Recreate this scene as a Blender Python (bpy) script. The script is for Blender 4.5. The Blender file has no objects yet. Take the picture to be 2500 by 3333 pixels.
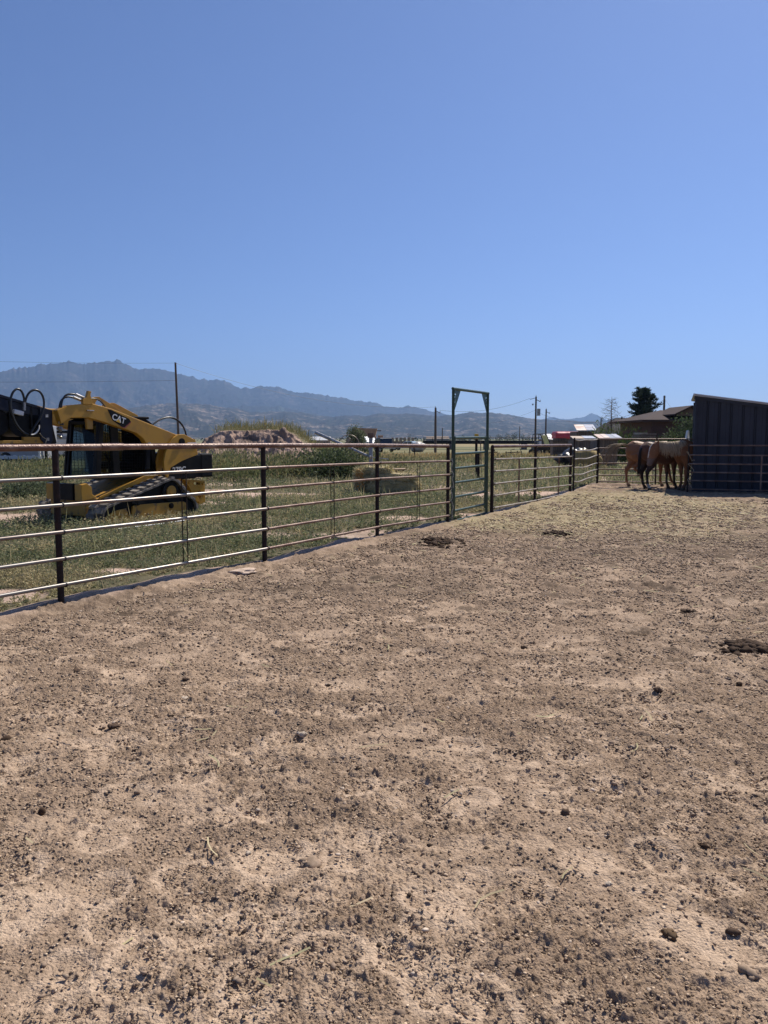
import bpy, bmesh, math, random
import numpy as np
from mathutils import Vector, Matrix
random.seed(7)
R = math.radians
sc = bpy.context.scene
COL = sc.collection

# ------------------------------------------------------------------ camera, sky, sun
FPX, CX, CY = 2500.0, 1250.0, 1666.5
PITCH, EYE = R(5.52), 1.6
cam = bpy.data.cameras.new("camera")
cam.sensor_fit = 'VERTICAL'
cam.sensor_height = 36.0
cam.lens = FPX / 3333.0 * 36.0
cam.clip_start = 0.05
cam.clip_end = 90000
camo = bpy.data.objects.new("camera", cam)
camo.location = (0, 0, EYE)
camo.rotation_euler = (R(90) - PITCH, 0, 0)
COL.objects.link(camo)
sc.camera = camo

SUN_AZ, SUN_EL = R(38), R(51)
world = bpy.data.worlds.new("World")
sc.world = world
world.use_nodes = True
wn = world.node_tree
bg = wn.nodes.get("Background") or wn.nodes.new("ShaderNodeBackground")
wo = wn.nodes.get("World Output") or wn.nodes.new("ShaderNodeOutputWorld")
wn.links.new(bg.outputs[0], wo.inputs[0])
sky = wn.nodes.new("ShaderNodeTexSky")
sky.sky_type = 'NISHITA'
sky.sun_disc = False
sky.sun_elevation = SUN_EL
sky.sun_rotation = SUN_AZ
sky.altitude = 1700
sky.air_density = 1.0
sky.dust_density = 1.5
sky.ozone_density = 10.0
tint = wn.nodes.new("ShaderNodeMix"); tint.data_type = 'RGBA'; tint.blend_type = 'MULTIPLY'
tint.inputs[0].default_value = 1.0
tint.inputs[7].default_value = (1.0, 0.92, 0.99, 1)
wn.links.new(sky.outputs[0], tint.inputs[6])
wn.links.new(tint.outputs[2], bg.inputs[0])
bg.inputs[1].default_value = 0.074
sun = bpy.data.lights.new("sun", 'SUN')
sun.energy = 4.3
sun.angle = R(0.53)
sun.color = (1.0, 0.93, 0.82)
suno = bpy.data.objects.new("sun", sun)
sdir = Vector((math.sin(SUN_AZ) * math.cos(SUN_EL), math.cos(SUN_AZ) * math.cos(SUN_EL), math.sin(SUN_EL)))
suno.rotation_euler = sdir.to_track_quat('Z', 'Y').to_euler()
suno.location = (5, 10, 60)
COL.objects.link(suno)
sc.view_settings.view_transform = 'Standard'
sc.view_settings.look = 'None'
sc.view_settings.gamma = 1
sc.view_settings.exposure = 0.55
sc.render.film_transparent = False
sc.cycles.use_denoising = True
sc.cycles.max_bounces = 8
sc.cycles.volume_bounces = 0

# ------------------------------------------------------------------ numeric helpers
def sstep(a, b, x):
    t = np.clip((np.asarray(x, float) - a) / (b - a), 0, 1)
    return t * t * (3 - 2 * t)

def _h(ix, iy, seed):
    n = (ix.astype(np.int64) * 374761393 + iy.astype(np.int64) * 668265263 + seed * 1442695041) & 0x7fffffff
    n = ((n ^ (n >> 13)) * 1274126177) & 0x7fffffff
    n = n ^ (n >> 16)
    n = (n * 2246822519) & 0x7fffffff
    return ((n ^ (n >> 15)) & 0xffffff) / float(0xffffff)

def vn(x, y, seed=0):
    x = np.asarray(x, float); y = np.asarray(y, float)
    ix = np.floor(x); iy = np.floor(y)
    fx = x - ix; fy = y - iy
    fx = fx * fx * (3 - 2 * fx); fy = fy * fy * (3 - 2 * fy)
    a = _h(ix, iy, seed); b = _h(ix + 1, iy, seed); c = _h(ix, iy + 1, seed); d = _h(ix + 1, iy + 1, seed)
    return (a * (1 - fx) + b * fx) * (1 - fy) + (c * (1 - fx) + d * fx) * fy

def fbm(x, y, oct=4, seed=0, gain=0.5, ridged=False):
    s = 0.0; a = 1.0; t = 0.0
    for i in range(oct):
        n = vn(x * 2 ** i + 17.3 * i, y * 2 ** i - 9.1 * i, seed + i * 31)
        if ridged:
            n = 1 - np.abs(2 * n - 1)
        s = s + a * n; t += a; a *= gain
    return s / t

def clods(x, y, cell, seed, prob=0.7, flat=0.6):
    """bumps with a random radius in a jittered grid: returns (height, id noise)"""
    ix = np.floor(x / cell); iy = np.floor(y / cell)
    h = np.zeros_like(x); idn = np.zeros_like(x)
    for dx in (-1, 0, 1):
        for dy in (-1, 0, 1):
            cx_ = ix + dx; cy_ = iy + dy
            jx = (cx_ + 0.15 + 0.7 * _h(cx_, cy_, seed)) * cell
            jy = (cy_ + 0.15 + 0.7 * _h(cx_, cy_, seed + 5)) * cell
            k = _h(cx_, cy_, seed + 9)
            r = cell * (0.16 + 0.42 * k ** 2) * (_h(cx_, cy_, seed + 13) < prob)
            q = 1 - ((x - jx) ** 2 + (y - jy) ** 2) / np.maximum(r * r, 1e-9)
            b = np.sqrt(np.clip(q, 0, 1)) * r * flat
            m = b > h
            h = np.where(m, b, h); idn = np.where(m, _h(cx_, cy_, seed + 21), idn)
    return h, idn

def ray(px, py):
    dx = (px - CX) / FPX; dz = -(py - CY) / FPX
    return Vector((dx, math.cos(PITCH) + math.sin(PITCH) * dz, -math.sin(PITCH) + math.cos(PITCH) * dz))

def at(px, py, Y):
    r = ray(px, py); t = Y / r.y
    return Vector((r.x * t, Y, EYE + r.z * t))

def gz0(x, y):
    """broad shape of the ground"""
    y = np.asarray(y, float); x = np.asarray(x, float)
    d = np.sqrt(x * x + y * y)
    return 0.07 * sstep(15, 21, y) - 0.0065 * np.clip(d - 45, 0, 330) + 0.05 * (fbm(x / 7.0, y / 7.0, 2, 3) - 0.5) * sstep(9, 14, y)

def g(x, y):
    return float(gz0(np.array([x]), np.array([y]))[0])

def gpix(px, py):
    r = ray(px, py); z = 0.0
    for _ in range(6):
        t = (z - EYE) / r.z
        z = g(r.x * t, r.y * t)
    return Vector((r.x * t, r.y * t, z))

# ------------------------------------------------------------------ materials
def _nt(name):
    m = bpy.data.materials.new(name)
    m.use_nodes = True
    nt = m.node_tree
    return m, nt, nt.nodes["Principled BSDF"]

def mat(name, col, rough=0.6, metal=0.0, var=0.15, scale=6.0, bump=0.0, col2=None, spec=0.5, bscale=None, mixlo=0.4, mixhi=0.6, coord='Object', stretch=None):
    """procedural paint/metal/wood: two colours blended by noise, fine value noise, optional bump"""
    m, nt, b = _nt(name)
    N = nt.nodes; L = nt.links
    tc = N.new("ShaderNodeTexCoord")
    src = tc.outputs[coord]
    if stretch:
        mp = N.new("ShaderNodeMapping"); mp.inputs['Scale'].default_value = stretch
        L.new(src, mp.inputs[0]); src = mp.outputs[0]
    n1 = N.new("ShaderNodeTexNoise"); n1.inputs['Scale'].default_value = scale; n1.inputs['Detail'].default_value = 6
    L.new(src, n1.inputs['Vector'])
    rp = N.new("ShaderNodeMapRange"); rp.inputs[1].default_value = mixlo; rp.inputs[2].default_value = mixhi
    L.new(n1.outputs[0], rp.inputs[0])
    mx = N.new("ShaderNodeMix"); mx.data_type = 'RGBA'
    c2 = col2 or tuple(c * (1 - var) for c in col)
    mx.inputs[6].default_value = (*col, 1); mx.inputs[7].default_value = (*c2, 1)
    L.new(rp.outputs[0], mx.inputs[0])
    L.new(mx.outputs[2], b.inputs['Base Color'])
    b.inputs['Roughness'].default_value = rough
    b.inputs['Metallic'].default_value = metal
    b.inputs['Specular IOR Level'].default_value = spec
    if bump:
        n2 = N.new("ShaderNodeTexNoise"); n2.inputs['Scale'].default_value = bscale or scale * 4; n2.inputs['Detail'].default_value = 5
        L.new(src, n2.inputs['Vector'])
        bp = N.new("ShaderNodeBump"); bp.inputs['Strength'].default_value = bump; bp.inputs['Distance'].default_value = 0.02
        L.new(n2.outputs[0], bp.inputs['Height']); L.new(bp.outputs[0], b.inputs['Normal'])
    return m

def mat_attr(name, rough=0.9, spec=0.2, transl=0.0, noise=0.0, nscale=40, bump=0.0, bscale=60, bdist=0.01):
    """colour comes from the mesh attribute Col (what the thing itself is coloured), with fine noise"""
    m, nt, b = _nt(name)
    N = nt.nodes; L = nt.links
    a = N.new("ShaderNodeAttribute"); a.attribute_name = "Col"
    src = a.outputs['Color']
    tc = N.new("ShaderNodeTexCoord")
    if noise:
        n1 = N.new("ShaderNodeTexNoise"); n1.inputs['Scale'].default_value = nscale; n1.inputs['Detail'].default_value = 6
        L.new(tc.outputs['Object'], n1.inputs['Vector'])
        mr = N.new("ShaderNodeMapRange"); mr.inputs[1].default_value = 0.25; mr.inputs[2].default_value = 0.75
        mr.inputs[3].default_value = 1 - noise; mr.inputs[4].default_value = 1 + noise
        L.new(n1.outputs[0], mr.inputs[0])
        vm = N.new("ShaderNodeVectorMath"); vm.operation = 'SCALE'
        L.new(src, vm.inputs[0]); L.new(mr.outputs[0], vm.inputs['Scale'])
        src = vm.outputs[0]
    L.new(src, b.inputs['Base Color'])
    b.inputs['Roughness'].default_value = rough
    b.inputs['Specular IOR Level'].default_value = spec
    if bump:
        n2 = N.new("ShaderNodeTexNoise"); n2.inputs['Scale'].default_value = bscale; n2.inputs['Detail'].default_value = 8
        L.new(tc.outputs['Object'], n2.inputs['Vector'])
        bp = N.new("ShaderNodeBump"); bp.inputs['Strength'].default_value = bump; bp.inputs['Distance'].default_value = bdist
        L.new(n2.outputs[0], bp.inputs['Height']); L.new(bp.outputs[0], b.inputs['Normal'])
    if transl:
        tr = N.new("ShaderNodeBsdfTranslucent"); L.new(src, tr.inputs[0])
        ms = N.new("ShaderNodeMixShader"); ms.inputs[0].default_value = transl
        L.new(b.outputs[0], ms.inputs[1]); L.new(tr.outputs[0], ms.inputs[2])
        out = N["Material Output"]; L.new(ms.outputs[0], out.inputs['Surface'])
    return m

M = {}
M['dirt'] = mat_attr("dirt", 0.95, 0.1, noise=0.30, nscale=70, bump=1.0, bscale=110, bdist=0.014)
M['rock'] = mat_attr("rock", 0.95, 0.15, noise=0.3, nscale=3, bump=0.6, bscale=9, bdist=0.08)
M['pebble'] = mat_attr("pebble", 0.9, 0.15, noise=0.25, nscale=60)
M['hill'] = mat_attr("hill", 1.0, 0.0)
M['leaf'] = mat_attr("leaf", 0.7, 0.25, transl=0.38)
M['needle'] = mat_attr("needle", 0.7, 0.2, transl=0.12)
M['straw'] = mat_attr("straw", 0.8, 0.2, transl=0.2)
M['coat'] = mat_attr("coat", 0.55, 0.3, noise=0.1, nscale=9)
M['hair'] = mat_attr("hair", 0.6, 0.3, transl=0.15)
M['galv'] = mat("galvanised_steel", (0.21, 0.195, 0.18), 0.36, 0.5, col2=(0.14, 0.095, 0.075), scale=2.5, mixlo=0.45, mixhi=0.75)
M['rustrail'] = mat("rusty_rail", (0.21, 0.14, 0.105), 0.45, 0.4, col2=(0.13, 0.07, 0.05), scale=4, bump=0.2, bscale=60)
M['toprail'] = mat("rusty_pipe", (0.115, 0.055, 0.038), 0.42, 0.25, col2=(0.24, 0.16, 0.12), scale=5, bump=0.35, bscale=45, mixlo=0.48, mixhi=0.7)
M['post'] = mat("dark_rusted_post", (0.020, 0.012, 0.011), 0.6, 0.1, col2=(0.06, 0.028, 0.02), scale=9, bump=0.3, bscale=50, mixlo=0.55, mixhi=0.8, spec=0.25)
M['blacksteel'] = mat("black_steel", (0.02, 0.02, 0.022), 0.5, 0.3, scale=10)
M['greengate'] = mat("green_gate_paint", (0.022, 0.062, 0.036), 0.36, 0.0, var=0.3, scale=12, col2=(0.016, 0.042, 0.027))
M['palerail'] = mat("pale_steel", (0.34, 0.30, 0.25), 0.45, 0.35, col2=(0.22, 0.17, 0.13), scale=5)
M['panelrail'] = mat("panel_rail", (0.23, 0.17, 0.14), 0.45, 0.3, col2=(0.15, 0.09, 0.07), scale=5)
M['yellow'] = mat("loader_yellow", (0.50, 0.255, 0.025), 0.42, 0.0, col2=(0.30, 0.155, 0.04), scale=3.5, bump=0.05, bscale=30, mixlo=0.5, mixhi=0.8)
M['yellowworn'] = mat("worn_yellow", (0.43, 0.225, 0.03), 0.55, 0.0, col2=(0.12, 0.075, 0.04), scale=7, mixlo=0.56, mixhi=0.66, bump=0.15)
M['lblack'] = mat("loader_black", (0.007, 0.007, 0.008), 0.5, 0.0, scale=6, col2=(0.014, 0.013, 0.012), spec=0.15)
M['rubber'] = mat("track_rubber", (0.06, 0.054, 0.048), 0.75, 0.0, col2=(0.26, 0.22, 0.18), scale=6, mixlo=0.40, mixhi=0.62, bump=0.2)
M['tread'] = mat("sunlit_dusty_tread", (0.30, 0.26, 0.215), 0.85, 0.0, col2=(0.12, 0.105, 0.09), scale=7, mixlo=0.45, mixhi=0.7, bump=0.2)  # dusty rubber, paled further so the lugs look sunlit on top
M['darkblue'] = mat("dark_blue_paint", (0.006, 0.010, 0.028), 0.45, 0.0, col2=(0.010, 0.012, 0.02), spec=0.35, scale=8)
M['hose'] = mat("hose", (0.02, 0.02, 0.02), 0.35, 0.0, scale=20)
M['steel'] = mat("bare_steel", (0.5, 0.48, 0.46), 0.35, 0.8, col2=(0.3, 0.26, 0.22), scale=10)
M['whitepaint'] = mat("white_paint", (0.72, 0.71, 0.69), 0.4, 0.0, var=0.12, scale=2)
M['greypaint'] = mat("grey_paint", (0.33, 0.34, 0.36), 0.4, 0.0, var=0.12, scale=2)
M['letter'] = mat("letter_white", (0.75, 0.75, 0.74), 0.5, var=0.05)
M['letteryellow'] = mat("letter_yellow", (0.7, 0.42, 0.04), 0.5, var=0.05)
M['red'] = mat("red_stripe", (0.35, 0.06, 0.06), 0.5, var=0.1)
M['shedmetal'] = mat("charcoal_sheet_metal", (0.044, 0.050, 0.067), 0.5, 0.0, col2=(0.035, 0.040, 0.054), scale=1.5, spec=0.15)
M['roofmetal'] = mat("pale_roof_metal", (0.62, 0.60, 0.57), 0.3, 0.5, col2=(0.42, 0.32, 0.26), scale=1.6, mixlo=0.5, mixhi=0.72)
M['oldwood'] = mat("weathered_wood", (0.22, 0.17, 0.13), 0.85, 0.0, col2=(0.11, 0.085, 0.07), scale=3, stretch=(9, 9, 0.6), bump=0.3)
M['wood'] = mat("pale_wood", (0.42, 0.31, 0.19), 0.8, 0.0, col2=(0.27, 0.18, 0.11), scale=3, stretch=(1, 8, 8), bump=0.2)
M['polewood'] = mat("pole_wood", (0.13, 0.095, 0.075), 0.85, 0.0, col2=(0.08, 0.06, 0.05), scale=4, stretch=(8, 8, 0.5))
M['redtarp'] = mat("red_tarp", (0.55, 0.06, 0.085), 0.45, 0.0, col2=(0.45, 0.05, 0.07), scale=1.5, bump=0.6, bscale=2.5)
M['greytarp'] = mat("grey_tarp", (0.40, 0.39, 0.38), 0.5, 0.0, col2=(0.3, 0.29, 0.28), scale=1.0, bump=0.6, bscale=2)
M['blacktarp'] = mat("black_tarp", (0.02, 0.021, 0.025), 0.35, 0.0, col2=(0.05, 0.05, 0.055), scale=2, bump=0.7, bscale=4)
M['shingle'] = mat("brown_shingle", (0.070, 0.047, 0.043), 0.9, 0.0, col2=(0.052, 0.036, 0.034), spec=0.2, scale=14, bump=0.3)
M['greyshingle'] = mat("grey_shingle", (0.060, 0.058, 0.062), 0.9, 0.0, var=0.25, scale=14, spec=0.15)
M['brick'] = mat("red_brick", (0.075, 0.034, 0.028), 0.85, 0.0, col2=(0.05, 0.024, 0.02), scale=16, bump=0.3)
M['adobe'] = mat("adobe", (0.42, 0.26, 0.165), 0.9, 0.0, col2=(0.36, 0.21, 0.13), scale=0.8)
M['adobewall'] = mat("adobe_wall", (0.34, 0.26, 0.19), 0.9, 0.0, col2=(0.26, 0.19, 0.14), scale=0.8)
M['glass'] = mat("dark_glass", (0.02, 0.025, 0.028), 0.08, 0.0, scale=1, spec=0.8)
M['carwhite'] = mat("car_white", (0.7, 0.72, 0.74), 0.25, var=0.05, spec=0.6)
M['carblue'] = mat("car_pale_blue", (0.42, 0.52, 0.58), 0.25, var=0.08, spec=0.6)
M['carblack'] = mat("car_black", (0.02, 0.025, 0.03), 0.25, var=0.2, spec=0.6)
M['tyre'] = mat("tyre", (0.02, 0.02, 0.02), 0.8, var=0.3)
M['chain'] = mat("chain", (0.4, 0.4, 0.4), 0.35, 0.8, var=0.3, scale=30)
M['twine'] = mat("twine", (0.55, 0.45, 0.3), 0.8, var=0.3, scale=30)
M['wire'] = mat("wire", (0.10, 0.11, 0.125), 0.5, 0.2, var=0.1)

# ------------------------------------------------------------------ mesh helpers
def link(o, parent=None):
    COL.objects.link(o)
    if parent is not None:
        o.parent = parent
    return o

def tag(o, label=None, cat=None, group=None, kind=None):
    if label: o['label'] = label
    if cat: o['category'] = cat
    if group: o['group'] = group
    if kind: o['kind'] = kind
    return o

def thing(name, label, cat, loc=(0, 0, 0), rz=0.0, group=None):
    o = bpy.data.objects.new(name, None)
    o.empty_display_size = 0.2
    o.location = loc; o.rotation_euler = (0, 0, rz)
    COL.objects.link(o)
    return tag(o, label, cat, group)

def np_mesh(name, V, F, m, parent=None, col=None, smooth=False, loc=None):
    V = np.asarray(V, np.float32); F = np.asarray(F, np.int32)
    me = bpy.data.meshes.new(name)
    me.vertices.add(len(V)); me.vertices.foreach_set("co", V.ravel())
    k = F.shape[1]
    me.loops.add(F.size); me.loops.foreach_set("vertex_index", F.ravel())
    me.polygons.add(len(F))
    me.polygons.foreach_set("loop_start", np.arange(0, F.size, k, dtype=np.int32))
    me.polygons.foreach_set("loop_total", np.full(len(F), k, np.int32))
    if smooth:
        me.polygons.foreach_set("use_smooth", np.ones(len(F), bool))
    me.update(calc_edges=True)
    if col is not None:
        a = me.attributes.new("Col", 'FLOAT_COLOR', 'POINT')
        c = np.ones((len(V), 4), np.float32); c[:, :3] = col
        a.data.foreach_set("color", c.ravel())
    me.materials.append(m)
    o = bpy.data.objects.new(name, me)
    if loc is not None: o.location = loc
    return link(o, parent)

class MB:
    def __init__(s, off=(0, 0, 0)):
        s.v = []; s.f = []; s.off = Vector(off)
    def add(s, vs, fs):
        n = len(s.v)
        s.v += [Vector(v) - s.off for v in vs]
        s.f += [tuple(i + n for i in f) for f in fs]
        return s
    def box(s, c, d, rz=0.0, M3=None):
        c = Vector(c); x, y, z = [k / 2 for k in d]
        vs = [Vector(p) for p in ((-x, -y, -z), (x, -y, -z), (x, y, -z), (-x, y, -z), (-x, -y, z), (x, -y, z), (x, y, z), (-x, y, z))]
        Q = M3 or Matrix.Rotation(rz, 3, 'Z')
        return s.add([c + Q @ v for v in vs], [(3, 2, 1, 0), (4, 5, 6, 7), (0, 1, 5, 4), (1, 2, 6, 5), (2, 3, 7, 6), (3, 0, 4, 7)])
    def bar(s, p0, p1, w, h):
        """rectangular bar between two points"""
        p0 = Vector(p0); p1 = Vector(p1); d = (p1 - p0)
        q = d.to_track_quat('X', 'Z').to_matrix()
        return s.box((p0 + p1) / 2, (d.length, w, h), M3=q)
    def tube(s, pts, r, n=10, cap=True):
        pts = [Vector(p) for p in pts]
        rs = r if isinstance(r, (list, tuple)) else [r] * len(pts)
        vs = []; fs = []; up = None
        for i, p in enumerate(pts):
            a = pts[max(i - 1, 0)]; b = pts[min(i + 1, len(pts) - 1)]
            t = (b - a).normalized()
            if up is None:
                up = Vector((0, 0, 1)) if abs(t.z) < 0.9 else Vector((1, 0, 0))
            u = t.cross(up).normalized(); w = u.cross(t).normalized(); up = w
            for k in range(n):
                an = 2 * math.pi * k / n
                vs.append(p + (u * math.cos(an) + w * math.sin(an)) * rs[i])
        for i in range(len(pts) - 1):
            for k in range(n):
                k2 = (k + 1) % n
                fs.append((i * n + k, i * n + k2, (i + 1) * n + k2, (i + 1) * n + k))
        if cap:
            fs.append(tuple(range(n))[::-1]); fs.append(tuple((len(pts) - 1) * n + k for k in range(n)))
        return s.add(vs, fs)
    def cyl(s, p0, p1, r0, r1=None, n=12):
        return s.tube([p0, p1], [r0, r0 if r1 is None else r1], n)
    def ell(s, c, rad, n=12, m=8, jit=0.0, rnd=random):
        c = Vector(c); vs = [c + Vector((0, 0, rad[2]))]; fs = []
        for i in range(1, m):
            th = math.pi * i / m
            for k in range(n):
                ph = 2 * math.pi * k / n
                j = 1 + (rnd.random() - 0.5) * jit
                vs.append(c + Vector((rad[0] * math.sin(th) * math.cos(ph), rad[1] * math.sin(th) * math.sin(ph), rad[2] * math.cos(th))) * j)
        vs.append(c - Vector((0, 0, rad[2])))
        for k in range(n):
            fs.append((0, 1 + k, 1 + (k + 1) % n))
            fs.append((len(vs) - 1, 1 + (m - 2) * n + (k + 1) % n, 1 + (m - 2) * n + k))
        for i in range(m - 2):
            for k in range(n):
                a = 1 + i * n + k; b = 1 + i * n + (k + 1) % n
                fs.append((a, a + n, b + n, b))
        return s.add(vs, fs)
    def prism(s, outer, o, ux, uy, th, holes=()):
        """polygon (with holes) in the plane o + a*ux + b*uy, thickness vector th"""
        o = Vector(o); ux = Vector(ux); uy = Vector(uy); th = Vector(th)
        bm = bmesh.new(); es = []
        loops = [outer] + list(holes)
        idx = []
        for lp in loops:
            vv = [bm.verts.new((a, b, 0)) for a, b in lp]
            idx.append(vv)
            for i in range(len(vv)):
                es.append(bm.edges.new((vv[i], vv[(i + 1) % len(vv)])))
        bmesh.ops.triangle_fill(bm, use_beauty=True, use_dissolve=False, edges=es)
        bm.verts.index_update()
        vs2 = [(v.co.x, v.co.y) for v in bm.verts]; nv = len(vs2)
        fs = []
        for fc in bm.faces:
            t = tuple(v.index for v in fc.verts)
            fs.append(t); fs.append(tuple(i + nv for i in t)[::-1])
        for vv in idx:
            for i in range(len(vv)):
                a = vv[i].index; b = vv[(i + 1) % len(vv)].index
                fs.append((a, b, b + nv, a + nv))
        bm.free()
        base = [o + ux * a + uy * b for a, b in vs2]
        return s.add(base + [p + th for p in base], fs)
    def build(s, name, m, parent=None, smooth=None, bevel=0.0, recalc=True):
        me = bpy.data.meshes.new(name)
        me.from_pydata([tuple(v) for v in s.v], [], s.f)
        if recalc:
            bm = bmesh.new(); bm.from_mesh(me)
            bmesh.ops.recalc_face_normals(bm, faces=bm.faces); bm.to_mesh(me); bm.free()
        if smooth:
            me.polygons.foreach_set("use_smooth", np.ones(len(me.polygons), bool))
            me.set_sharp_from_angle(angle=R(smooth))
        me.materials.append(m)
        o = bpy.data.objects.new(name, me)
        if bevel:
            b = o.modifiers.new("bevel", 'BEVEL'); b.width = bevel; b.segments = 2; b.limit_method = 'ANGLE'
        return link(o, parent)

def arc(c, r, a0, a1, n):
    return [(c[0] + r * math.cos(a0 + (a1 - a0) * i / n), c[1] + r * math.sin(a0 + (a1 - a0) * i / n)) for i in range(n + 1)]

def bez(p0, p1, p2, p3, n=14):
    p0, p1, p2, p3 = map(Vector, (p0, p1, p2, p3))
    return [p0 * (1 - t) ** 3 + p1 * 3 * t * (1 - t) ** 2 + p2 * 3 * t * t * (1 - t) + p3 * t ** 3 for t in [i / n for i in range(n + 1)]]

def text_part(name, s, size, m, parent, o, ux, uy, extr=0.002):
    cu = bpy.data.curves.new(name, 'FONT'); cu.body = s; cu.size = size; cu.extrude = extr; cu.align_x = 'CENTER'; cu.align_y = 'CENTER'; cu.offset = size * 0.018
    t = bpy.data.objects.new(name, cu); COL.objects.link(t)
    me = bpy.data.meshes.new_from_object(t.evaluated_get(bpy.context.evaluated_depsgraph_get()))
    bpy.data.objects.remove(t); bpy.data.curves.remove(cu)
    ux = Vector(ux); uy = Vector(uy); uz = ux.normalized().cross(uy.normalized())
    o = Vector(o)
    for v in me.vertices:
        v.co = o + ux * v.co.x + uy * v.co.y + uz * v.co.z
    me.materials.clear(); me.materials.append(m); me.name = name
    ob = bpy.data.objects.new(name, me)
    return link(ob, parent)

def leaves(C, D, L, W, rng):
    """diamond leaves: centre-base C (N,3), direction D (N,3) unit, length L, half width W"""
    N = len(C)
    A = rng.normal(size=(N, 3)); A -= D * (A * D).sum(1)[:, None]
    A /= np.linalg.norm(A, axis=1)[:, None] + 1e-9
    L = np.asarray(L).reshape(-1, 1); W = np.asarray(W).reshape(-1, 1)
    V = np.stack([C, C + D * L * 0.5 + A * W, C + D * L, C + D * L * 0.5 - A * W], 1).reshape(-1, 3)
    F = np.arange(4 * N).reshape(-1, 4)
    return V, F

def unit(a):
    return a / (np.linalg.norm(a, axis=1)[:, None] + 1e-9)

def foliage(name, C, D, L, W, col, m, parent=None, rng=None, loc=None):
    V, F = leaves(C, D, L, W, rng)
    return np_mesh(name, V, F, m, parent, np.repeat(col, 4, axis=0), loc=loc)

def shade(base, n, rng, amt=0.3, hue=0.12):
    b = np.array(base)[None, :] * (1 + (rng.random((n, 1)) - 0.5) * 2 * amt)
    return np.clip(b * (1 + (rng.random((n, 3)) - 0.5) * 2 * hue), 0.004, 0.9)

# ------------------------------------------------------------------ where the pen's fence runs
FP = {k: gpix(*q) for k, q in dict(P1=(200, 1975), P2=(862, 1841), P3=(1228, 1753), G0=(1457, 1706), G1=(1472, 1703), G2=(1583, 1677),
      G3=(1600, 1676), R1=(1740, 1640), R2=(1855, 1606), R3=(1866, 1604), C0=(1945, 1577)).items()}
d01 = (FP['P1'] - FP['P2']).normalized()
P0 = FP['P1'] + d01 * 2.85
Pm = P0 + d01 * 2.9
LINE = [Pm, P0, FP['P1'], FP['P2'], FP['P3'], FP['G0'], FP['G3'], FP['R1'], FP['R2'], FP['C0'], Vector((FP['C0'].x + 9, FP['C0'].y - 2.2, 0))]
SHED_L = gpix(2262, 1600)
PANEL_L = gpix(2237, 1603)

def pen_dist(x, y):
    """signed distance to the fence line, positive inside the pen"""
    best = np.full(np.shape(x), 1e9); sg = np.ones(np.shape(x))
    for a, b in zip(LINE[:-1], LINE[1:]):
        ex, ey = b.x - a.x, b.y - a.y; l2 = ex * ex + ey * ey
        t = np.clip(((x - a.x) * ex + (y - a.y) * ey) / l2, 0, 1)
        d = np.hypot(x - a.x - t * ex, y - a.y - t * ey)
        side = np.sign(ex * (y - a.y) - ey * (x - a.x))
        m = d < best
        best = np.where(m, d, best); sg = np.where(m, -side, sg)
    return best * sg

# bare pinkish soil in the weedy lot: centre pixel, half sizes in metres
BARE = [(gpix(20, 1690), 0.9, 1.3), (gpix(560, 1605), 2.2, 1.8), (gpix(840, 1615), 1.8, 1.0), (gpix(1520, 1545), 1.0, 1.2), (gpix(1600, 1520), 2.4, 1.0),
        (gpix(1450, 1585), 0.7, 0.6), (gpix(1320, 1690), 0.55, 0.5), (gpix(1530, 1675), 0.4, 0.5), (gpix(790, 1860), 0.42, 0.25), (gpix(10, 1940), 0.45, 0.3),
        (gpix(1125, 1752), 0.3, 0.3), (gpix(200, 1560), 1.6, 1.4), (gpix(30, 1590), 1.5, 1.0), (gpix(400, 1862), 0.35, 0.2), (gpix(640, 1640), 1.0, 0.5)]
MOUND_Y = 41.5

def bare_mask(x, y):
    m = np.zeros(np.shape(x))
    wob = (fbm(x / 0.7, y / 0.7, 4, 41) - 0.5) * 1.5
    for p, rx, ry in BARE:
        q = ((x - p.x) / rx) ** 2 + ((y - p.y) / ry) ** 2
        m = np.maximum(m, 1 - sstep(0.5, 1.25, q + wob))
    n = fbm(x / 2.6, y / 2.6, 5, 77)
    m = np.maximum(m, sstep(0.64, 0.72, n) * sstep(60, 40, y) * sstep(10, 14, y))
    d = pen_dist(x, y)
    m = np.maximum(m, sstep(-0.24, -0.04, d + wob * 0.16))
    return m

def straw_mask(x, y):
    q = ((x - 4.2) / 4.4) ** 2 + ((y - 17.5) / 5.0) ** 2
    q2 = ((x - 1.9) / 1.3) ** 2 + ((y - 14.6) / 1.7) ** 2
    w = (fbm(x / 1.3, y / 1.3, 4, 90) - 0.5) * 1.2
    return np.maximum(1 - sstep(0.0, 1.5, q + w), 1 - sstep(0.4, 1.2, q2 + w))

# ------------------------------------------------------------------ ground: one sheet to the horizon
_hr = np.random.default_rng(5)
HOOF = []
for _k in range(420):
    _r = 2.0 + 10.0 * _hr.random() ** 1.2; _a = (_hr.random() - 0.5) * 1.15
    HOOF.append((_r * math.sin(_a), _r * math.cos(_a), _hr.random() * 6.28, 0.055 + 0.045 * _hr.random(), 0.5 + _hr.random() * 0.5))

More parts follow.
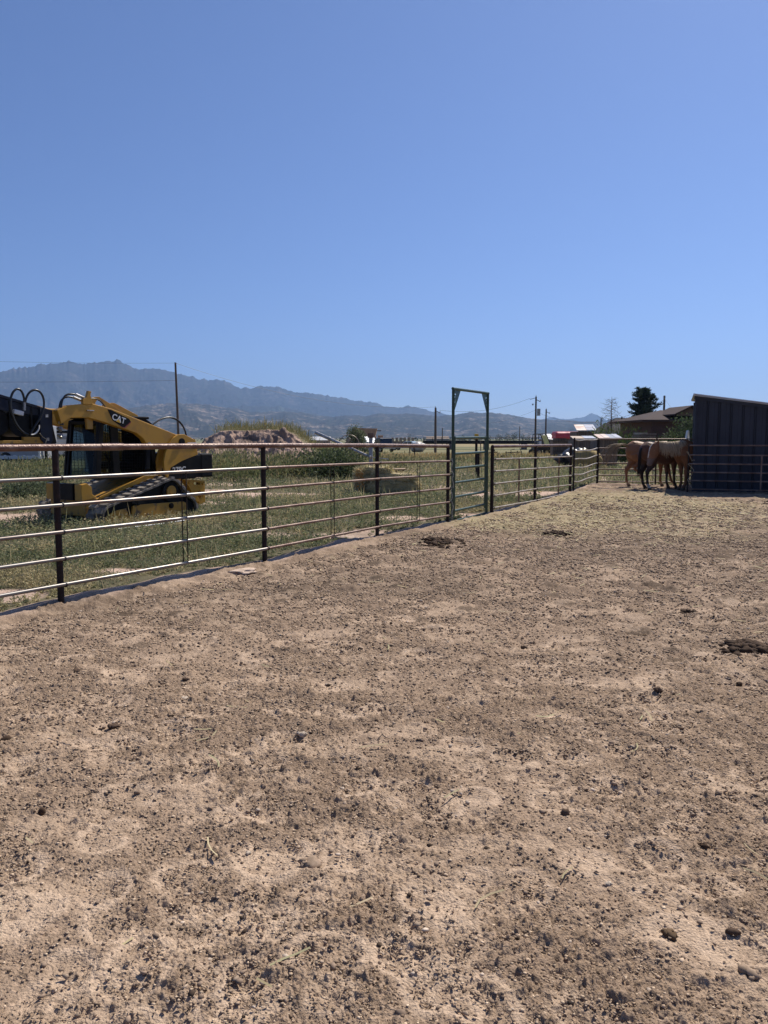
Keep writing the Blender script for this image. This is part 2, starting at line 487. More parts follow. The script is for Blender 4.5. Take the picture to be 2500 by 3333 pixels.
def hoof_fields(x, y):
    """dusty horseshoe rim and trodden floor of every hoof print"""
    rim = np.zeros(len(x)); flo = np.zeros(len(x))
    order = np.argsort(y); ys = y[order]
    for hx, hy, a, sz, op in HOOF:
        i0, i1 = np.searchsorted(ys, hy - 0.2), np.searchsorted(ys, hy + 0.2)
        sel = order[i0:i1]; sel = sel[np.abs(x[sel] - hx) < 0.2]
        if len(sel) == 0: continue
        u = (x[sel] - hx) * math.cos(a) + (y[sel] - hy) * math.sin(a)
        v = (-(x[sel] - hx) * math.sin(a) + (y[sel] - hy) * math.cos(a)) * 0.8
        q = np.hypot(u, v) / sz; ang = np.abs(np.arctan2(v, u))
        rim[sel] = np.maximum(rim[sel], op * np.exp(-((q - 1) / 0.2) ** 2) * sstep(2.7, 1.9, ang))
        flo[sel] = np.maximum(flo[sel], op * np.exp(-(q / 0.9) ** 4))
    return rim, flo

def build_ground():
    th_in = np.linspace(R(-37), R(37), 800)
    th_out = np.linspace(R(37), R(323), 70)[1:-1]
    th = np.concatenate([th_in, th_out])
    rr = [0.25, 0.6, 1.0, 1.4]
    r = 1.6
    while r < 11500:
        rr.append(r)
        dr = max(0.0023 * r, 0.55 * r * r / (EYE * 768))
        r += min(dr, 0.06 * r)
    rr = np.array(rr)
    RR, TH = np.meshgrid(rr, th, indexing='ij')
    X = RR * np.sin(TH); Y = RR * np.cos(TH)
    x = X.ravel(); y = Y.ravel(); rad = RR.ravel()
    Z = gz0(x, y)
    near = rad < 75
    xn, yn = x[near], y[near]; rn = rad[near]
    pd = pen_dist(xn, yn)
    edge = (fbm(xn / 0.35, yn / 0.35, 3, 5) - 0.5) * 0.25
    pen = sstep(-0.12, 0.12, pd + edge)
    bare = bare_mask(xn, yn); stw = straw_mask(xn, yn)
    # heights
    h = 0.055 * (fbm(xn / 0.9, yn / 0.9, 4, 11) - 0.5) + 0.045 * (fbm(xn / 0.22, yn / 0.22, 3, 19) - 0.5) + 0.026 * (fbm(xn / 0.13, yn / 0.13, 3, 401, ridged=True) - 0.5)
    rough = sstep(0.28, 0.56, fbm(xn / 0.55, yn / 0.55, 4, 23))         # trampled crumbly patches against smooth dusty ones
    fade = np.clip(16.0 / np.maximum(rn, 1), 0.6, 1)
    wx = xn + 0.022 * (fbm(xn / 0.018, yn / 0.018, 2, 301) - 0.5); wy = yn + 0.022 * (fbm(xn / 0.018, yn / 0.018, 2, 305) - 0.5)
    c1, i1 = clods(wx, wy, 0.013, 101, 0.9, 1.15)
    c2, i2 = clods(wx, wy, 0.024, 131, 0.6, 1.0)
    c3, i3 = clods(wx + 0.3 * (wx - xn), wy, 0.06, 151, 0.22, 0.7)
    c1 *= (rn < 6)
    ru = 0.38 + 0.62 * rough
    c4, i4 = clods(wx * 1.0 + 0.6 * (wx - xn), wy, 0.22, 171, 0.35 * 1.0, 0.55); c4 = c4 * sstep(5, 9, rn)
    hc = c1 * ru + c2 * ru * 0.95 + c3 * 0.8 * ru + c4 * 0.6 + 0.022 * (fbm(xn / 0.028, yn / 0.028, 3, 29, ridged=True) - 0.5) * ru
    # hoof prints: shallow horseshoe dents with a dusty floor
    rim, flo = hoof_fields(xn, yn)
    dust = np.clip(rim + flo * 0.4, 0, 1); dent = flo * 0.014 - rim * 0.004
    smooth_ = np.clip(1 - dust * 0.85, 0.1, 1)
    hp = h + hc * smooth_ * fade - dent
    hw = 0.10 * (fbm(xn / 1.4, yn / 1.4, 4, 61) - 0.5) + 0.03 * (fbm(xn / 0.2, yn / 0.2, 3, 63) - 0.5)
    berm = 0.05 * np.exp(-((pd + 0.05) / 0.22) ** 2) * (0.5 + fbm(xn / 0.5, yn / 0.5, 3, 66)) * sstep(5, 7, yn)
    Z[near] += hp * pen + hw * (1 - pen) * sstep(75, 45, rn) + berm
    # colours (albedo)
    c = np.zeros((len(x), 3))
    big = fbm(xn / 1.6, yn / 1.6, 4, 33)[:, None]
    fine = fbm(xn / 0.12, yn / 0.12, 4, 37)[:, None]
    dirtA = np.array((0.360, 0.259, 0.181)); dirtB = np.array((0.205, 0.146, 0.104)); dusty = np.array((0.53, 0.394, 0.282))
    lift = sstep(11, 4, rn)[:, None]
    t = np.clip(0.12 + 0.34 * rough[:, None] + 0.35 * (big - 0.45) + 0.5 * (fine - 0.5), 0, 1)
    pc = dirtA * (1 - t) + dirtB * t
    dk = ((i2 < 0.22) & (c2 > 0.003))[:, None]
    pc = np.where(dk, pc * 0.72, pc)
    lt = ((i2 > 0.86) & (c2 > 0.004))[:, None]
    pc = np.where(lt, pc * 1.25, pc)
    dk4 = ((i4 < 0.55) & (c4 > 0.004))[:, None]
    pc = np.where(dk4, pc * 0.6, pc)
    dk1 = ((i1 < 0.25) & (c1 > 0.002))[:, None]
    pc = np.where(dk1, pc * 0.7, pc)
    dd = np.clip(dust + 0.55 * sstep(0.56, 0.68, fbm(xn / 0.2, yn / 0.13, 4, 71)), 0, 1)[:, None]
    pc = pc * (1 - 0.85 * dd) + dusty * 0.85 * dd
    pc *= 0.92 + 0.10 * lift
    # old dung-darkened ground in the middle of the pen
    dung = sstep(0.46, 0.7, fbm(xn / 2.4, yn / 1.2, 5, 47))[:, None] * sstep(4.5, 8, yn)[:, None]
    pc = pc * (1 - 0.26 * dung)
    sv = (stw * (0.45 + 0.7 * fbm(xn / 0.16, yn / 0.10, 3, 93)))[:, None]
    pc = pc * (1 - 0.75 * sv) + np.array((0.38, 0.315, 0.185)) * 0.75 * sv
    soil = np.array((0.50, 0.365, 0.285)) * (0.75 + 0.5 * fine) * (0.85 + 0.3 * fbm(xn / 0.5, yn / 0.3, 4, 53)[:, None])
    under = np.array((0.135, 0.118, 0.072)) * (0.6 + 0.8 * fine)
    wc = under * (1 - bare[:, None]) + soil * bare[:, None]
    far_tan = np.array((0.36, 0.275, 0.14)); far_green = np.array((0.105, 0.12, 0.058))
    fg = sstep(0.42, 0.6, fbm(xn / 9, yn / 3, 4, 57))[:, None] * 0.35 + sstep(60, 46, yn)[:, None] * 0.65
    fc = far_tan * (1 - np.clip(fg, 0, 1)) + far_green * np.clip(fg, 0, 1)
    w2 = sstep(38, 58, rn)[:, None]
    wc = wc * (1 - w2) + fc * w2 * (0.8 + 0.4 * fine)
    c[near] = pc * pen[:, None] + wc * (1 - pen[:, None])
    xf, yf = x[~near], y[~near]
    n1 = fbm(xf / 60, yf / 14, 5, 81)[:, None]; n2 = fbm(xf / 400, yf / 90, 4, 83)[:, None]
    k = np.clip(sstep(0.4, 0.62, n1) * 0.6 + sstep(0.4, 0.6, n2) * 0.5, 0, 1)
    c[~near] = np.array((0.30, 0.24, 0.13)) * (1 - k) + np.array((0.12, 0.135, 0.07)) * k
    V = np.stack([x, y, Z], 1)
    nr, na = RR.shape
    i = np.arange(nr - 1)[:, None] * na; j = np.arange(na)[None, :]; j2 = (j + 1) % na
    F = np.stack([i + j, i + j2, i + na + j2, i + na + j], -1).reshape(-1, 4)[:, ::-1]
    # centre fan
    V = np.vstack([V, [[0, 0, 0]]]); c = np.vstack([c, [dirtA]])
    o = np_mesh("ground", V, F, M['dirt'], None, c, smooth=True)
    me = o.data
    tag(o, kind='structure')
    # close the small hole under the camera
    mb = MB(); n = len(rr)
    ring = [(0.27 * math.sin(2 * math.pi * q / 24), 0.27 * math.cos(2 * math.pi * q / 24), -0.03) for q in range(24)]
    return o
ground = build_ground()

# ------------------------------------------------------------------ mountains and hills
def ridge(name, pts, Dr, D0, seed, base, pale, gul, rough, nth=620, ns=90, tree=(0.032, 0.04, 0.03), treeamt=0.6, back=1.35):
    """a range whose skyline follows azimuth/height pairs; spurs and gullies run down from it to its foot at D0"""
    az = np.array([math.atan((p[0] - CX) / FPX) for p in pts])
    hh = []
    for p in pts:
        r = ray(*p); hh.append(EYE + r.z / math.hypot(r.x, r.y) * Dr)
    hh = np.array(hh)
    a = np.linspace(az[0], az[-1], nth)
    H = np.interp(a, az, hh)
    s = np.concatenate([np.linspace(0, 1, ns), 1 + (back - 1) * np.linspace(0, 1, 14)[1:]])
    S, A = np.meshgrid(s, a, indexing='ij')
    Hm = np.broadcast_to(H, S.shape)
    D = D0 + (Dr - D0) * S
    x = D * np.sin(A); y = D * np.cos(A)
    sc_ = (Dr - D0)
    warp = 0.25 * fbm(A * 9, S * 2, 3, seed + 3)
    spur = fbm((A + warp * 0.1) * gul, S * 1.3 + 3, 5, seed, 0.55, ridged=True)
    det = fbm(x / (sc_ * 0.05), y / (sc_ * 0.05), 5, seed + 9, 0.55, ridged=True)
    prof = np.where(S <= 1, np.clip(S, 0, 1) ** 1.25, 1 - (S - 1) / (back - 1) * 0.9)
    belly = np.clip(S, 0, 1) * np.clip(1.01 - S, 0, 1) * 3.4
    z = Hm * (prof + rough * belly * (spur - 0.55) + 0.35 * rough * belly * (det - 0.5))
    crest = Hm * (0.026 * (fbm(A * 170, S * 0 + 1, 4, seed + 20, 0.6, ridged=True) - 0.6) * 2 + 0.07 * (fbm(A * 48, S * 0 + 2, 2, seed + 23, 0.5, ridged=True) - 0.62))
    z = z + crest * sstep(0.75, 1.0, S)
    z = np.maximum(z, -4) - 6 * (S <= 0)
    n = fbm(x / (sc_ * 0.035), y / (sc_ * 0.02), 5, seed + 40)
    n3 = fbm(x / (sc_ * 0.25), y / (sc_ * 0.25), 3, seed + 44)
    k = sstep(0.52, 0.66, n * 0.7 + 0.5 * (1 - spur) * 0.4 + 0.25 * (n3 - 0.5) + 0.08)
    # juniper speckle
    t = (fbm(x / (sc_ * 0.008), y / (sc_ * 0.008), 2, seed + 50) > (0.62 - 0.25 * treeamt)).astype(float)
    c = np.array(base) * (1 - k[..., None]) + np.array(pale) * k[..., None]
    c = c * (1 - 0.7 * t[..., None]) + np.array(tree) * 0.7 * t[..., None]
    na = len(a); nsr = len(s)
    V = np.stack([x, y, z], -1).reshape(-1, 3)
    i = np.arange(nsr - 1)[:, None] * na; j = np.arange(na - 1)[None, :]
    F = np.stack([i + j, i + j + 1, i + na + j + 1, i + na + j], -1).reshape(-1, 4)
    o = np_mesh(name, V, F[:, ::-1], M['hill'], None, c.reshape(-1, 3), smooth=True)
    return tag(o, kind='structure')
k_ = 1 / 0.6636
L1 = [(-900, 1330), (-400, 1250), (-120, 1235)] + [(a * k_, b * k_) for a, b in ((0, 806), (40, 796), (75, 791), (110, 788), (148, 778), (172, 781), (195, 788), (215, 783), (262, 780), (285, 789), (305, 795),
      (340, 794), (360, 800), (378, 806), (430, 816), (490, 820), (505, 828), (525, 837), (545, 838), (575, 834), (600, 832), (622, 840), (640, 849), (675, 849), (700, 852), (718, 858), (740, 857), (758, 864),
      (785, 868), (810, 868), (832, 876), (860, 881), (878, 876), (900, 880), (935, 889), (985, 897), (1040, 906))] + [(1650, 1400), (1720, 1425)]
ridge("mountains", L1, 9000, 6600, 400, (0.042, 0.041, 0.040), (0.115, 0.095, 0.085), 17, 0.26, nth=900)
L1b = [(560, 1420), (660, 1345), (720, 1328), (769, 1322), (850, 1320), (905, 1321), (967, 1336), (1056, 1353), (1120, 1372), (1200, 1400), (1260, 1425)]
ridge("hills", L1b, 7000, 6000, 440, (0.05, 0.046, 0.042), (0.10, 0.115, 0.09), 22, 0.16, nth=300, ns=50)
L2 = [(-700, 1420), (-300, 1385), (0, 1372), (250, 1352), (400, 1335), (464, 1323), (520, 1318), (570, 1313), (612, 1311), (650, 1314), (700, 1320), (745, 1325), (777, 1331), (815, 1338), (853, 1344), (890, 1341), (929, 1337), (965, 1341),
      (1005, 1348), (1040, 1353), (1077, 1357), (1110, 1354), (1161, 1351), (1186, 1356), (1220, 1348), (1260, 1346), (1300, 1347), (1348, 1346), (1380, 1349), (1415, 1353), (1469, 1353),
      (1500, 1347), (1524, 1342), (1548, 1341), (1571, 1343), (1600, 1344), (1622, 1346), (1650, 1350), (1681, 1355), (1710, 1359), (1740, 1363), (1770, 1365), (1799, 1366), (1850, 1369), (1900, 1371), (1930, 1371), (1952, 1378), (1985, 1394), (2030, 1412), (2090, 1425)]
ridge("hills", L2, 5400, 3300, 500, (0.058, 0.052, 0.043), (0.27, 0.215, 0.175), 30, 0.30, nth=1000, ns=100, treeamt=0.95)
L3 = [(1660, 1428), (1740, 1380), (1760, 1366), (1785, 1359), (1800, 1358), (1815, 1363), (1845, 1366), (1870, 1361), (1900, 1356), (1912, 1349), (1922, 1347), (1938, 1350), (1952, 1358), (1970, 1368), (1995, 1362), (2030, 1358), (2060, 1364),
      (2120, 1372), (2200, 1366), (2300, 1374), (2420, 1368), (2560, 1380), (2900, 1395), (3300, 1420)]
ridge("mountains", L3, 11300, 9400, 560, (0.05, 0.047, 0.042), (0.08, 0.07, 0.06), 14, 0.12, nth=500, ns=50)
L3b = [(1960, 1425), (2010, 1412), (2100, 1400), (2250, 1405), (2400, 1398), (2600, 1402), (2900, 1425)]
ridge("hills", L3b, 8000, 6000, 590, (0.055, 0.05, 0.04), (0.10, 0.085, 0.07), 20, 0.2, nth=260, ns=40)
HAZE_ON = True
# air: one closed box round the whole place, with sky outside it
if HAZE_ON:
    hb = MB().box((0, 0, 545), (24400, 24400, 1130))
    haze = hb.build("haze", M['wire'])
    hm = bpy.data.materials.new("haze_air"); hm.use_nodes = True
    nt = hm.node_tree; nt.nodes.clear()
    out = nt.nodes.new("ShaderNodeOutputMaterial")
    pv = nt.nodes.new("ShaderNodeVolumePrincipled")
    pv.inputs['Color'].default_value = (0.38, 0.60, 1.0, 1)
    pv.inputs['Density'].default_value = 0.000085
    pv.inputs['Anisotropy'].default_value = 0.35
    nt.links.new(pv.outputs[0], out.inputs['Volume'])
    haze.data.materials.clear(); haze.data.materials.append(hm)
    haze.location = (0, 0, 0)
    tag(haze, kind='stuff')

# ------------------------------------------------------------------ pipe fences
def pt(p, h):
    return Vector((p.x, p.y, h))

def add_post(parent, p, top, r=0.031, m=None, rings=(), base=-0.15, name='post'):
    mb = MB(parent.location)
    mb.cyl((p.x, p.y, base), (p.x, p.y, top), r, n=14)
    o = mb.build(name, m or M['post'], parent, smooth=40)
    if rings:
        for h in rings:
            rb = MB(parent.location)   # the welded collars the rails pass through
            d = Vector((FP['P2'].x - FP['P1'].x, FP['P2'].y - FP['P1'].y, 0)).normalized()
            c = Vector((p.x + 0.028 * d.y, p.y - 0.028 * d.x, h))
            rb.tube([c - d * -0.026, c - d * -0.040], 0.027, 12)
            rb.build('clamp', M['blacksteel'], o, smooth=40)
    return o

def rail(parent, pts, r, m, name='rail', n=12):
    return MB(parent.location).tube(pts, r, n).build(name, m, parent, smooth=50)

def between(a, b, t, h):
    return Vector((a.x + (b.x - a.x) * t, a.y + (b.y - a.y) * t, h))

# left section
t = thing('pipe_fence', 'long rusty pipe fence with silvery rails running past the yellow loader', 'fence', (FP['P2'].x, FP['P2'].y, 0), group='pipe fence sections of the pen')
seq = [Pm, P0, FP['P1'], FP['P2'], FP['P3'], FP['G0']]
tops = [1.52, 1.515, 1.51, 1.505, 1.48, 1.445]
off5 = (-0.0, 0.0, 0.0, 0.005, -0.02, -0.05)
R5 = (1.225, 0.972, 0.715, 0.462, 0.212)
nrm = Vector((d01.y, -d01.x, 0)) * -1
def side(p, k=0.030):   # rails are welded to the pen side of the posts
    return Vector((p.x, p.y, 0)) + Vector((-d01.y, d01.x, 0)) * k
for p, tp, o5 in zip(seq, tops, off5):
    add_post(t, p, tp - 0.02, rings=[h + o5 for h in R5])
# top rail in two pipe lengths with a sleeve
j = between(FP['P1'], FP['P2'], 0.21, 1.509)
rail(t, [pt(Pm, 1.52), pt(P0, 1.515), pt(FP['P1'], 1.51), j], 0.033, M['toprail'], 'top_rail', 16)
rail(t, [j, pt(FP['P2'], 1.505), pt(FP['P3'], 1.48), pt(FP['G0'], 1.445)], 0.031, M['toprail'], 'top_rail', 16)
dj = (FP['P2'] - FP['P1']).normalized(); dj.z = 0
MB(t.location).tube([j - dj * 0.10, j + dj * 0.16], 0.0365, 16).build('pipe_sleeve', M['toprail'], t, smooth=50)
sd = Vector((-d01.y, d01.x, 0)); sd = sd if pen_dist(np.array([FP['P2'].x + sd.x]), np.array([FP['P2'].y + sd.y]))[0] > 0 else -sd
rs = random.Random(3)
for k, h in enumerate(R5):
    pts_ = [pt(p, h + o5 + rs.uniform(-.004, .004)) + sd * 0.034 for p, o5 in zip(seq, off5)]
    split = 3
    rail(t, pts_[:split + 1], 0.0185, M['galv'])
    rail(t, pts_[split:], 0.0175, M['rustrail'])
for a, b, tt, o5 in ((Pm, P0, .5, 0), (P0, FP['P1'], 0.5, 0.0), (FP['P1'], FP['P2'], 0.535, 0.0), (FP['P2'], FP['P3'], 0.53, -0.008), (FP['P3'], FP['G0'], 0.52, -0.035)):
    mb = MB(t.location)
    for dx in (-0.022, 0.024):
        c = between(a, b, tt, 0) + sd * 0.034 + Vector((-d01.x, -d01.y, 0)) * dx
        kk = sd * (0.012 if dx > 0 else -0.012)
        mb.bar((c.x + kk.x, c.y + kk.y, R5[4] + o5), (c.x + kk.x, c.y + kk.y, R5[0] + o5 + 0.01), 0.010, 0.010)
    mb.build('stay', M['post'], t)

# right of the gate
t2 = thing('pipe_fence', 'shorter rusty pipe fence running from the green gate to the far corner panel', 'fence', (FP['R1'].x, FP['R1'].y, 0), group='pipe fence sections of the pen')
G3, R1_, R2_ = FP['G3'], FP['R1'], FP['R2']
e1 = (R1_ - G3).normalized(); e2 = (R2_ - R1_).normalized(); sd2 = Vector((e2.y, -e2.x, 0))
for p, tp in ((G3, at(1600, 1453, G3.y).z), (R1_, at(1740, 1452, R1_.y).z), (R2_, at(1855, 1450, R2_.y).z)):
    add_post(t2, p, tp, r=0.036 if p is not R1_ else 0.033)
rail(t2, [pt(G3, at(1600, 1453, G3.y).z), pt(R1_, at(1740, 1451, R1_.y).z), pt(R2_, at(1855, 1449, R2_.y).z)], 0.033, M['toprail'], 'top_rail', 14)
for ya, yb, yc in ((1494.7, 1490.5, 1485.8), (1533.9, 1525, 1516.5), (1575, 1559.3, 1547.8), (1614.2, 1591, 1578), (1653.4, 1629, 1603.5)):
    rail(t2, [pt(G3, at(1600, ya, G3.y).z) + sd2 * 0.035, pt(R1_, at(1740, yb, R1_.y).z) + sd2 * 0.035, pt(R2_, at(1855, yc, R2_.y).z) + sd2 * 0.035], 0.018, M['palerail'])
for p in (G3, R1_, R2_):
    for k in range(5):
        ys = ((1494.7, 1490.5, 1485.8), (1533.9, 1525, 1516.5), (1575, 1559.3, 1547.8), (1614.2, 1591, 1578), (1653.4, 1629, 1603.5))[k][(G3, R1_, R2_).index(p)]
        h = at(0, ys, p.y).z; c = pt(p, h) + sd2 * 0.03
        MB(t2.location).tube([c + e1 * 0.03, c + e1 * 0.055], 0.030, 10).build('clamp', M['blacksteel'], t2, smooth=40)
for a, b, tt, za, zb in ((G3, R1_, 0.56, 0.17, 1.14), (R1_, R2_, 0.6, 0.13, 1.11)):
    mb = MB(t2.location)
    for dx in (-0.02, 0.02):
        c = between(a, b, tt, 0) + sd2 * 0.035 + e1 * dx
        mb.bar((c.x, c.y, za), (c.x, c.y, zb), 0.007, 0.02)
    mb.build('stay', M['rustrail'], t2)

# ------------------------------------------------------------------ green walk-through gate in its tall bow frame
G1, G2 = FP['G1'], FP['G2']
gate = thing('walk_through_gate', 'tall green walk-through gate frame with closed green gate between the fence sections', 'gate', tuple(G1))
gv = (G2 - G1); gv.z = 0; gl = gv.length; gv.normalize(); gn = Vector((gv.y, -gv.x, 0))
zt1 = at(1472, 1264, G1.y).z; zt2 = at(1583, 1281, G2.y).z; zt = (zt1 + zt2) / 2
gl0 = G1.location if False else G1
for p in (G1, G2):
    MB(gate.location).bar((p.x, p.y, -0.12), (p.x, p.y, zt), 0.052, 0.052).build('frame_post', M['greengate'], gate, bevel=0.008)
MB(gate.location).tube([pt(G1, zt) - gv * 0.028, pt(G2, zt) + gv * 0.028], 0.027, 14).build('header', M['greengate'], gate, smooth=50)
MB(gate.location).tube([pt(G1, 0.035) + gv * 0.03, pt(G2, 0.05) - gv * 0.03], 0.02, 12).build('threshold_bar', M['greengate'], gate, smooth=50)
for p, s_ in ((G1, 1), (G2, -1)):
    mb = MB(gate.location)
    o_ = pt(p, zt - 0.025) + gv * s_ * 0.026 - gn * 0.003
    outer = [(0, 0), (0.30, 0), (0, -0.42)]
    h1 = [(0.03, -0.07), (0.075, -0.055), (0.10, -0.09), (0.095, -0.15), (0.082, -0.15), (0.082, -0.095), (0.065, -0.08), (0.03, -0.09)]
    h2 = [(0.03, -0.115), (0.055, -0.105), (0.066, -0.135), (0.03, -0.14)]
    h3 = [(0.035, -0.22), (0.055, -0.2), (0.07, -0.215), (0.045, -0.245)]
    h4 = [(0.062, -0.165), (0.08, -0.17), (0.085, -0.2), (0.07, -0.195)]
    mb.prism(outer, o_, gv * s_, (0, 0, 1), gn * 0.006, holes=[h1, h2, h3, h4])
    mb.build('gusset', M['greengate'], gate)
MB(gate.location).bar(pt(G1, 1.33) + gv * 0.01 - gn * 0.05, pt(G1, 1.33) + gv * 0.01 - gn * 0.03, 0.01, 0.01)
La, Lb = pt(G1, 0) + gv * 0.066, pt(G2, 0) - gv * 0.075
leafl = []
hz = [at(1480, y, G1.y).z for y in (1425.3, 1477.5, 1525.2, 1572.3, 1619.3, 1664.3)]
for h in hz:
    leafl.append(h)
for p, w in ((La, 0.045), (Lb, 0.06)):
    MB(gate.location).bar((p.x, p.y, hz[-1] - 0.07), (p.x, p.y, hz[0] + 0.03), w, 0.045).build('gate_stile', M['greengate'], gate, bevel=0.008)
for k, h in enumerate(hz):
    MB(gate.location).tube([(La.x, La.y, h), (Lb.x, Lb.y, h + 0.01)], 0.024, 12).build('gate_rail', M['greengate'], gate, smooth=50)
mb = MB(gate.location)
for h in (hz[1] - 0.12, hz[4] - 0.05):
    mb = MB(gate.location)
    c = pt(G1, h) + gv * 0.034
    mb.cyl(c - Vector((0, 0, 0.05)), c + Vector((0, 0, 0.05)), 0.012)
    mb.build('hinge', M['greengate'], gate, smooth=50)
# slack chain hanging between fence end post and gate frame
ch = MB()
x0 = (pt(FP['G0'], 0) + pt(G1, 0)) / 2 - gn * -0.03
for i in range(38):
    zc = 1.2 - i * 0.03 + 0.004 * math.sin(i)
    c = Vector((x0.x + 0.012 * math.sin(i * 0.9) + (0.02 if (i // 9) % 2 else 0), x0.y, zc))
    ax = gv if i % 2 else gn
    pts_ = [c + ax * 0.009 * math.cos(a) + Vector((0, 0, 0.02 * math.sin(a))) for a in [k * math.pi / 4 for k in range(9)]]
    ch.tube(pts_, 0.0035, 5, cap=False)
tag(ch.build('chain', M['chain']), 'loose steel chain hanging between the fence end post and green gate post', 'chain')

# ------------------------------------------------------------------ corral panels beyond
def panel(label, A, B, hs, r, m, group, posts=(0, 1), stays=(), sag=0.0, base=0.0, pm=None, pr=0.024, topz=None, wires=0):
    p = thing('corral_panel', label, 'fence panel', (A.x, A.y, base), group=group)
    d = (B - A); d.z = 0; dn = d.normalized(); sn = Vector((dn.y, -dn.x, 0))
    for k in posts:
        q = A + d * k
        MB(p.location).cyl((q.x, q.y, base - 0.05), (q.x, q.y, (topz or hs[0]) + 0.02), pr, n=12).build('panel_post', pm or M['post'], p, smooth=50)
    for i, h in enumerate(hs):
        pts_ = []
        for k in range(13 if sag else 2):
            u = k / (12 if sag else 1)
            s_ = sag * math.sin(math.pi * u) ** 0.8 * (1.0 if i else 0.7)
            q = A + d * u - sn * s_ * 0.8
            pts_.append((q.x, q.y, h - s_ * 0.55 - (0.03 * math.sin(u * 9 + i) * (1 if sag else 0)) * 0.4))
        rail(p, pts_, r, m)
    for u in stays:
        q = A + d * u + sn * (r + 0.001)
        MB(p.location).bar((q.x, q.y, hs[-1] - 0.02), (q.x, q.y, hs[1] + 0.01), 0.012, 0.035).build('stay', m, p)
    for k in range(wires):
        u = (k + 0.8) / (wires + 0.6)
        q = A + d * u - sn * (sag * math.sin(math.pi * u) ** 0.8 * 0.8 + r)
        MB(p.location).tube([(q.x + 0.01 * math.sin(zz * 7 + k), q.y, base + zz) for zz in np.linspace(hs[-1] - base - .03, hs[0] - base - sag * .5, 7)], 0.004, 5).build('wire_stay', M['wire'], p)
    return p
R3_, C0 = FP['R3'], FP['C0']
hsb = [at(1935, y, C0.y).z for y in (1429, 1458.5, 1482.5, 1507.5, 1527, 1546.5)]
panel('bent pale-railed corral panel with upright wires, leaning into the far corner', R3_, C0 + Vector((-0.05, -0.08, 0)), [h + 0.0 for h in hsb], 0.021, M['palerail'], 'corral panels of the pen', sag=0.10, base=g(R3_.x, R3_.y), topz=at(1866, 1427, R3_.y).z, wires=7)
BE = Vector((C0.x + 3.6, C0.y - 0.55, 0))
panel('dark straight corral panel behind the horses', C0, BE, hsb + [at(1935, 1567, C0.y).z], 0.020, M['panelrail'], 'corral panels of the pen', posts=(0, 0.5), base=g(C0.x, C0.y), stays=(0.38, 0.78))
PR = PANEL_L + Vector((4.2, -1.3, 0))
hsp = [at(2245, y, PANEL_L.y).z for y in (1449.5, 1481, 1509.5, 1537, 1564, 1592)]
pn = panel('brown five-stay corral panel standing in front of the charcoal shed', PANEL_L, PR, hsp, 0.021, M['panelrail'], 'corral panels of the pen', posts=(0.0, 0.5), base=g(PANEL_L.x, PANEL_L.y), stays=(0.42, 0.85))
pn['label'] = 'brown corral panel standing in front of the charcoal shed wall'
# baling twine tied to that panel's end
tw = MB()
a_ = at(2240, 1470, PANEL_L.y - 0.04)
for (p0, p1, p2) in (((2236, 1471), (2246, 1485), (2252, 1500)), ((2252, 1500), (2256, 1497), (2262, 1498)), ((2239, 1510), (2252, 1522), (2258, 1530)), ((2258, 1530), (2250, 1548), (2238, 1561)), ((2238, 1561), (2246, 1580), (2252, 1588)), ((2234, 1470), (2240, 1471), (2243, 1478))):
    tw.tube([at(*q, PANEL_L.y - 0.045) for q in (p0, p1, p2)], 0.006, 6)
tag(tw.build('twine', M['twine'], smooth=60), 'frayed pale baling twine knotted on the shed panel end', 'twine')

# ------------------------------------------------------------------ charcoal run-in shed (open on its tall left side)
SA = SHED_L + Vector((0.02, 0.10, 0)); SA.z = 0
wd = Vector((0.935, -0.355, 0)).normalized(); wn_ = Vector((wd.y, -wd.x, 0))   # wn_ points to the camera side
SL, SDp = 4.4, 3.6
zl = at(2262, 1290, SA.y).z
pe = SA + wd * 1.55
slope = (zl - at(2490, 1325, (SA + wd * 2.2).y).z) / ((SA + wd * 2.2 - SA).length)
zr = zl - slope * SL
shed = thing('run_in_shed', 'charcoal sheet-metal horse shed with a pale sloping roof', 'shed', (SA.x, SA.y, 0))
bz = g(SA.x, SA.y) - 0.05
mb = MB(shed.location)
nb = wn_ * -1
# ribbed wall as a profile swept up: flat pans with narrow raised ribs
def ribwall(mb, P, dirv, L, nout, ztopf, pitch=0.305):
    prof = []; u = 0.0
    while u < L - 1e-6:
        prof += [(u, 0), (u + pitch * 0.40, 0), (u + pitch * 0.44, 0.006), (u + pitch * 0.48, 0), (u + pitch - 0.066, 0), (u + pitch - 0.060, -0.026), (u + pitch - 0.046, -0.026), (u + pitch - 0.042, 0.022), (u + pitch - 0.022, 0.022), (u + pitch - 0.018, -0.026), (u + pitch - 0.006, -0.026), (u + pitch - 0.002, 0)]
        u += pitch
    prof.append((L, 0))
    prof = [q for q in prof if q[0] <= L]
    vs = []; fs = []
    for u, d in prof:
        q = P + dirv * u + nout * d
        vs += [(q.x, q.y, bz), (q.x, q.y, ztopf(u))]
    for i in range(len(prof) - 1):
        fs.append((2 * i, 2 * i + 2, 2 * i + 3, 2 * i + 1))
    mb.add(vs, fs)
ribwall(mb, SA, wd, SL, wn_, lambda u: zl - slope * u - 0.03)
ribwall(mb, SA + nb * SDp, wd, SL, nb, lambda u: zl - slope * u - 0.03)
ribwall(mb, SA + wd * SL, nb, SDp, wd, lambda u: zr - 0.03)
mb.build('wall', M['shedmetal'], shed, recalc=False)
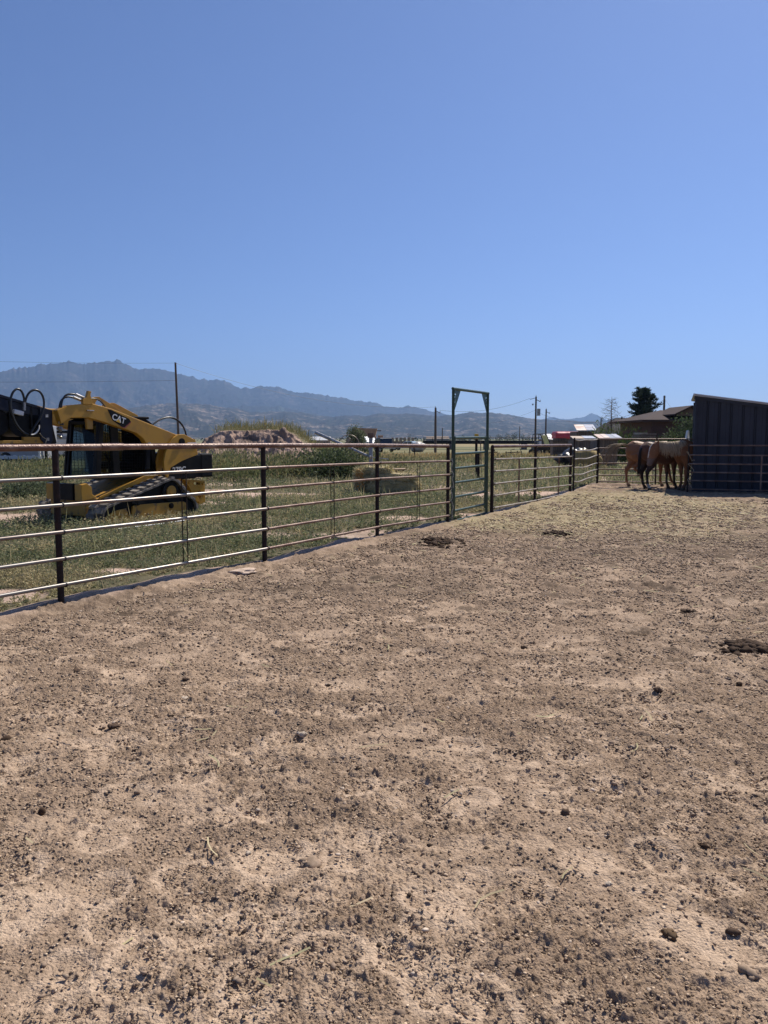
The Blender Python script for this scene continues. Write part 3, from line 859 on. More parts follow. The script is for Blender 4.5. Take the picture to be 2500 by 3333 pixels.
# frame, corner trim, rake trim
mb = MB(shed.location)
mb.bar((SA.x - 0.03 * wd.x + wn_.x * 0.012, SA.y - 0.03 * wd.y + wn_.y * 0.012, bz), (SA.x - 0.03 * wd.x + wn_.x * 0.012, SA.y - 0.03 * wd.y + wn_.y * 0.012, zl - 0.02), 0.075, 0.075)
mb.build('corner_trim', M['shedmetal'], shed, bevel=0.004)
mb = MB(shed.location)
q = SA + nb * SDp
mb.bar((q.x, q.y, bz), (q.x, q.y, zl - 0.02), 0.075, 0.075)
mb.build('corner_trim', M['shedmetal'], shed, bevel=0.004)
mb = MB(shed.location)
a0 = SA - wd * 0.09 + wn_ * 0.045; b0 = SA + wd * (SL + 0.1) + wn_ * 0.045
mb.bar((a0.x, a0.y, zl + 0.09 * slope - 0.045), (b0.x, b0.y, zr - 0.1 * slope - 0.045), 0.02, 0.085)
mb.build('rake_trim', M['shedmetal'], shed)
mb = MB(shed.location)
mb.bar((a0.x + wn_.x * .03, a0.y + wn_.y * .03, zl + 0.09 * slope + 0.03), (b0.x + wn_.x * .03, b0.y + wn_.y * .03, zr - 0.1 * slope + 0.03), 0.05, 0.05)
mb.build('roof_glare_bar', M['roofmetal'], shed)  # pale bar added to draw the sun glare along the roof's top edge
mb = MB(shed.location)
ro = []
for (u, v) in ((-0.12, -0.10), (SL + 0.2, -0.10), (SL + 0.2, SDp + 0.12), (-0.12, SDp + 0.12)):
    q = SA + wd * u + nb * v
    ro.append((q.x, q.y, zl - slope * u + 0.012))
vs = ro + [(x, y, z + 0.03) for x, y, z in ro]
mb.add(vs, [(3, 2, 1, 0), (4, 5, 6, 7), (0, 1, 5, 4), (1, 2, 6, 5), (2, 3, 7, 6), (3, 0, 4, 7)])
for k in range(13):   # roof ribs running down the slope
    v = -0.1 + k * 0.305
    a = SA + wd * -0.12 + nb * (v + 0.02); b = SA + wd * (SL + 0.2) + nb * (v + 0.02)
    mb.bar((a.x, a.y, zl + 0.12 * slope + 0.052), (b.x, b.y, zl - slope * (SL + 0.2) + 0.052), 0.03, 0.022)
mb.build('roof', M['roofmetal'], shed)

# ------------------------------------------------------------------ loose things on the pen floor
def ground_z(x, y):
    """ground height with its medium bumps, for scattering"""
    return gz0(x, y) + 0.055 * (fbm(x / 0.9, y / 0.9, 4, 11) - 0.5) + 0.045 * (fbm(x / 0.22, y / 0.22, 3, 19) - 0.5) + 0.026 * (fbm(x / 0.13, y / 0.13, 3, 401, ridged=True) - 0.5)

ICO_V = None
def ico():
    global ICO_V
    if ICO_V is None:
        bm = bmesh.new(); bmesh.ops.create_icosphere(bm, subdivisions=1, radius=1.0)
        ICO_V = (np.array([v.co[:] for v in bm.verts]), np.array([[v.index for v in f.verts] for f in bm.faces])); bm.free()
    return ICO_V

def scatter_fan(rng, n, r0, r1, half=0.62, power=1.0):
    u = rng.random(n) ** power
    r = r0 + (r1 - r0) * u
    a = (rng.random(n) * 2 - 1) * half
    return r * np.sin(a), r * np.cos(a)

def gravel():
    rng = np.random.default_rng(11)
    n = 120000
    x, y = scatter_fan(rng, n, 1.7, 21, 0.62, 1.0)
    d = pen_dist(x, y); rough = fbm(x / 0.55, y / 0.55, 4, 23)
    keep = (d > 0.02) & (rng.random(n) < 0.30 + 0.75 * sstep(0.36, 0.62, rough)) & ~((x > SHED_L.x + 0.2) & (y > SHED_L.y - 0.6))
    x, y = x[keep], y[keep]; n = len(x)
    size = np.clip(np.exp(rng.normal(-5.55, 0.45, n)), 0.0022, 0.0105) * (1 + 0.13 * np.clip(np.hypot(x, y) - 2.5, 0, 20))
    z = ground_z(x, y) + size * 0.25
    iv, jf = ico()
    nv = len(iv)
    P = iv[None] * (1 + 0.95 * (rng.random((n, nv, 1)) - 0.5))
    sc3 = np.stack([0.8 + 0.7 * rng.random(n), 0.7 + 0.5 * rng.random(n), 0.5 + 0.35 * rng.random(n)], 1)
    P = P * sc3[:, None, :] * size[:, None, None]
    a = rng.random(n) * 6.283
    ca, sa = np.cos(a)[:, None], np.sin(a)[:, None]
    Q = np.stack([P[..., 0] * ca - P[..., 1] * sa, P[..., 0] * sa + P[..., 1] * ca, P[..., 2]], -1)
    Q += np.stack([x, y, z], 1)[:, None, :]
    k = rng.random((n, 1))
    c = np.where(k < 0.62, np.array((0.27, 0.195, 0.14)), np.where(k < 0.87, np.array((0.40, 0.30, 0.215)), np.where(k < 0.93, np.array((0.46, 0.37, 0.29)), np.array((0.075, 0.052, 0.036)))))
    c = c * (0.75 + 0.5 * rng.random((n, 1)))
    V = Q.reshape(-1, 3); F = (jf[None] + (np.arange(n) * nv)[:, None, None]).reshape(-1, 3)
    cv = np.repeat(c, nv, axis=0)
    # finer angular crumbs that cover nearly all of the trampled earth
    n = 300000
    x, y = scatter_fan(rng, n, 1.7, 19, 0.62, 1.0)
    r = np.hypot(x, y)
    dusty = sstep(0.53, 0.64, fbm(x / 0.2, y / 0.13, 4, 71))
    lay = 0.35 + 0.75 * sstep(0.30, 0.56, fbm(x / 0.55, y / 0.55, 4, 23))
    rim, flo = hoof_fields(x, y)
    keep = (pen_dist(x, y) > 0.02) & (rng.random(n) > 1.1 * np.maximum(rim, 0.75 * flo)) & (rng.random(n) < lay * (1 - 0.75 * dusty) * (1 - 0.5 * straw_mask(x, y))) & ~((x > SHED_L.x + 0.2) & (y > SHED_L.y - 0.6))
    x, y, r = x[keep], y[keep], r[keep]; n = len(x)
    size = (0.0030 + 0.0042 * rng.random(n) ** 2) * (1 + 0.20 * np.clip(r - 2.0, 0, 18))
    z = ground_z(x, y) + size * 0.25 + 0.004
    oc = np.array([(1, 0, 0), (-1, 0, 0), (0, 1, 0), (0, -1, 0), (0, 0, 1), (0, 0, -1)], float)
    of = np.array([(0, 2, 4), (2, 1, 4), (1, 3, 4), (3, 0, 4), (2, 0, 5), (1, 2, 5), (3, 1, 5), (0, 3, 5)])
    P = oc[None] * (0.6 + 0.9 * rng.random((n, 6, 1))) + 0.35 * (rng.random((n, 6, 3)) - 0.5)
    P[..., 2] *= 0.5
    a = rng.random(n) * 6.283; ca, sa = np.cos(a)[:, None], np.sin(a)[:, None]
    P = P * size[:, None, None]
    Q = np.stack([P[..., 0] * ca - P[..., 1] * sa, P[..., 0] * sa + P[..., 1] * ca, P[..., 2]], -1) + np.stack([x, y, z], 1)[:, None, :]
    k = rng.random((n, 1))
    c = np.where(k < 0.62, np.array((0.345, 0.250, 0.172)), np.where(k < 0.90, np.array((0.50, 0.38, 0.265)), np.array((0.16, 0.112, 0.076))))
    c = c * (0.7 + 0.6 * rng.random((n, 1)))
    k0 = len(V)
    V = np.vstack([V, Q.reshape(-1, 3)]); F = np.vstack([F, (of[None] + (np.arange(n) * 6)[:, None, None]).reshape(-1, 3) + k0]); cv = np.vstack([cv, np.repeat(c, 6, axis=0)])
    o = np_mesh("gravel", V, F, M['pebble'], None, cv)
    tag(o, 'loose crumbs of dry earth and small stones strewn over the pen floor', 'gravel', kind='stuff')
gravel()

def straw():
    rng = np.random.default_rng(12)
    xs, ys = scatter_fan(rng, 60000, 2.0, 27, 0.64, 0.9)
    st = straw_mask(xs, ys)
    d = pen_dist(xs, ys)
    p = 0.006 + 0.55 * st + 0.04 * sstep(6, 12, ys)
    keep = (d > -0.1) & (rng.random(len(xs)) < p) & ~((xs > SHED_L.x + 0.2) & (ys > SHED_L.y - 0.4))
    xs, ys = xs[keep], ys[keep]; n = len(xs)
    r = np.hypot(xs, ys)
    L = (0.05 + 0.11 * rng.random(n)); w = 0.0022 + 0.00038 * r
    z = ground_z(xs, ys) + 0.012 + 0.02 * rng.random(n)
    a = rng.random(n) * 6.283; bend = rng.normal(0, 0.5, n)
    tz = rng.normal(0, 0.14, n)
    seg = []
    px, py, pz = xs, ys, z
    for k in range(4):
        ang = a + bend * (k - 1.5) * 0.5
        nx, ny = -np.sin(ang), np.cos(ang)
        seg.append(np.stack([px + nx * w, py + ny * w, pz], 1)); seg.append(np.stack([px - nx * w, py - ny * w, pz + w * 0.6], 1))
        px = px + np.cos(ang) * L / 3; py = py + np.sin(ang) * L / 3; pz = np.maximum(pz + tz * L / 3, z - 0.008)
    V = np.stack(seg, 1).reshape(-1, 3)
    F = np.array([[0, 1, 3, 2], [2, 3, 5, 4], [4, 5, 7, 6]])
    F = (F[None] + (np.arange(n) * 8)[:, None, None]).reshape(-1, 4)
    c = np.array((0.50, 0.42, 0.25)) * (0.65 + 0.6 * rng.random((n, 1))) * (1 + 0.1 * (rng.random((n, 3)) - 0.5))
    o = np_mesh("straw", V, F, M['straw'], None, np.repeat(c, 8, axis=0))
    tag(o, 'pale straw and hay chaff scattered over the pen floor, thickest by the green gate', 'straw', kind='stuff')
straw()

def lump_mesh(name, parts, m, col, seed, parent=None, loc=(0, 0, 0), jit=0.35, sub=2):
    """one mesh of irregular rounded lumps: parts = [(centre, radii)]"""
    rng = np.random.default_rng(seed)
    bm = bmesh.new(); bmesh.ops.create_icosphere(bm, subdivisions=sub, radius=1.0)
    iv = np.array([v.co[:] for v in bm.verts]); jf = np.array([[v.index for v in f.verts] for f in bm.faces]); bm.free()
    Vs = []; Fs = []; Cs = []; k = 0
    for c, rad in parts:
        o = rng.random(3) * 50
        q = iv * 1.7
        nz = np.stack([fbm(q[:, 0] + o[0], q[:, 1] + q[:, 2] * 0.7 + o[1], 3, seed), ], 1) - 0.5
        nz2 = np.stack([fbm(q[:, 0] * 2.6 + o[1], q[:, 1] * 2.6 - q[:, 2] * 2.1 + o[2], 3, seed + 4)], 1) - 0.5
        P = iv * (1 + jit * 2.6 * nz + jit * 2.6 * nz2) * np.array(rad)
        a = rng.random() * 6.28
        P = np.stack([P[:, 0] * math.cos(a) - P[:, 1] * math.sin(a), P[:, 0] * math.sin(a) + P[:, 1] * math.cos(a), P[:, 2]], 1)
        Vs.append(P + np.array(c)); Fs.append(jf + k); k += len(iv)
        Cs.append(np.repeat((np.array(col) * (0.75 + 0.5 * rng.random()))[None], len(iv), 0) * (0.85 + 0.3 * rng.random((len(iv), 1))))
    return np_mesh(name, np.vstack(Vs), np.vstack(Fs), m, parent, np.vstack(Cs), smooth=False, loc=loc)

DUNG = (0.062, 0.038, 0.024)
def manure(px, py, n, sx, sy, rad, label, seed):
    p = gpix(px, py); rng = np.random.default_rng(seed)
    parts = []
    for i in range(n):
        u, v = np.clip(rng.normal(0, 0.42, 2), -.85, .85)
        r = rad * (0.6 + 0.7 * rng.random())
        hgt = max(0.0, 1 - (u * u + v * v) * 1.2) * rad * 0.8 + r * 0.35
        parts.append(((u * sx, v * sy, hgt), (r * 1.15, r, r * 0.8)))
    o = lump_mesh("manure_pile", parts, M['pebble'], DUNG, seed, loc=(p.x, p.y, p.z - 0.005))
    tag(o, label, 'manure pile')
manure(2440, 2118, 75, 0.24, 0.26, 0.031, 'heap of dark horse manure balls at the right edge of the bare pen', 21)
manure(1430, 1768, 90, 0.42, 0.7, 0.034, 'broad scattered dark manure pile on the dirt below the green gate', 22)
manure(1815, 1741, 40, 0.22, 0.4, 0.034, 'small dark manure pile on the straw to the right of the green gate', 23)
manure(2240, 1995, 10, 0.10, 0.12, 0.022, 'few dark manure lumps above the big manure heap', 24)
manure(1150, 1762, 22, 0.5, 0.12, 0.022, 'thin line of dark droppings in the shadow at the fence foot', 25)

def stone(px, py, r_, col, label, cat, seed, flat=0.7, name='stone', jit=0.3, grp=None):
    p = gpix(px, py); r = r_ * 0.62
    rq = random.Random(seed); parts = [((0, 0, r * flat * 0.5), (r * 1.0, r * 0.8, r * flat * .9))]
    if 'rock' not in name:
        for _ in range(7):
            a = rq.uniform(0, 6.28); d = r * rq.uniform(.45, .95); k = rq.uniform(.3, .6)
            parts.append(((d * math.cos(a), d * .8 * math.sin(a), r * flat * rq.uniform(.2, .8)), (r * k, r * k * rq.uniform(.6, 1), r * k * min(1, flat + .2))))
    o = lump_mesh(name, parts, M['pebble'], col, seed, loc=(p.x, p.y, float(ground_z(np.array([p.x]), np.array([p.y]))[0])), jit=jit + .15, sub=2 if 'rock' not in name else 3)
    tag(o, label, cat, grp)
BR = (0.10, 0.065, 0.045); PALE = (0.40, 0.33, 0.26); TAN = (0.33, 0.24, 0.17)
stone(136, 2650, 0.026, DUNG, 'dark egg-shaped dung ball standing alone on the lower left dirt', 'dung ball', 31, 1.25, 'dung_ball', 0.12)
stone(2288, 2760, 0.034, DUNG, 'dark knobbly dung lump near the right edge of the lower dirt', 'dung ball', 32, 0.9, 'dung_ball')
stone(376, 2366, 0.052, BR, 'flat dark brown clod lying in the left middle of the pen', 'clod', 33, 0.42, 'dirt_clod')
stone(1706, 2115, 0.035, BR, 'round dark clod by itself in the middle distance of the pen', 'clod', 34, 0.85, 'dirt_clod')
stone(606, 2222, 0.032, BR, 'dark clod lit on its top left of the pen centre', 'clod', 35, 0.7, 'dirt_clod')
stone(250, 2200, 0.042, BR, 'dark crumbly clod left of two others near the fence side', 'clod', 36, 0.5, 'dirt_clod')
stone(1015, 2830, 0.058, TAN, 'large flat tan clod with a dark underside in the lower centre', 'clod', 37, 0.5, 'dirt_clod')
stone(808, 2780, 0.018, PALE, 'small whitish stone beside the large flat tan clod', 'stone', 38, 0.7)
stone(602, 2286, 0.036, PALE, 'flat pale stone lying alone on the left middle dirt', 'stone', 39, 0.3)
stone(980, 2396, 0.040, PALE, 'pale cracked stone with a dark piece leaning on it', 'stone', 40, 0.6)
stone(2140, 2258, 0.034, BR, 'reddish-brown rock just left of a dropped dung lump at right', 'stone', 41, 0.9)
stone(2405, 2232, 0.036, DUNG, 'dark dung lump below the big manure heap at right', 'dung ball', 42, 0.8, 'dung_ball')
stone(2180, 3060, 0.034, (0.12, 0.078, 0.045), 'crumbled brown dung lump low on the right side', 'dung ball', 43, 0.55, 'dung_ball')
stone(2388, 3050, 0.030, BR, 'dark jagged clod near the lower right corner', 'clod', 44, 0.6, 'dirt_clod')
stone(2445, 3190, 0.045, TAN, 'tan broken rock in the lower right corner', 'stone', 45, 0.6)
stone(1980, 2880, 0.022, PALE, 'small pale pebble right of centre in the lower dirt', 'stone', 46, 0.6)
stone(1840, 2664, 0.03, BR, 'small dark upright clod right of the pen centre', 'clod', 47, 1.1, 'dirt_clod')
stone(20, 2428, 0.04, DUNG, 'dark dung lump at the very left edge of the dirt', 'dung ball', 48, 0.8, 'dung_ball')
stone(145, 2335, 0.03, BR, 'dark clod in a loose row at the left edge', 'clod', 49, 0.6, 'dirt_clod')
stone(1125, 1758, 0.32, (0.47, 0.36, 0.28), 'flat pale slab of rock under the fence left of the middle post', 'rock', 50, 0.22, 'flat_rock')
stone(790, 1868, 0.27, (0.47, 0.36, 0.28), 'flat pale pinkish rock under the lowest fence rail', 'rock', 51, 0.15, 'flat_rock')
stone(535, 1893, 0.11, (0.30, 0.24, 0.2), 'small flat grey rock in the shadow along the fence', 'rock', 52, 0.35, 'flat_rock')
# dry twig sticking up in the middle of the pen
tq = gpix(1232, 2410)
mb = MB(tq)
for pts_ in ([(0, 0, 0), (0.01, 0.0, 0.03), (0.035, 0.01, 0.05), (0.02, 0.01, 0.085)], [(0.035, 0.01, 0.05), (0.06, 0.0, 0.03), (0.10, -0.01, 0.02)], [(0, 0, 0.01), (-0.05, -0.02, 0.012)]):
    mb.tube([tq + Vector(p) * 0.6 for p in pts_], [0.003, 0.0025, 0.002, 0.0015][:len(pts_)], 6)
tw_ = mb.build('twig', M['oldwood'], smooth=60); tw_.location = tq; tag(tw_, 'crooked dry twig lying on the dirt in the middle of the pen', 'twig')

# ------------------------------------------------------------------ weeds in the lot outside the pen
GREENS = [(0.165, 0.185, 0.095), (0.20, 0.215, 0.12), (0.25, 0.235, 0.13), (0.14, 0.17, 0.08)]
DRY = [(0.42, 0.35, 0.20), (0.34, 0.30, 0.16)]
LO = None
def weeds():
    rng = np.random.default_rng(14)
    Cs = []; Ds = []; Ls = []; Ws = []; Co = []
    for (n, r0, r1, leafL, K, hgt, half) in ((11000, 6.2, 12, 0.027, 34, 0.17, 0.66), (14000, 11, 20, 0.038, 24, 0.22, 0.64), (10500, 19, 36, 0.062, 16, 0.26, 0.62), (9000, 34, 62, 0.12, 10, 0.32, 0.60)):
        r = np.sqrt(r0 ** 2 + (r1 ** 2 - r0 ** 2) * rng.random(n)); a = (rng.random(n) * 2 - 1) * half
        x = r * np.sin(a); y = r * np.cos(a)
        d = pen_dist(x, y); b = bare_mask(x, y)
        dens = sstep(0.25, 0.5, fbm(x / 1.1, y / 1.1, 4, 97))
        keep = (d < -0.04) & (rng.random(n) > b * 0.965) & (rng.random(n) < 0.35 + 0.75 * dens) & (x < 9.0 + (y > 24) * 60) & (y < 60)
        # edge plants stay low
        x, y = x[keep], y[keep]; n2 = len(x)
        dd = np.clip(-pen_dist(x, y) / 1.2, 0.25, 1) * (1 - 0.6 * bare_mask(x, y))
        z = gz0(x, y)
        H = hgt * (0.35 + 0.9 * fbm(x / 0.8, y / 0.8, 3, 121)) * (0.6 + 0.7 * rng.random(n2)) * dd
        dry = fbm(x / 2.2, y / 1.6, 4, 125)
        pick = np.where(rng.random(n2) < sstep(0.46, 0.68, dry) * 0.8 + 0.10, 4 + rng.integers(0, 2, n2), rng.integers(0, 4, n2))
        base = np.array(GREENS + DRY)[pick] * (0.7 + 0.6 * rng.random((n2, 1)))
        rep = np.repeat(np.arange(n2), K)
        m = len(rep)
        t = rng.random(m)
        sp = rng.normal(0, 1, (m, 2)) * (0.35 * H[rep] * (0.4 + t))[:, None]
        C = np.stack([x[rep] + sp[:, 0], y[rep] + sp[:, 1], z[rep] + H[rep] * t * 0.85], 1)
        D = np.concatenate([rng.normal(0, 1, (m, 2)), (0.15 + 0.9 * rng.random((m, 1)))], 1)
        D = unit(D)
        L = leafL * (0.5 + rng.random(m)); W = L * (0.14 + 0.16 * rng.random(m))
        Cs.append(C); Ds.append(D); Ls.append(L); Ws.append(W)
        Co.append(base[rep] * (0.8 + 0.4 * rng.random((m, 1))))
    o = foliage("weeds", np.vstack(Cs), np.vstack(Ds), np.concatenate(Ls), np.concatenate(Ws), np.vstack(Co), M['leaf'], None, rng)
    tag(o, 'low grey-green weeds covering the lot outside the pipe fence', 'weeds', kind='stuff')
    # thin grass blades and pale seed stalks
    n = 26000
    r = np.sqrt(6.2 ** 2 + (48 ** 2 - 6.2 ** 2) * rng.random(n)); a = (rng.random(n) * 2 - 1) * 0.62
    x = r * np.sin(a); y = r * np.cos(a)
    keep = (pen_dist(x, y) < -0.1) & (rng.random(n) > bare_mask(x, y)) & (y < 48) & (x < 9 + (y > 24) * 60)
    x, y, r = x[keep], y[keep], r[keep]; n = len(x)
    D = unit(np.concatenate([rng.normal(0, 0.35, (n, 2)), np.ones((n, 1))], 1))
    C = np.stack([x, y, gz0(x, y)], 1)
    L = (0.12 + 0.22 * rng.random(n)) * (0.6 + 0.8 * fbm(x / 1.5, y / 1.5, 3, 141)); W = 0.002 + 0.00035 * r
    cc = np.where(rng.random((n, 1)) < 0.4, np.array(DRY[0]), np.array(GREENS[1])) * (0.7 + 0.6 * rng.random((n, 1)))
    o = foliage("grass", C, D, L, W, cc, M['leaf'], None, rng)
    tag(o, 'thin grass blades and dry stalks among the weeds outside the fence', 'grass', kind='stuff')
    # taller pale seed stalks standing in loose groups among the low weeds
    n = 9000
    r = np.sqrt(7.0 ** 2 + (38 ** 2 - 7.0 ** 2) * rng.random(n)); a = (rng.random(n) * 2 - 1) * 0.62
    x = r * np.sin(a); y = r * np.cos(a)
    keep = (pen_dist(x, y) < -0.25) & (rng.random(n) > bare_mask(x, y)) & (x < 9 + (y > 24) * 60) & (fbm(x / 0.9, y / 0.7, 3, 177) > 0.52)
    x, y, r = x[keep], y[keep], r[keep]; n = len(x)
    D = unit(np.concatenate([rng.normal(0, 0.22, (n, 2)), np.ones((n, 1))], 1))
    C = np.stack([x, y, gz0(x, y)], 1)
    L = 0.22 + 0.38 * rng.random(n) ** 1.5; W = 0.0018 + 0.00042 * r
    cc = np.array([(0.46, 0.38, 0.22), (0.36, 0.34, 0.17), (0.26, 0.28, 0.13)])[rng.integers(0, 3, n)] * (0.7 + 0.6 * rng.random((n, 1)))
    o = foliage("seed_stalks", C, D, L, W, cc, M['leaf'], None, rng)
    tag(o, 'taller pale seed stalks standing in loose groups among the low weeds', 'grass', kind='stuff')
    # dry yellow grass strip farther out
    n = 26000
    x = (rng.random(n) * 2 - 1) * 45; y = 46 + 26 * rng.random(n)
    C = np.stack([x, y, gz0(x, y)], 1)
    D = unit(np.concatenate([rng.normal(0, 0.3, (n, 2)), np.ones((n, 1))], 1))
    L = (0.25 + 0.3 * rng.random(n)); W = 0.02 + 0.02 * rng.random(n)
    gr = sstep(0.45, 0.6, fbm(x / 9, y / 3, 4, 57))[:, None]
    cc = (np.array((0.40, 0.31, 0.155)) * (1 - gr) + np.array((0.19, 0.19, 0.09)) * gr) * (0.7 + 0.5 * rng.random((n, 1)))
    o = foliage("dry_grass", C, D, L, W, cc, M['leaf'], None, rng)
    tag(o, 'strip of dry straw-coloured grass beyond the green weeds', 'dry grass', kind='stuff')
weeds()

def bush(name, label, cat, px, py, Y, w, h, n, cols, leafL, seed, group=None, dens=0.6, stem=True, airy=0.0):
    """a shrub: stems fanning from the base, leaves crowding the outer shell in clumps"""
    rng = np.random.default_rng(seed)
    p = at(px, py, Y); p.z = g(p.x, p.y)
    root = thing(name, label, cat, tuple(p), group=group)
    nc = max(6, int(n / 60))
    cd = unit(np.concatenate([rng.normal(0, 1, (nc, 2)), rng.random((nc, 1)) * 1.5 + 0.1], 1))
    cr = (0.45 + 0.55 * rng.random((nc, 1)))
    cc = cd * cr * np.array([w / 2, w / 2, h]); cc[:, 2] = np.clip(cc[:, 2], 0.05 * h, h)
    if stem:
        mb = MB()
        for c in cc[:min(nc, 14)]:
            mb.tube([(0, 0, -0.03), (c[0] * 0.45, c[1] * 0.45, c[2] * 0.6), tuple(c)], [0.012 * h + 0.006, 0.006 * h + 0.004, 0.003], 5)
        mb.build('stem', M['polewood'], root, smooth=60)
    idx = rng.integers(0, nc, n)
    off = rng.normal(0, 1, (n, 3)) * np.array([w, w, h * 1.1]) * (0.11 + 0.05 * airy)
    C = cc[idx] + off; C[:, 2] = np.abs(C[:, 2])
    D = unit(off / np.array([w, w, h]) + rng.normal(0, 0.12, (n, 3)) + np.array([0, 0, 0.08 + 0.25 * airy]))
    L = leafL * (0.6 + 0.8 * rng.random(n)); W = L * (0.12 if airy else 0.22)
    clump = (0.7 + 0.6 * rng.random((nc, 1)))[idx]
    col = np.array(cols)[rng.integers(0, len(cols), n)] * clump * (0.8 + 0.4 * rng.random((n, 1)))
    foliage("foliage", C, D, L, W, col, M['leaf'], root, rng)
    return root

# ------------------------------------------------------------------ dirt pile with weeds round it
def mound():
    Y0 = 39.0
    prof = [(630, 1470), (655, 1441), (675, 1421), (690, 1414), (713, 1401), (735, 1400), (756, 1399), (790, 1401), (832, 1400), (860, 1398), (886, 1397), (921, 1399), (940, 1407), (954, 1413), (972, 1433), (985, 1444), (997, 1453), (1015, 1468), (1035, 1489), (1050, 1515)]
    xs = np.array([at(a, b, 42).x for a, b in prof]); hs = np.array([at(a, b, 42).z for a, b in prof])
    nx, ny = 300, 170
    X, Y = np.meshgrid(np.linspace(xs[0] - 0.6, xs[-1] + 0.6, nx), np.linspace(38.2, 49, ny), indexing='ij')
    wob = (fbm(X / 1.5, X * 0 + 2, 4, 201) - 0.5) * 1.6
    H = np.interp(X + 0.25 * (fbm(Y / 0.7, X / 0.7, 3, 207) - 0.5), xs, hs + 0.0)
    fr = Y - 39.2 - wob * 0.6
    face = 0.55 * sstep(-0.4, 2.4, fr) + 0.45 * sstep(1.8, 3.3, fr)
    back = 1 - sstep(45.0, 49, Y)
    gg = gz0(X, Y)
    Z = (H - gg) * face * back
    chunk, cid = clods(X + 0.3 * (fbm(X / .4, Y / .4, 2, 5) - .5), Y + 0.3 * (fbm(X / .4, Y / .4, 2, 6) - .5), 0.48, 210, 0.6, 1.0)
    chunk2, cid2 = clods(X + 0.12 * (fbm(X / .15, Y / .15, 2, 7) - .5), Y, 0.2, 214, 0.8, 1.1)
    rk = sstep(0.02, 0.3, face) * sstep(1.0, 0.9, face)
    Z = Z + rk * (chunk * 0.9 + chunk2 * 0.8 + 0.35 * (fbm(X / 0.5, Y / 0.5, 5, 218, ridged=True) - 0.5)) + 0.04 * (fbm(X / 0.25, Y / 0.25, 3, 219) - 0.5)
    Yd = Y - rk * (chunk * 0.5 + 0.35 * (fbm(X / 0.6, Z / 0.4 + Y, 4, 222) - 0.5))
    Z = np.maximum(Z, -0.1) + gg - 0.03 * (face < 0.02)
    k = fbm(X / 0.8, Z / 0.5, 4, 225)[..., None]; k2 = fbm(X / 0.2, Z / 0.2, 4, 228)[..., None]
    c = np.array((0.33, 0.235, 0.185)) * (0.35 + 1.2 * k * (0.45 + k2))
    top = (sstep(0.97, 1.0, face) * (Y > 42))[..., None]
    c = c * (1 - top) + np.array((0.2, 0.17, 0.1)) * top
    V = np.stack([X, Yd, Z], -1).reshape(-1, 3)
    i = np.arange(nx - 1)[:, None] * ny; j = np.arange(ny - 1)[None, :]
    F = np.stack([i + j, i + ny + j, i + ny + j + 1, i + j + 1], -1).reshape(-1, 4)
    o = np_mesh("dirt_pile", V, F, M['rock'], None, c.reshape(-1, 3), smooth=False)
    tag(o, 'big crumbling pile of pinkish earth with weeds growing along its top', 'dirt pile')
    # weeds on top and down the right back slope
    rng = np.random.default_rng(31)
    n = 7000
    x = xs[3] + (xs[-1] + 1.2 - xs[3]) * rng.random(n); y = 42.0 + 5.5 * rng.random(n)
    hz_ = np.interp(x, xs, hs)
    right = sstep(at(930, 1400, 42).x, at(1000, 1440, 42).x, x)
    # right shoulder is a weedy slope that sits a little higher than the bare face
    hz_ = hz_ + right * 0.25 - 0.05
    bk = 1 - sstep(45.0, 49, y)
    gg = gz0(x, y)
    z = gg + (hz_ - gg) * bk
    C = np.stack([x, y, z + 0.25 * rng.random(n) ** 2], 1)
    D = unit(np.concatenate([rng.normal(0, 0.45, (n, 2)), np.ones((n, 1))], 1))
    L = 0.08 + 0.42 * rng.random(n) ** 2 * (0.3 + 1.4 * sstep(.35, .65, fbm(x / 0.5, y / 0.5, 3, 233))); W = 0.008 + 0.010 * rng.random(n)
    cc = np.array([(0.21, 0.20, 0.09), (0.16, 0.17, 0.075), (0.32, 0.26, 0.13)])[rng.integers(0, 3, n)] * (0.7 + 0.6 * rng.random((n, 1)))
    o = foliage("weeds", C, D, L, W, cc, M['leaf'], None, rng)
    tag(o, 'olive weeds growing along the top and right shoulder of the dirt pile', 'weeds', kind='stuff')
    # rusty scrap lying on the pile's foot
    s = at(903, 1495, 38.9)
    mb = MB(s)
    mb.tube([s + Vector(q) for q in ((0, 0, -.15), (0.02, 0, 0.2), (0.05, 0, 0.3))], 0.05, 8)
    mb.tube([s + Vector(q) for q in ((0.02, 0, 0.1), (0.16, 0, 0.12), (0.18, 0, -0.05), (0.1, 0, -0.14))], 0.025, 8)
    mb.tube([s + Vector(q) for q in ((-0.15, 0, -.05), (0.0, 0, -0.08), (0.1, 0, -0.12))], 0.025, 8)
    sc_ = mb.build('rusty_scrap', M['post'], smooth=50); sc_.location = s
    tag(sc_, 'piece of rusty iron scrap at the foot of the dirt pile', 'scrap iron')
mound()
G1c = [(0.125, 0.15, 0.07), (0.16, 0.175, 0.085), (0.10, 0.125, 0.055)]
G2c = [(0.30, 0.25, 0.125), (0.23, 0.21, 0.10), (0.19, 0.19, 0.085)]
G3c = [(0.055, 0.078, 0.035), (0.075, 0.095, 0.04), (0.045, 0.06, 0.03)]
bush('weed_clump', 'olive weed clump right behind the rear of the yellow loader', 'weeds', 712, 1560, 27.5, 2.6, 0.95, 2600, G1c + G2c, 0.13, 301, airy=1)
bush('weed_clump', 'tall yellowish weed clump at the left foot of the dirt pile', 'weeds', 770, 1520, 33, 3.2, 1.0, 2800, G2c + G1c, 0.15, 302, airy=1)
bush('weed_clump', 'green weed clump with pale grass spears below the dirt pile', 'weeds', 800, 1570, 27.0, 2.2, 0.62, 1800, G1c, 0.12, 303, airy=1)
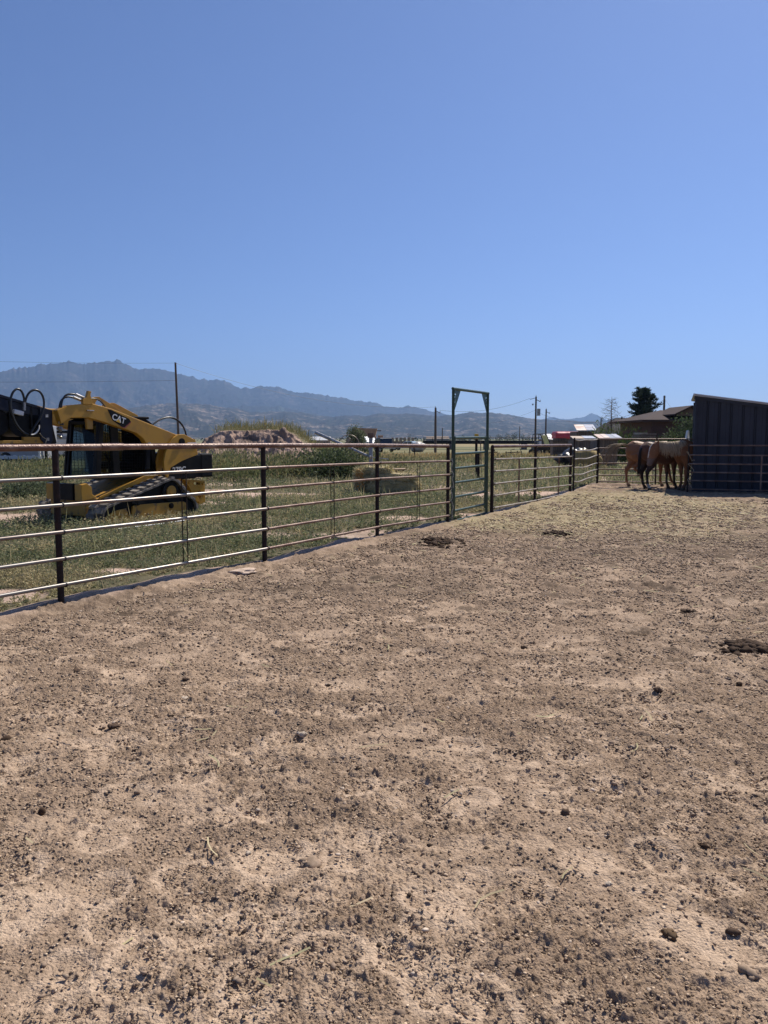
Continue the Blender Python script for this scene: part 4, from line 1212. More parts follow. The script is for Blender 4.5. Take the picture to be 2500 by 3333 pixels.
bush('weed_clump', 'dry straw-coloured weed clump below the middle of the dirt pile', 'weeds', 890, 1530, 32, 3.2, 0.8, 2600, G2c, 0.14, 304, airy=1)
bush('weed_clump', 'tan seeding weed clump right of the second fence post', 'weeds', 920, 1560, 28, 2.6, 0.85, 2200, G2c + G1c, 0.13, 305, airy=1)
bush('shrub', 'dark green bush with deep shade in front of the dirt pile', 'bush', 1082, 1562, 27.5, 2.2, 1.05, 3800, G3c, 0.11, 306)
bush('weed_clump', 'mid green leafy weeds left of the dark bush', 'weeds', 1000, 1560, 28.5, 2.0, 0.85, 2200, G1c + G3c, 0.11, 307)
bush('weed_clump', 'broad green weed bank beyond the dark bush', 'weeds', 1105, 1510, 38, 4.6, 1.1, 3600, G1c + G3c, 0.16, 308)
bush('weed_clump', 'brownish seeding weeds beside the grey post', 'weeds', 1262, 1530, 33, 2.6, 0.8, 1800, G2c + G1c, 0.13, 309, airy=1)
bush('shrub', 'grey-green bush in the weeds left of the loader tracks', 'bush', 92, 1622, 19.2, 1.25, 0.55, 3000, [(0.13, 0.15, 0.09), (0.10, 0.125, 0.065)], 0.07, 310)
bush('shrub', 'second grey-green bush behind the first fence post', 'bush', 150, 1585, 23, 1.7, 0.6, 2400, [(0.12, 0.14, 0.075), (0.15, 0.16, 0.085)], 0.08, 311)
bush('weed_clump', 'bright olive weeds under the grey building at far left', 'weeds', 175, 1518, 33, 2.4, 0.85, 2000, G1c + [(0.26, 0.27, 0.10)], 0.13, 312, airy=1)
bush('weed_clump', 'olive weed patch in front of the white trailer', 'weeds', 70, 1530, 31, 3.2, 0.6, 1800, G2c + G1c, 0.13, 313, airy=1)
bush('weed_clump', 'weeds growing at the left frame edge behind the fence', 'weeds', 10, 1560, 24, 1.6, 0.45, 1500, G2c + G1c, 0.1, 314, airy=1)

# ------------------------------------------------------------------ compact track loader
LO_ = gpix(337, 1716)
_az = math.atan2(LO_.x, LO_.y); _d = Vector((math.sin(_az), math.cos(_az), 0)); _lp = Vector((-_d.y, _d.x, 0))
PHI = R(37)
LF = (_lp * math.cos(PHI) - _d * math.sin(PHI)).normalized()     # forward
LRZ = math.atan2(LF.y, LF.x)
loader = thing('track_loader', 'yellow compact track loader with raised lift arms parked in the weeds', 'track loader', (LO_.x, LO_.y, LO_.z - 0.03), LRZ)
# local frame: x forward, -y to the far side, z up.  v = distance to the far side
def P(u, v, z): return Vector((u, -v, z))
def plate(poly, v, th, holes=()):
    return MB().prism(poly, P(0, v, 0), (1, 0, 0), (0, 0, 1), (0, -th, 0), holes)

def track_outline(off=0.0):
    """belt path through front idler, rear idler and the raised sprocket"""
    circ = [((-0.20, 0.215), 0.205 + off), ((-2.10, 0.215), 0.205 + off), ((-1.64, 0.585), 0.255 + off)]
    pts = []
    def tang(c0, c1):
        (x0, z0), r0 = c0; (x1, z1), r1 = c1
        dx, dz = x1 - x0, z1 - z0; L = math.hypot(dx, dz)
        a = math.atan2(dz, dx); b = math.acos((r0 - r1) / L)
        return a + b
    n = len(circ)
    # order: front bottom -> rear bottom -> sprocket -> front top (outside lies on the left of travel with +b)
    angs = [tang(circ[i], circ[(i + 1) % n]) for i in range(n)]
    for i in range(n):
        (cx, cz), r = circ[i]
        a0 = angs[i - 1]; a1 = angs[i]
        while a1 > a0: a1 -= 2 * math.pi
        k = 12
        for q in range(k + 1):
            a = a0 + (a1 - a0) * q / k
            pts.append((cx + r * math.cos(a), cz + r * math.sin(a)))
    return pts

def make_track(v0):
    tr = thing('track', None, None, (0, 0, 0)); tr.parent = loader
    outl = track_outline(0); inn = track_outline(-0.035)
    W = 0.45
    belt = MB().prism(outl, P(0, v0, 0), (1, 0, 0), (0, 0, 1), (0, -W, 0), holes=[inn])
    # resample the belt path, one lug pair per step, in two offset rows with a central gap
    path = outl + [outl[0]]
    seg = [math.dist(path[i], path[i + 1]) for i in range(len(path) - 1)]; tot = sum(seg)
    lug = MB(); nl = 30
    for k in range(nl):
        for row in (0, 1):
            s = (k + 0.5 * row) / nl * tot; i = 0
            while s > seg[i]: s -= seg[i]; i += 1
            t_ = s / seg[i]; a, b = path[i], path[i + 1]
            x = a[0] + (b[0] - a[0]) * t_; z = a[1] + (b[1] - a[1]) * t_
            dx, dz = (b[0] - a[0]) / seg[i], (b[1] - a[1]) / seg[i]
            nx, nz = dz, -dx
            cxm, czm = (-1.31, 0.34)
            if (x - cxm) * nx + (z - czm) * nz < 0: nx, nz = -nx, -nz
            vv = v0 + (0.12 if row == 0 else 0.33)
            Q = Matrix(((dx, 0, nx), (0, 1, 0), (dz, 0, nz)))
            lug.box(P(x + nx * 0.012, vv, z + nz * 0.012), (0.082, 0.205, 0.056), M3=Q)
    b_ = belt.build('belt', M['rubber'], tr, smooth=30); lug.build('tread', M['tread'], b_)
    ib = MB()
    ib.prism(inn, P(0, v0 + 0.10, 0), (1, 0, 0), (0, 0, 1), (0, -0.03, 0))
    ib.build('inner_guard', M['lblack'], tr)
    fr = MB()
    poly = [(-0.20, 0.05), (-0.06, 0.10), (-0.05, 0.19), (-0.28, 0.30), (-0.55, 0.33), (-0.60, 0.18), (-0.66, 0.16), (-0.70, 0.36), (-0.80, 0.38), (-1.95, 0.36), (-2.02, 0.33), (-2.02, 0.16), (-1.90, 0.12), (-0.90, 0.10), (-0.70, 0.05)]
    fr.prism(poly, P(0, v0 + 0.035, 0), (1, 0, 0), (0, 0, 1), (0, -0.05, 0))
    fr.build('track_frame', M['yellowworn'], tr, bevel=0.006)
    w = MB()
    for c, r in (((-0.20, 0.215), 0.165), ((-2.10, 0.215), 0.165)):
        w.cyl(P(c[0], v0 + 0.03, c[1]), P(c[0], v0 + 0.10, c[1]), r, n=28)
    idl = None
    for c, r in (((-0.20, 0.215), 0.165), ((-2.10, 0.215), 0.165)):
        MB().cyl(P(c[0], v0 + 0.055, c[1]), P(c[0], v0 + 0.10, c[1]), r, n=28).build('idler', M['lblack'], tr, smooth=40)
    spr = MB().cyl(P(-1.64, v0 + 0.045, 0.585), P(-1.64, v0 + 0.10, 0.585), 0.20, n=30).build('sprocket', M['lblack'], tr, smooth=40)
    hub = MB().cyl(P(-1.64, v0 + 0.02, 0.585), P(-1.64, v0 + 0.06, 0.585), 0.115, n=28)
    hub.cyl(P(-1.64, v0 + 0.012, 0.585), P(-1.64, v0 + 0.03, 0.585), 0.05, n=16)
    hub.build('hub', M['yellowworn'], spr, smooth=40)
    for k in range(4):
        x = -0.55 - 0.38 * k
        MB().cyl(P(x, v0 + 0.07, 0.10), P(x, v0 + 0.11, 0.10), 0.09, n=18).build('roller', M['lblack'], tr, smooth=40)
    for c in ((-0.80, 0.42), (-1.62, 0.30)):
        q = MB().cyl(P(c[0], v0 + 0.01, c[1]), P(c[0], v0 + 0.08, c[1]), 0.055, n=16)
        q.cyl(P(c[0], v0 - 0.005, c[1]), P(c[0], v0 + 0.03, c[1]), 0.03, n=12)
        q.build('axle_cap', M['lblack'], tr, smooth=40)
    MB().bar(P(-0.66, v0 + 0.02, 0.425), P(-0.95, v0 + 0.02, 0.41), 0.03, 0.035).build('tension_bar', M['lblack'], tr)
    return tr
make_track(0.0)
make_track(1.55)
# chassis
ch = plate([(0.02, 0.20), (0.02, 0.50), (-0.28, 0.52), (-1.37, 0.86), (-1.76, 0.88), (-2.3, 0.85), (-2.3, 0.30), (-0.5, 0.18)], 0.47, 1.06)
ch.build('chassis', M['yellowworn'], loader, bevel=0.01)
for v in (0.46, 1.33):   # front corner posts beside the footwell
    plate([(0.10, 0.49), (0.10, 0.79), (-0.02, 0.81), (-0.12, 0.74), (-0.13, 0.60), (-0.24, 0.53)], v, 0.20).build('front_upright', M['yellow'], loader, bevel=0.008)
MB().box(P(0.0, 1.0, 0.64), (0.16, 0.5, 0.30)).build('footwell', M['lblack'], loader)
sb = plate([(-0.26, 0.50), (-0.28, 0.55), (-1.34, 0.90), (-1.75, 0.90), (-1.75, 0.83), (-1.40, 0.80)], 0.44, 0.03)
sb.build('side_rail', M['yellow'], loader, bevel=0.005)
# cab: ROPS frame, glass, mesh guards, seat
CV0, CV1 = 0.50, 1.48
cabp = [(-0.24, 0.86), (-0.30, 1.40), (-0.40, 1.97), (-0.55, 2.02), (-1.45, 2.02), (-1.62, 1.92), (-1.72, 0.86)]
cab = thing('cab', None, None); cab.parent = loader
for v in (CV0, CV1 - 0.05):
    m_ = plate(cabp, v, 0.05, holes=[[(-0.36, 0.93), (-0.40, 1.40), (-0.47, 1.88), (-0.60, 1.92), (-0.66, 0.93)], [(-0.80, 0.93), (-0.78, 1.90), (-1.40, 1.92), (-1.52, 1.86), (-1.60, 0.93)]])
    m_.build('cab_frame', M['lblack'], cab, bevel=0.006)
MB().box(P(-0.98, 1.0, 2.035), (1.10, 1.02, 0.05)).build('cab_roof', M['lblack'], cab, bevel=0.015)
MB().box(P(-1.66, 0.99, 1.40), (0.05, 0.86, 1.02)).build('rear_wall', M['lblack'], cab)
fd = MB()
for a, b, w in ((P(-0.27, CV0 + 0.09, 0.88), P(-0.42, CV0 + 0.09, 1.95), 0.06), (P(-0.27, CV1 - 0.09, 0.88), P(-0.42, CV1 - 0.09, 1.95), 0.06)):
    fd.bar(a, b, 0.06, 0.05)
for z_, x_ in ((0.90, -0.27), (1.93, -0.42)):
    fd.bar(P(x_, CV0 + 0.06, z_), P(x_, CV1 - 0.06, z_), 0.05, 0.06)
fd.build('door_frame', M['lblack'], cab, bevel=0.006)
def glassmat():
    m, nt, b = _nt("cab_glass")
    b.inputs['Base Color'].default_value = (0.16, 0.22, 0.20, 1); b.inputs['Roughness'].default_value = 0.03
    b.inputs['Transmission Weight'].default_value = 1.0; b.inputs['IOR'].default_value = 1.1
    nz = nt.nodes.new("ShaderNodeTexNoise"); nz.inputs['Scale'].default_value = 3
    mr = nt.nodes.new("ShaderNodeMapRange"); mr.inputs[3].default_value = 0.02; mr.inputs[4].default_value = 0.12
    nt.links.new(nz.outputs[0], mr.inputs[0]); nt.links.new(mr.outputs[0], b.inputs['Roughness'])
    return m
M['cabglass'] = glassmat()
gq = MB(); gq.add([P(-0.275, CV0 + 0.11, 0.92), P(-0.275, CV1 - 0.11, 0.92), P(-0.415, CV1 - 0.11, 1.91), P(-0.415, CV0 + 0.11, 1.91)], [(0, 1, 2, 3)])
gq.build('windshield', M['cabglass'], cab)
for v in (CV0 + 0.01, CV1 - 0.012):
    gr = MB()
    for (xa, xb, za, zb) in ((-0.37, -0.66, 0.94, 1.90), (-0.79, -1.58, 0.94, 1.90)):
        nxn = int(abs(xb - xa) / 0.058)
        for i in range(1, nxn):
            x = xa + (xb - xa) * i / nxn
            gr.bar(P(x, v, za), P(x - 0.02, v, zb), 0.006, 0.006)
        for i in range(1, 17):
            z = za + (zb - za) * i / 17
            gr.bar(P(xa, v + 0.004, z), P(xb, v + 0.004, z), 0.006, 0.006)
    gr.build('window_guard', M['lblack'], cab)
gq = MB(); gq.add([P(-0.79, CV0 + 0.03, 0.94), P(-1.59, CV0 + 0.03, 0.94), P(-1.42, CV0 + 0.03, 1.91), P(-0.79, CV0 + 0.03, 1.90)], [(0, 1, 2, 3)])
gq.build('side_window', M['cabglass'], cab)
for v_ in (CV0 + 0.03, CV1 - 0.03):
    gq = MB(); gq.add([P(-0.36, v_, 0.93), P(-0.67, v_, 0.93), P(-0.61, v_, 1.92), P(-0.47, v_, 1.89), P(-0.40, v_, 1.40)], [(0, 1, 2, 3, 4)])
    gq.build('side_window', M['cabglass'], cab)
gq = MB(); gq.add([P(-0.79, CV1 - 0.03, 0.94), P(-1.59, CV1 - 0.03, 0.94), P(-1.42, CV1 - 0.03, 1.91), P(-0.79, CV1 - 0.03, 1.90)], [(0, 1, 2, 3)])
gq.build('side_window', M['cabglass'], cab)
seat = MB(); seat.box(P(-1.15, 1.0, 1.10), (0.45, 0.5, 0.14)); seat.build('seat', M['lblack'], cab, bevel=0.03)
MB().box(P(-1.42, 1.0, 1.42), (0.12, 0.46, 0.62), M3=Matrix.Rotation(R(-8), 3, 'Y')).build('seat_back', M['lblack'], cab, bevel=0.04)
for v in (0.72, 1.28):
    MB().tube([P(-0.78, v, 0.95), P(-0.74, v, 1.22), P(-0.66, v, 1.34)], [0.025, 0.02, 0.028], 8).build('joystick', M['lblack'], cab, smooth=50)
# engine hood
MB().box(P(-2.25, 1.0, 1.06), (0.95, 1.06, 0.56)).build('engine_bay', M['lblack'], loader, bevel=0.02)
plate([(-1.64, 0.84), (-1.66, 1.03), (-2.02, 1.17), (-2.40, 1.28), (-2.93, 1.30), (-2.93, 0.82), (-1.9, 0.80)], 0.30, 0.12).build('hood_side', M['lblack'], loader, bevel=0.01)
plate([(-1.64, 0.84), (-1.66, 1.03), (-2.02, 1.17), (-2.40, 1.28), (-2.93, 1.30), (-2.93, 0.82), (-1.9, 0.80)], 1.58, 0.12).build('hood_side', M['lblack'], loader, bevel=0.01)
rd = MB().box(P(-2.87, 1.0, 1.06), (0.34, 1.42, 0.50)); rd.build('rear_door', M['lblack'], loader, bevel=0.03)
text_part('model_number', '279C', 0.165, M['letter'], loader, P(-2.10, 0.296, 0.985), (-1, 0, 0.03), (0, 0, 1))
# stacked suitcase weights / rear plates, slotted
for k in range(3):
    v = 0.42 + 0.05 * k
    pl = [(-2.34, 0.78), (-2.92, 0.73), (-2.92, 0.26), (-2.72, 0.22), (-2.44, 0.66)]
    hole = [[(-2.62, 0.66), (-2.78, 0.645), (-2.80, 0.67), (-2.78, 0.695), (-2.62, 0.71), (-2.60, 0.685)], [(-2.72, 0.38), (-2.76, 0.34), (-2.80, 0.38), (-2.80, 0.50), (-2.76, 0.53), (-2.72, 0.50)]]
    plate(pl, v, 0.035, hole).build('rear_bracket', M['yellow'], loader, bevel=0.004)
for (u, z) in ((-2.48, 0.70), (-2.86, 0.66), (-2.62, 0.50), (-2.86, 0.42), (-2.74, 0.28)):
    MB().cyl(P(u, 0.40, z), P(u, 0.43, z), 0.022, n=8).build('bolt', M['yellow'], loader)
# arm towers and lift arms
tower = [(-1.62, 0.82), (-1.54, 0.98), (-1.53, 1.17), (-1.58, 1.36), (-1.69, 1.54), (-1.80, 1.65), (-1.93, 1.715), (-2.08, 1.715), (-2.38, 1.60), (-2.44, 1.30), (-2.30, 1.26), (-2.01, 1.18), (-1.70, 1.05)]
armp = [(0.73, 2.12), (0.66, 1.88), (0.46, 1.99), (0.12, 2.00), (-0.20, 1.93), (-0.94, 1.73), (-1.09, 1.63), (-1.21, 1.47), (-1.66, 1.48), (-1.95, 1.50), (-2.02, 1.62), (-1.93, 1.71), (-0.83, 2.045), (-0.40, 2.175), (0.03, 2.26), (0.52, 2.21), (0.62, 2.17)]
for v, s_ in ((0.10, 1), (1.74, -1)):
    plate(tower, v, 0.05).build('arm_tower', M['yellow'], loader, bevel=0.008)
    plate(tower, v + 0.21, 0.04).build('arm_tower', M['yellow'], loader, bevel=0.008)
    a = plate(armp, v + 0.06, 0.13).build('lift_arm', M['yellow'], loader, bevel=0.012)
    pin = MB().cyl(P(-2.0, v - 0.02, 1.56), P(-2.0, v + 0.01, 1.56), 0.075, n=20)
    pin.cyl(P(-2.0, v - 0.03, 1.56), P(-2.0, v - 0.005, 1.56), 0.045, n=14)
    pin.build('pivot_pin', M['lblack'], a, smooth=40)
    pin2 = MB().cyl(P(-1.22, v + 0.03, 1.52), P(-1.22, v + 0.065, 1.52), 0.04, n=14)
    pin2.build('pivot_pin', M['steel'], a, smooth=40)
    MB().bar(P(-1.2, v + 0.13, 1.02), P(-1.24, v + 0.13, 1.5), 0.10, 0.10).build('lift_cylinder', M['lblack'], loader, bevel=0.02)
# drop tab and bright stop on the near arm
plate([(0.12, 2.02), (-0.02, 2.02), (-0.02, 1.80), (0.10, 1.80)], 0.22, 0.05).build('stop_tab', M['yellow'], loader, bevel=0.004)
MB().box(P(0.08, 0.15, 2.13), (0.15, 0.03, 0.018)).build('light_tab', M['steel'], loader, bevel=0.004)
# upper link brackets with lifting eye (far arm and cross link)
eye = [(0.05, 2.16), (-0.30, 2.40), (-0.42, 2.41), (-0.80, 2.22), (-0.95, 2.12), (-0.6, 2.08)]
plate(eye, 0.55, 0.03, holes=[arc((-0.42, 2.27), 0.085, 0, 2 * math.pi, 14)[:-1]]).build('lifting_eye', M['yellow'], loader, bevel=0.004)
linkp = [(-0.45, 2.22), (-0.75, 2.31), (-0.82, 2.31), (-1.36, 2.09), (-1.40, 1.97), (-1.26, 1.97), (-1.24, 2.06), (-0.85, 2.13), (-0.55, 2.12)]
plate(linkp, 0.62, 0.05).build('top_link', M['yellow'], loader, bevel=0.006)
MB().cyl(P(-1.33, 0.66, 1.80), P(-1.33, 0.66, 1.98), 0.07, n=18).build('exhaust_cap', M['lblack'], loader, smooth=40)
MB().ell(P(-1.60, 0.95, 1.86), (0.32, 0.30, 0.20), 20, 10).build('air_cleaner', M['lblack'], loader, smooth=60)
# emblem on the arm
ex = Vector((-0.955, 0, -0.295)).normalized(); ez = Vector((-0.295, 0, 0.955)).normalized()
eo = P(-0.53, 0.157, 1.985)
em = MB().prism([(-0.28, 0.10), (-0.20, 0.115), (0.22, 0.085), (0.28, 0.045), (0.16, -0.105), (0.10, -0.11), (-0.12, -0.06)], eo, ex, ez, (0, 0.003, 0)).build('emblem', M['lblack'], loader)
text_part('lettering', 'CAT', 0.155, M['letter'], em, eo + Vector((0, 0.006, 0)) + ez * 0.005, ex, ez)
MB().prism([(-0.055, -0.055), (0.055, -0.055), (0.0, 0.01)], eo + Vector((0, 0.0085, 0)), ex, ez, (0, 0.001, 0)).build('triangle', M['letteryellow'], em)
MB().prism([(0.06, -0.115), (0.17, -0.12), (0.285, 0.03), (0.275, 0.052), (0.155, -0.108)], eo, ex, ez, (0, 0.003, 0)).build('stripe', M['red'], em)
MB().box(P(-2.28, 0.098, 1.50), (0.24, 0.006, 0.10)).build('sticker', M['letter'], loader)
MB().box(P(-2.25, 0.094, 1.505), (0.14, 0.006, 0.05)).build('sticker_band', M['letteryellow'], loader)
MB().box(P(-2.37, 0.094, 1.505), (0.05, 0.006, 0.06)).build('sticker_mark', M['lblack'], loader)
# hydraulic hoses
for dv in (0.0, 0.05):
    MB().tube(bez(P(-1.35 - dv, 0.25 + dv, 1.86), P(-1.85, 0.3 + dv, 2.22), P(-2.28 - dv, 0.28 + dv, 2.05), P(-2.28 - dv, 0.25 + dv, 1.60)), 0.018, 8).build('hose', M['hose'], loader, smooth=60)
for dv, dz in ((0.0, 0.0), (0.06, -0.05)):
    MB().tube(bez(P(0.62, 0.18 + dv, 1.86), P(0.70, 0.2 + dv, 2.45 + dz), P(0.50, 0.16 + dv, 2.46 + dz), P(0.22, 0.16 + dv, 2.36 + dz)), 0.017, 8).build('hose', M['hose'], loader, smooth=60)
    MB().cyl(P(0.36, 0.16 + dv, 2.405 + dz), P(0.20, 0.16 + dv, 2.352 + dz), 0.024, n=10).build('hose_fitting', M['steel'], loader, smooth=40)
plate([(0.22, 2.24), (0.02, 2.24), (0.04, 2.34), (0.06, 2.40), (0.04, 2.47), (0.10, 2.48), (0.14, 2.36), (0.22, 2.33)], 0.15, 0.06).build('hose_bracket', M['yellow'], loader, bevel=0.004)
MB().tube(bez(P(0.05, 0.2, 2.34), P(-0.1, 0.2, 2.38), P(-0.25, 0.22, 2.30), P(-0.32, 0.22, 2.16)), 0.012, 8).build('hose', M['hose'], loader, smooth=60)
# coupler at the arm front
MB().box(P(0.72, 0.99, 1.78), (0.10, 1.25, 0.50), M3=Matrix.Rotation(R(12), 3, 'Y')).build('coupler', M['lblack'], loader, bevel=0.01)
for dz_ in (1.93, 1.80, 1.68):
    MB().tube([P(0.64, 0.30, dz_), P(0.62, 0.24, dz_ + 0.02), P(0.66, 0.20, dz_ - 0.03)], 0.03, 8).build('quick_coupler', M['steel'], loader, smooth=40)
MB().box(P(0.4, 0.9, 2.12), (0.55, 0.12, 0.10)).build('cross_tube', M['yellow'], loader, bevel=0.02)

# ------------------------------------------------------------------ attachment held up at the arms: dark blue trenching head
att = thing('loader_attachment', 'dark blue and black hydraulic attachment held high on the front of the yellow loader', 'attachment', (LO_.x, LO_.y, LO_.z - 0.03), LRZ)
def plateA(poly, v, th, holes=()):
    return plate(poly, v, th, holes)
mp = [(0.74, 2.12), (0.98, 2.17), (0.98, 1.62), (0.92, 1.55), (0.80, 1.52), (0.76, 1.60)]
plateA(mp, 0.28, 0.03).build('end_plate', M['darkblue'], att, bevel=0.006)
plateA(mp, 1.75, 0.03).build('end_plate', M['darkblue'], att, bevel=0.006)
MB().box(P(0.90, 1.03, 1.86), (0.035, 1.44, 0.62), M3=Matrix.Rotation(R(6), 3, 'Y')).build('back_plate', M['darkblue'], att, bevel=0.006)
top = MB(); top.add([P(0.93, 0.30, 2.17), P(0.93, 1.78, 2.17), P(1.95, 1.78, 2.42), P(1.95, 0.30, 2.42)], [(0, 1, 2, 3)])
top.add([P(0.93, 0.30, 2.13), P(0.93, 1.78, 2.13), P(1.95, 1.78, 2.38), P(1.95, 0.30, 2.38)], [(3, 2, 1, 0)])
top.add([P(0.93, 0.30, 2.17), P(1.95, 0.30, 2.42), P(1.95, 0.30, 2.38), P(0.93, 0.30, 2.13)], [(0, 1, 2, 3)])
top.build('top_plate', M['darkblue'], att)
plateA([(0.98, 2.13), (1.95, 2.37), (1.95, 2.22), (1.60, 2.08), (0.98, 2.02)], 0.31, 0.03).build('side_web', M['darkblue'], att, bevel=0.004)
plateA([(0.98, 2.0), (1.95, 2.2), (1.95, 1.58), (0.98, 1.58)], 0.85, 0.04).build('inner_web', M['lblack'], att)
MB().cyl(P(1.30, 0.34, 1.86), P(1.30, 1.7, 1.86), 0.20, n=24).build('drum', M['lblack'], att, smooth=40)
MB().cyl(P(1.72, 0.34, 1.90), P(1.72, 1.7, 1.90), 0.22, n=24).build('drum', M['lblack'], att, smooth=40)
for u_ in (1.12, 1.5, 1.86):
    MB().box(P(u_, 0.33, 2.0 + (u_ - 1.12) * 0.1), (0.035, 0.05, 0.42)).build('rib', M['lblack'], att)
MB().box(P(1.45, 0.36, 1.575), (1.1, 0.10, 0.05)).build('wear_plate', M['yellowworn'], att, bevel=0.004)
MB().box(P(1.10, 0.34, 1.62), (0.36, 0.06, 0.08)).build('wear_block', M['yellowworn'], att, bevel=0.006)
MB().box(P(1.38, 0.27, 2.06), (0.17, 0.07, 0.075), M3=Matrix.Rotation(R(-12), 3, 'Y')).build('motor_block', M['whitepaint'], att, bevel=0.01)
MB().cyl(P(1.28, 0.25, 2.10), P(1.27, 0.25, 2.26), 0.022, n=10).build('fitting', M['steel'], att, smooth=40)
MB().tube(bez(P(1.28, 0.24, 2.24), P(1.30, 0.22, 2.62), P(1.62, 0.22, 2.42), P(1.52, 0.22, 2.05), 18) + bez(P(1.52, 0.22, 2.05), P(1.48, 0.22, 1.85), P(1.36, 0.22, 1.72), P(1.24, 0.24, 1.70), 12)[1:], 0.019, 8).build('hose', M['hose'], att, smooth=60)
MB().tube(bez(P(1.27, 0.23, 2.24), P(1.22, 0.2, 2.55), P(0.88, 0.2, 2.50), P(0.96, 0.2, 2.14), 18) + bez(P(0.96, 0.2, 2.14), P(1.02, 0.2, 1.95), P(1.16, 0.21, 1.82), P(1.20, 0.22, 1.72), 12)[1:], 0.019, 8).build('hose', M['hose'], att, smooth=60)
for k in range(3):
    MB().tube(bez(P(1.20 - .02 * k, 0.22, 1.70), P(1.12, 0.2, 1.68 + .02 * k), P(1.05, 0.2, 1.78), P(1.05, 0.21, 1.86 - .01 * k)), 0.011, 6).build('wire_loom', M['whitepaint'], att, smooth=60)
MB().tube([P(1.05, 0.2, 1.72), P(1.00, 0.2, 1.66), P(0.93, 0.2, 1.62), P(0.96, 0.2, 1.50), P(1.02, 0.2, 1.45)], 0.006, 6).build('cable', M['twine'], att, smooth=60)
for (u_, z_) in ((0.86, 2.02), (0.86, 1.62)):
    MB().box(P(u_, 0.275, z_), (0.05, 0.02, 0.05)).build('lug', M['steel'], att)

# thin white pipe lying in the weeds along the near track
wp = MB(); a0 = gpix(385, 1733); b0 = gpix(635, 1706)
wp.tube([a0 + Vector((0, 0, 0.06)), (a0 + b0) / 2 + Vector((0, 0, 0.07)), b0 + Vector((0, 0, 0.10))], 0.011, 8)
tag(wp.build('water_pipe', M['whitepaint'], smooth=50), 'thin pale pipe lying in the weeds beside the loader track', 'pipe')

# ------------------------------------------------------------------ horses
def etube(mb, secs, n=16):
    """sections (centre, side radius, other radius, side axis)"""
    vs = []; fs = []
    for i, (c, ra, rb) in enumerate(secs):
        a = Vector(secs[max(i - 1, 0)][0]); b = Vector(secs[min(i + 1, len(secs) - 1)][0])
        t = (b - a).normalized()
        sidev = Vector((0, 1, 0)); sidev = (sidev - t * sidev.dot(t)).normalized()
        w = t.cross(sidev).normalized()
        for k in range(n):
            an = 2 * math.pi * k / n
            vs.append(Vector(c) + sidev * math.cos(an) * ra + w * math.sin(an) * rb)
    for i in range(len(secs) - 1):
        for k in range(n):
            k2 = (k + 1) % n
            fs.append((i * n + k, i * n + k2, (i + 1) * n + k2, (i + 1) * n + k))
    fs.append(tuple(range(n))[::-1]); fs.append(tuple((len(secs) - 1) * n + k for k in range(n)))
    mb.add(vs, fs)

TRUNK = [((-0.82, 0, 1.20), .05, .06), ((-0.78, 0, 1.20), .15, .17), ((-0.68, 0, 1.20), .235, .255), ((-0.52, 0, 1.19), .285, .315), ((-0.35, 0, 1.17), .28, .305), ((-0.15, 0, 1.13), .275, .295), ((0.08, 0, 1.10), .285, .315),
         ((0.28, 0, 1.10), .27, .33), ((0.45, 0, 1.13), .235, .335), ((0.60, 0, 1.14), .215, .29), ((0.72, 0, 1.12), .185, .22), ((0.80, 0, 1.10), .11, .13)]
HIND = [(-0.52, .155, 1.12, .19, .24), (-0.52, .16, 0.93, .145, .20), (-0.52, .155, 0.78, .105, .14), (-0.62, .145, 0.65, .068, .085), (-0.69, .14, 0.56, .052, .075), (-0.69, .14, 0.47, .043, .055), (-0.67, .135, 0.32, .036, .042), (-0.66, .135, 0.21, .046, .052), (-0.62, .135, 0.13, .040, .043), (-0.575, .135, 0.075, .055, .062), (-0.555, .135, 0.0, .062, .072)]
FORE = [(0.52, .14, 1.08, .14, .20), (0.46, .15, 0.90, .115, .15), (0.45, .145, 0.74, .078, .095), (0.46, .135, 0.60, .056, .065), (0.465, .13, 0.50, .054, .060), (0.465, .13, 0.42, .038, .042), (0.465, .13, 0.28, .036, .039), (0.47, .13, 0.20, .044, .047), (0.51, .13, 0.125, .038, .041), (0.545, .13, 0.07, .053, .058), (0.56, .13, 0.0, .06, .068)]
def shift(leg, side, pts=None):
    L = [list(q) for q in (pts or leg)]
    for q in L: q[1] = abs(q[1]) * side
    return L
def swing(leg, side, pivot, ang, scale=1.0):
    """turn a leg about its top joint"""
    out = []
    for x, y, z, a, b in shift(leg, side):
        dx, dz = x - pivot[0], z - pivot[1]
        if dz < 0:
            k = min(1.0, -dz / 0.3)
            c, s = math.cos(ang * k), math.sin(ang * k)
            dx, dz = dx * c - dz * s, dx * s + dz * c
        out.append([pivot[0] + dx, y, pivot[1] + dz * scale, a, b])
    return out

def hair_strands(name, strands, m, col, parent, rng, n=5):
    mb = MB(); cols = []
    for pts_, r in strands:
        k = len(pts_); v0 = len(mb.v)
        mb.tube(pts_, [r * (1 - 0.75 * (i / (k - 1)) ** 1.5) for i in range(k)], n)
        cols += [np.array(col(pts_[0])) * (0.75 + 0.5 * rng.random())] * (len(mb.v) - v0)
    V = np.array([v[:] for v in mb.v]); me = bpy.data.meshes.new(name)
    me.from_pydata([tuple(v) for v in V], [], mb.f)
    a = me.attributes.new("Col", 'FLOAT_COLOR', 'POINT'); cc = np.ones((len(V), 4), np.float32); cc[:, :3] = cols
    a.data.foreach_set("color", cc.ravel()); me.polygons.foreach_set("use_smooth", np.ones(len(me.polygons), bool))
    me.materials.append(m); o = bpy.data.objects.new(name, me)
    return link(o, parent)

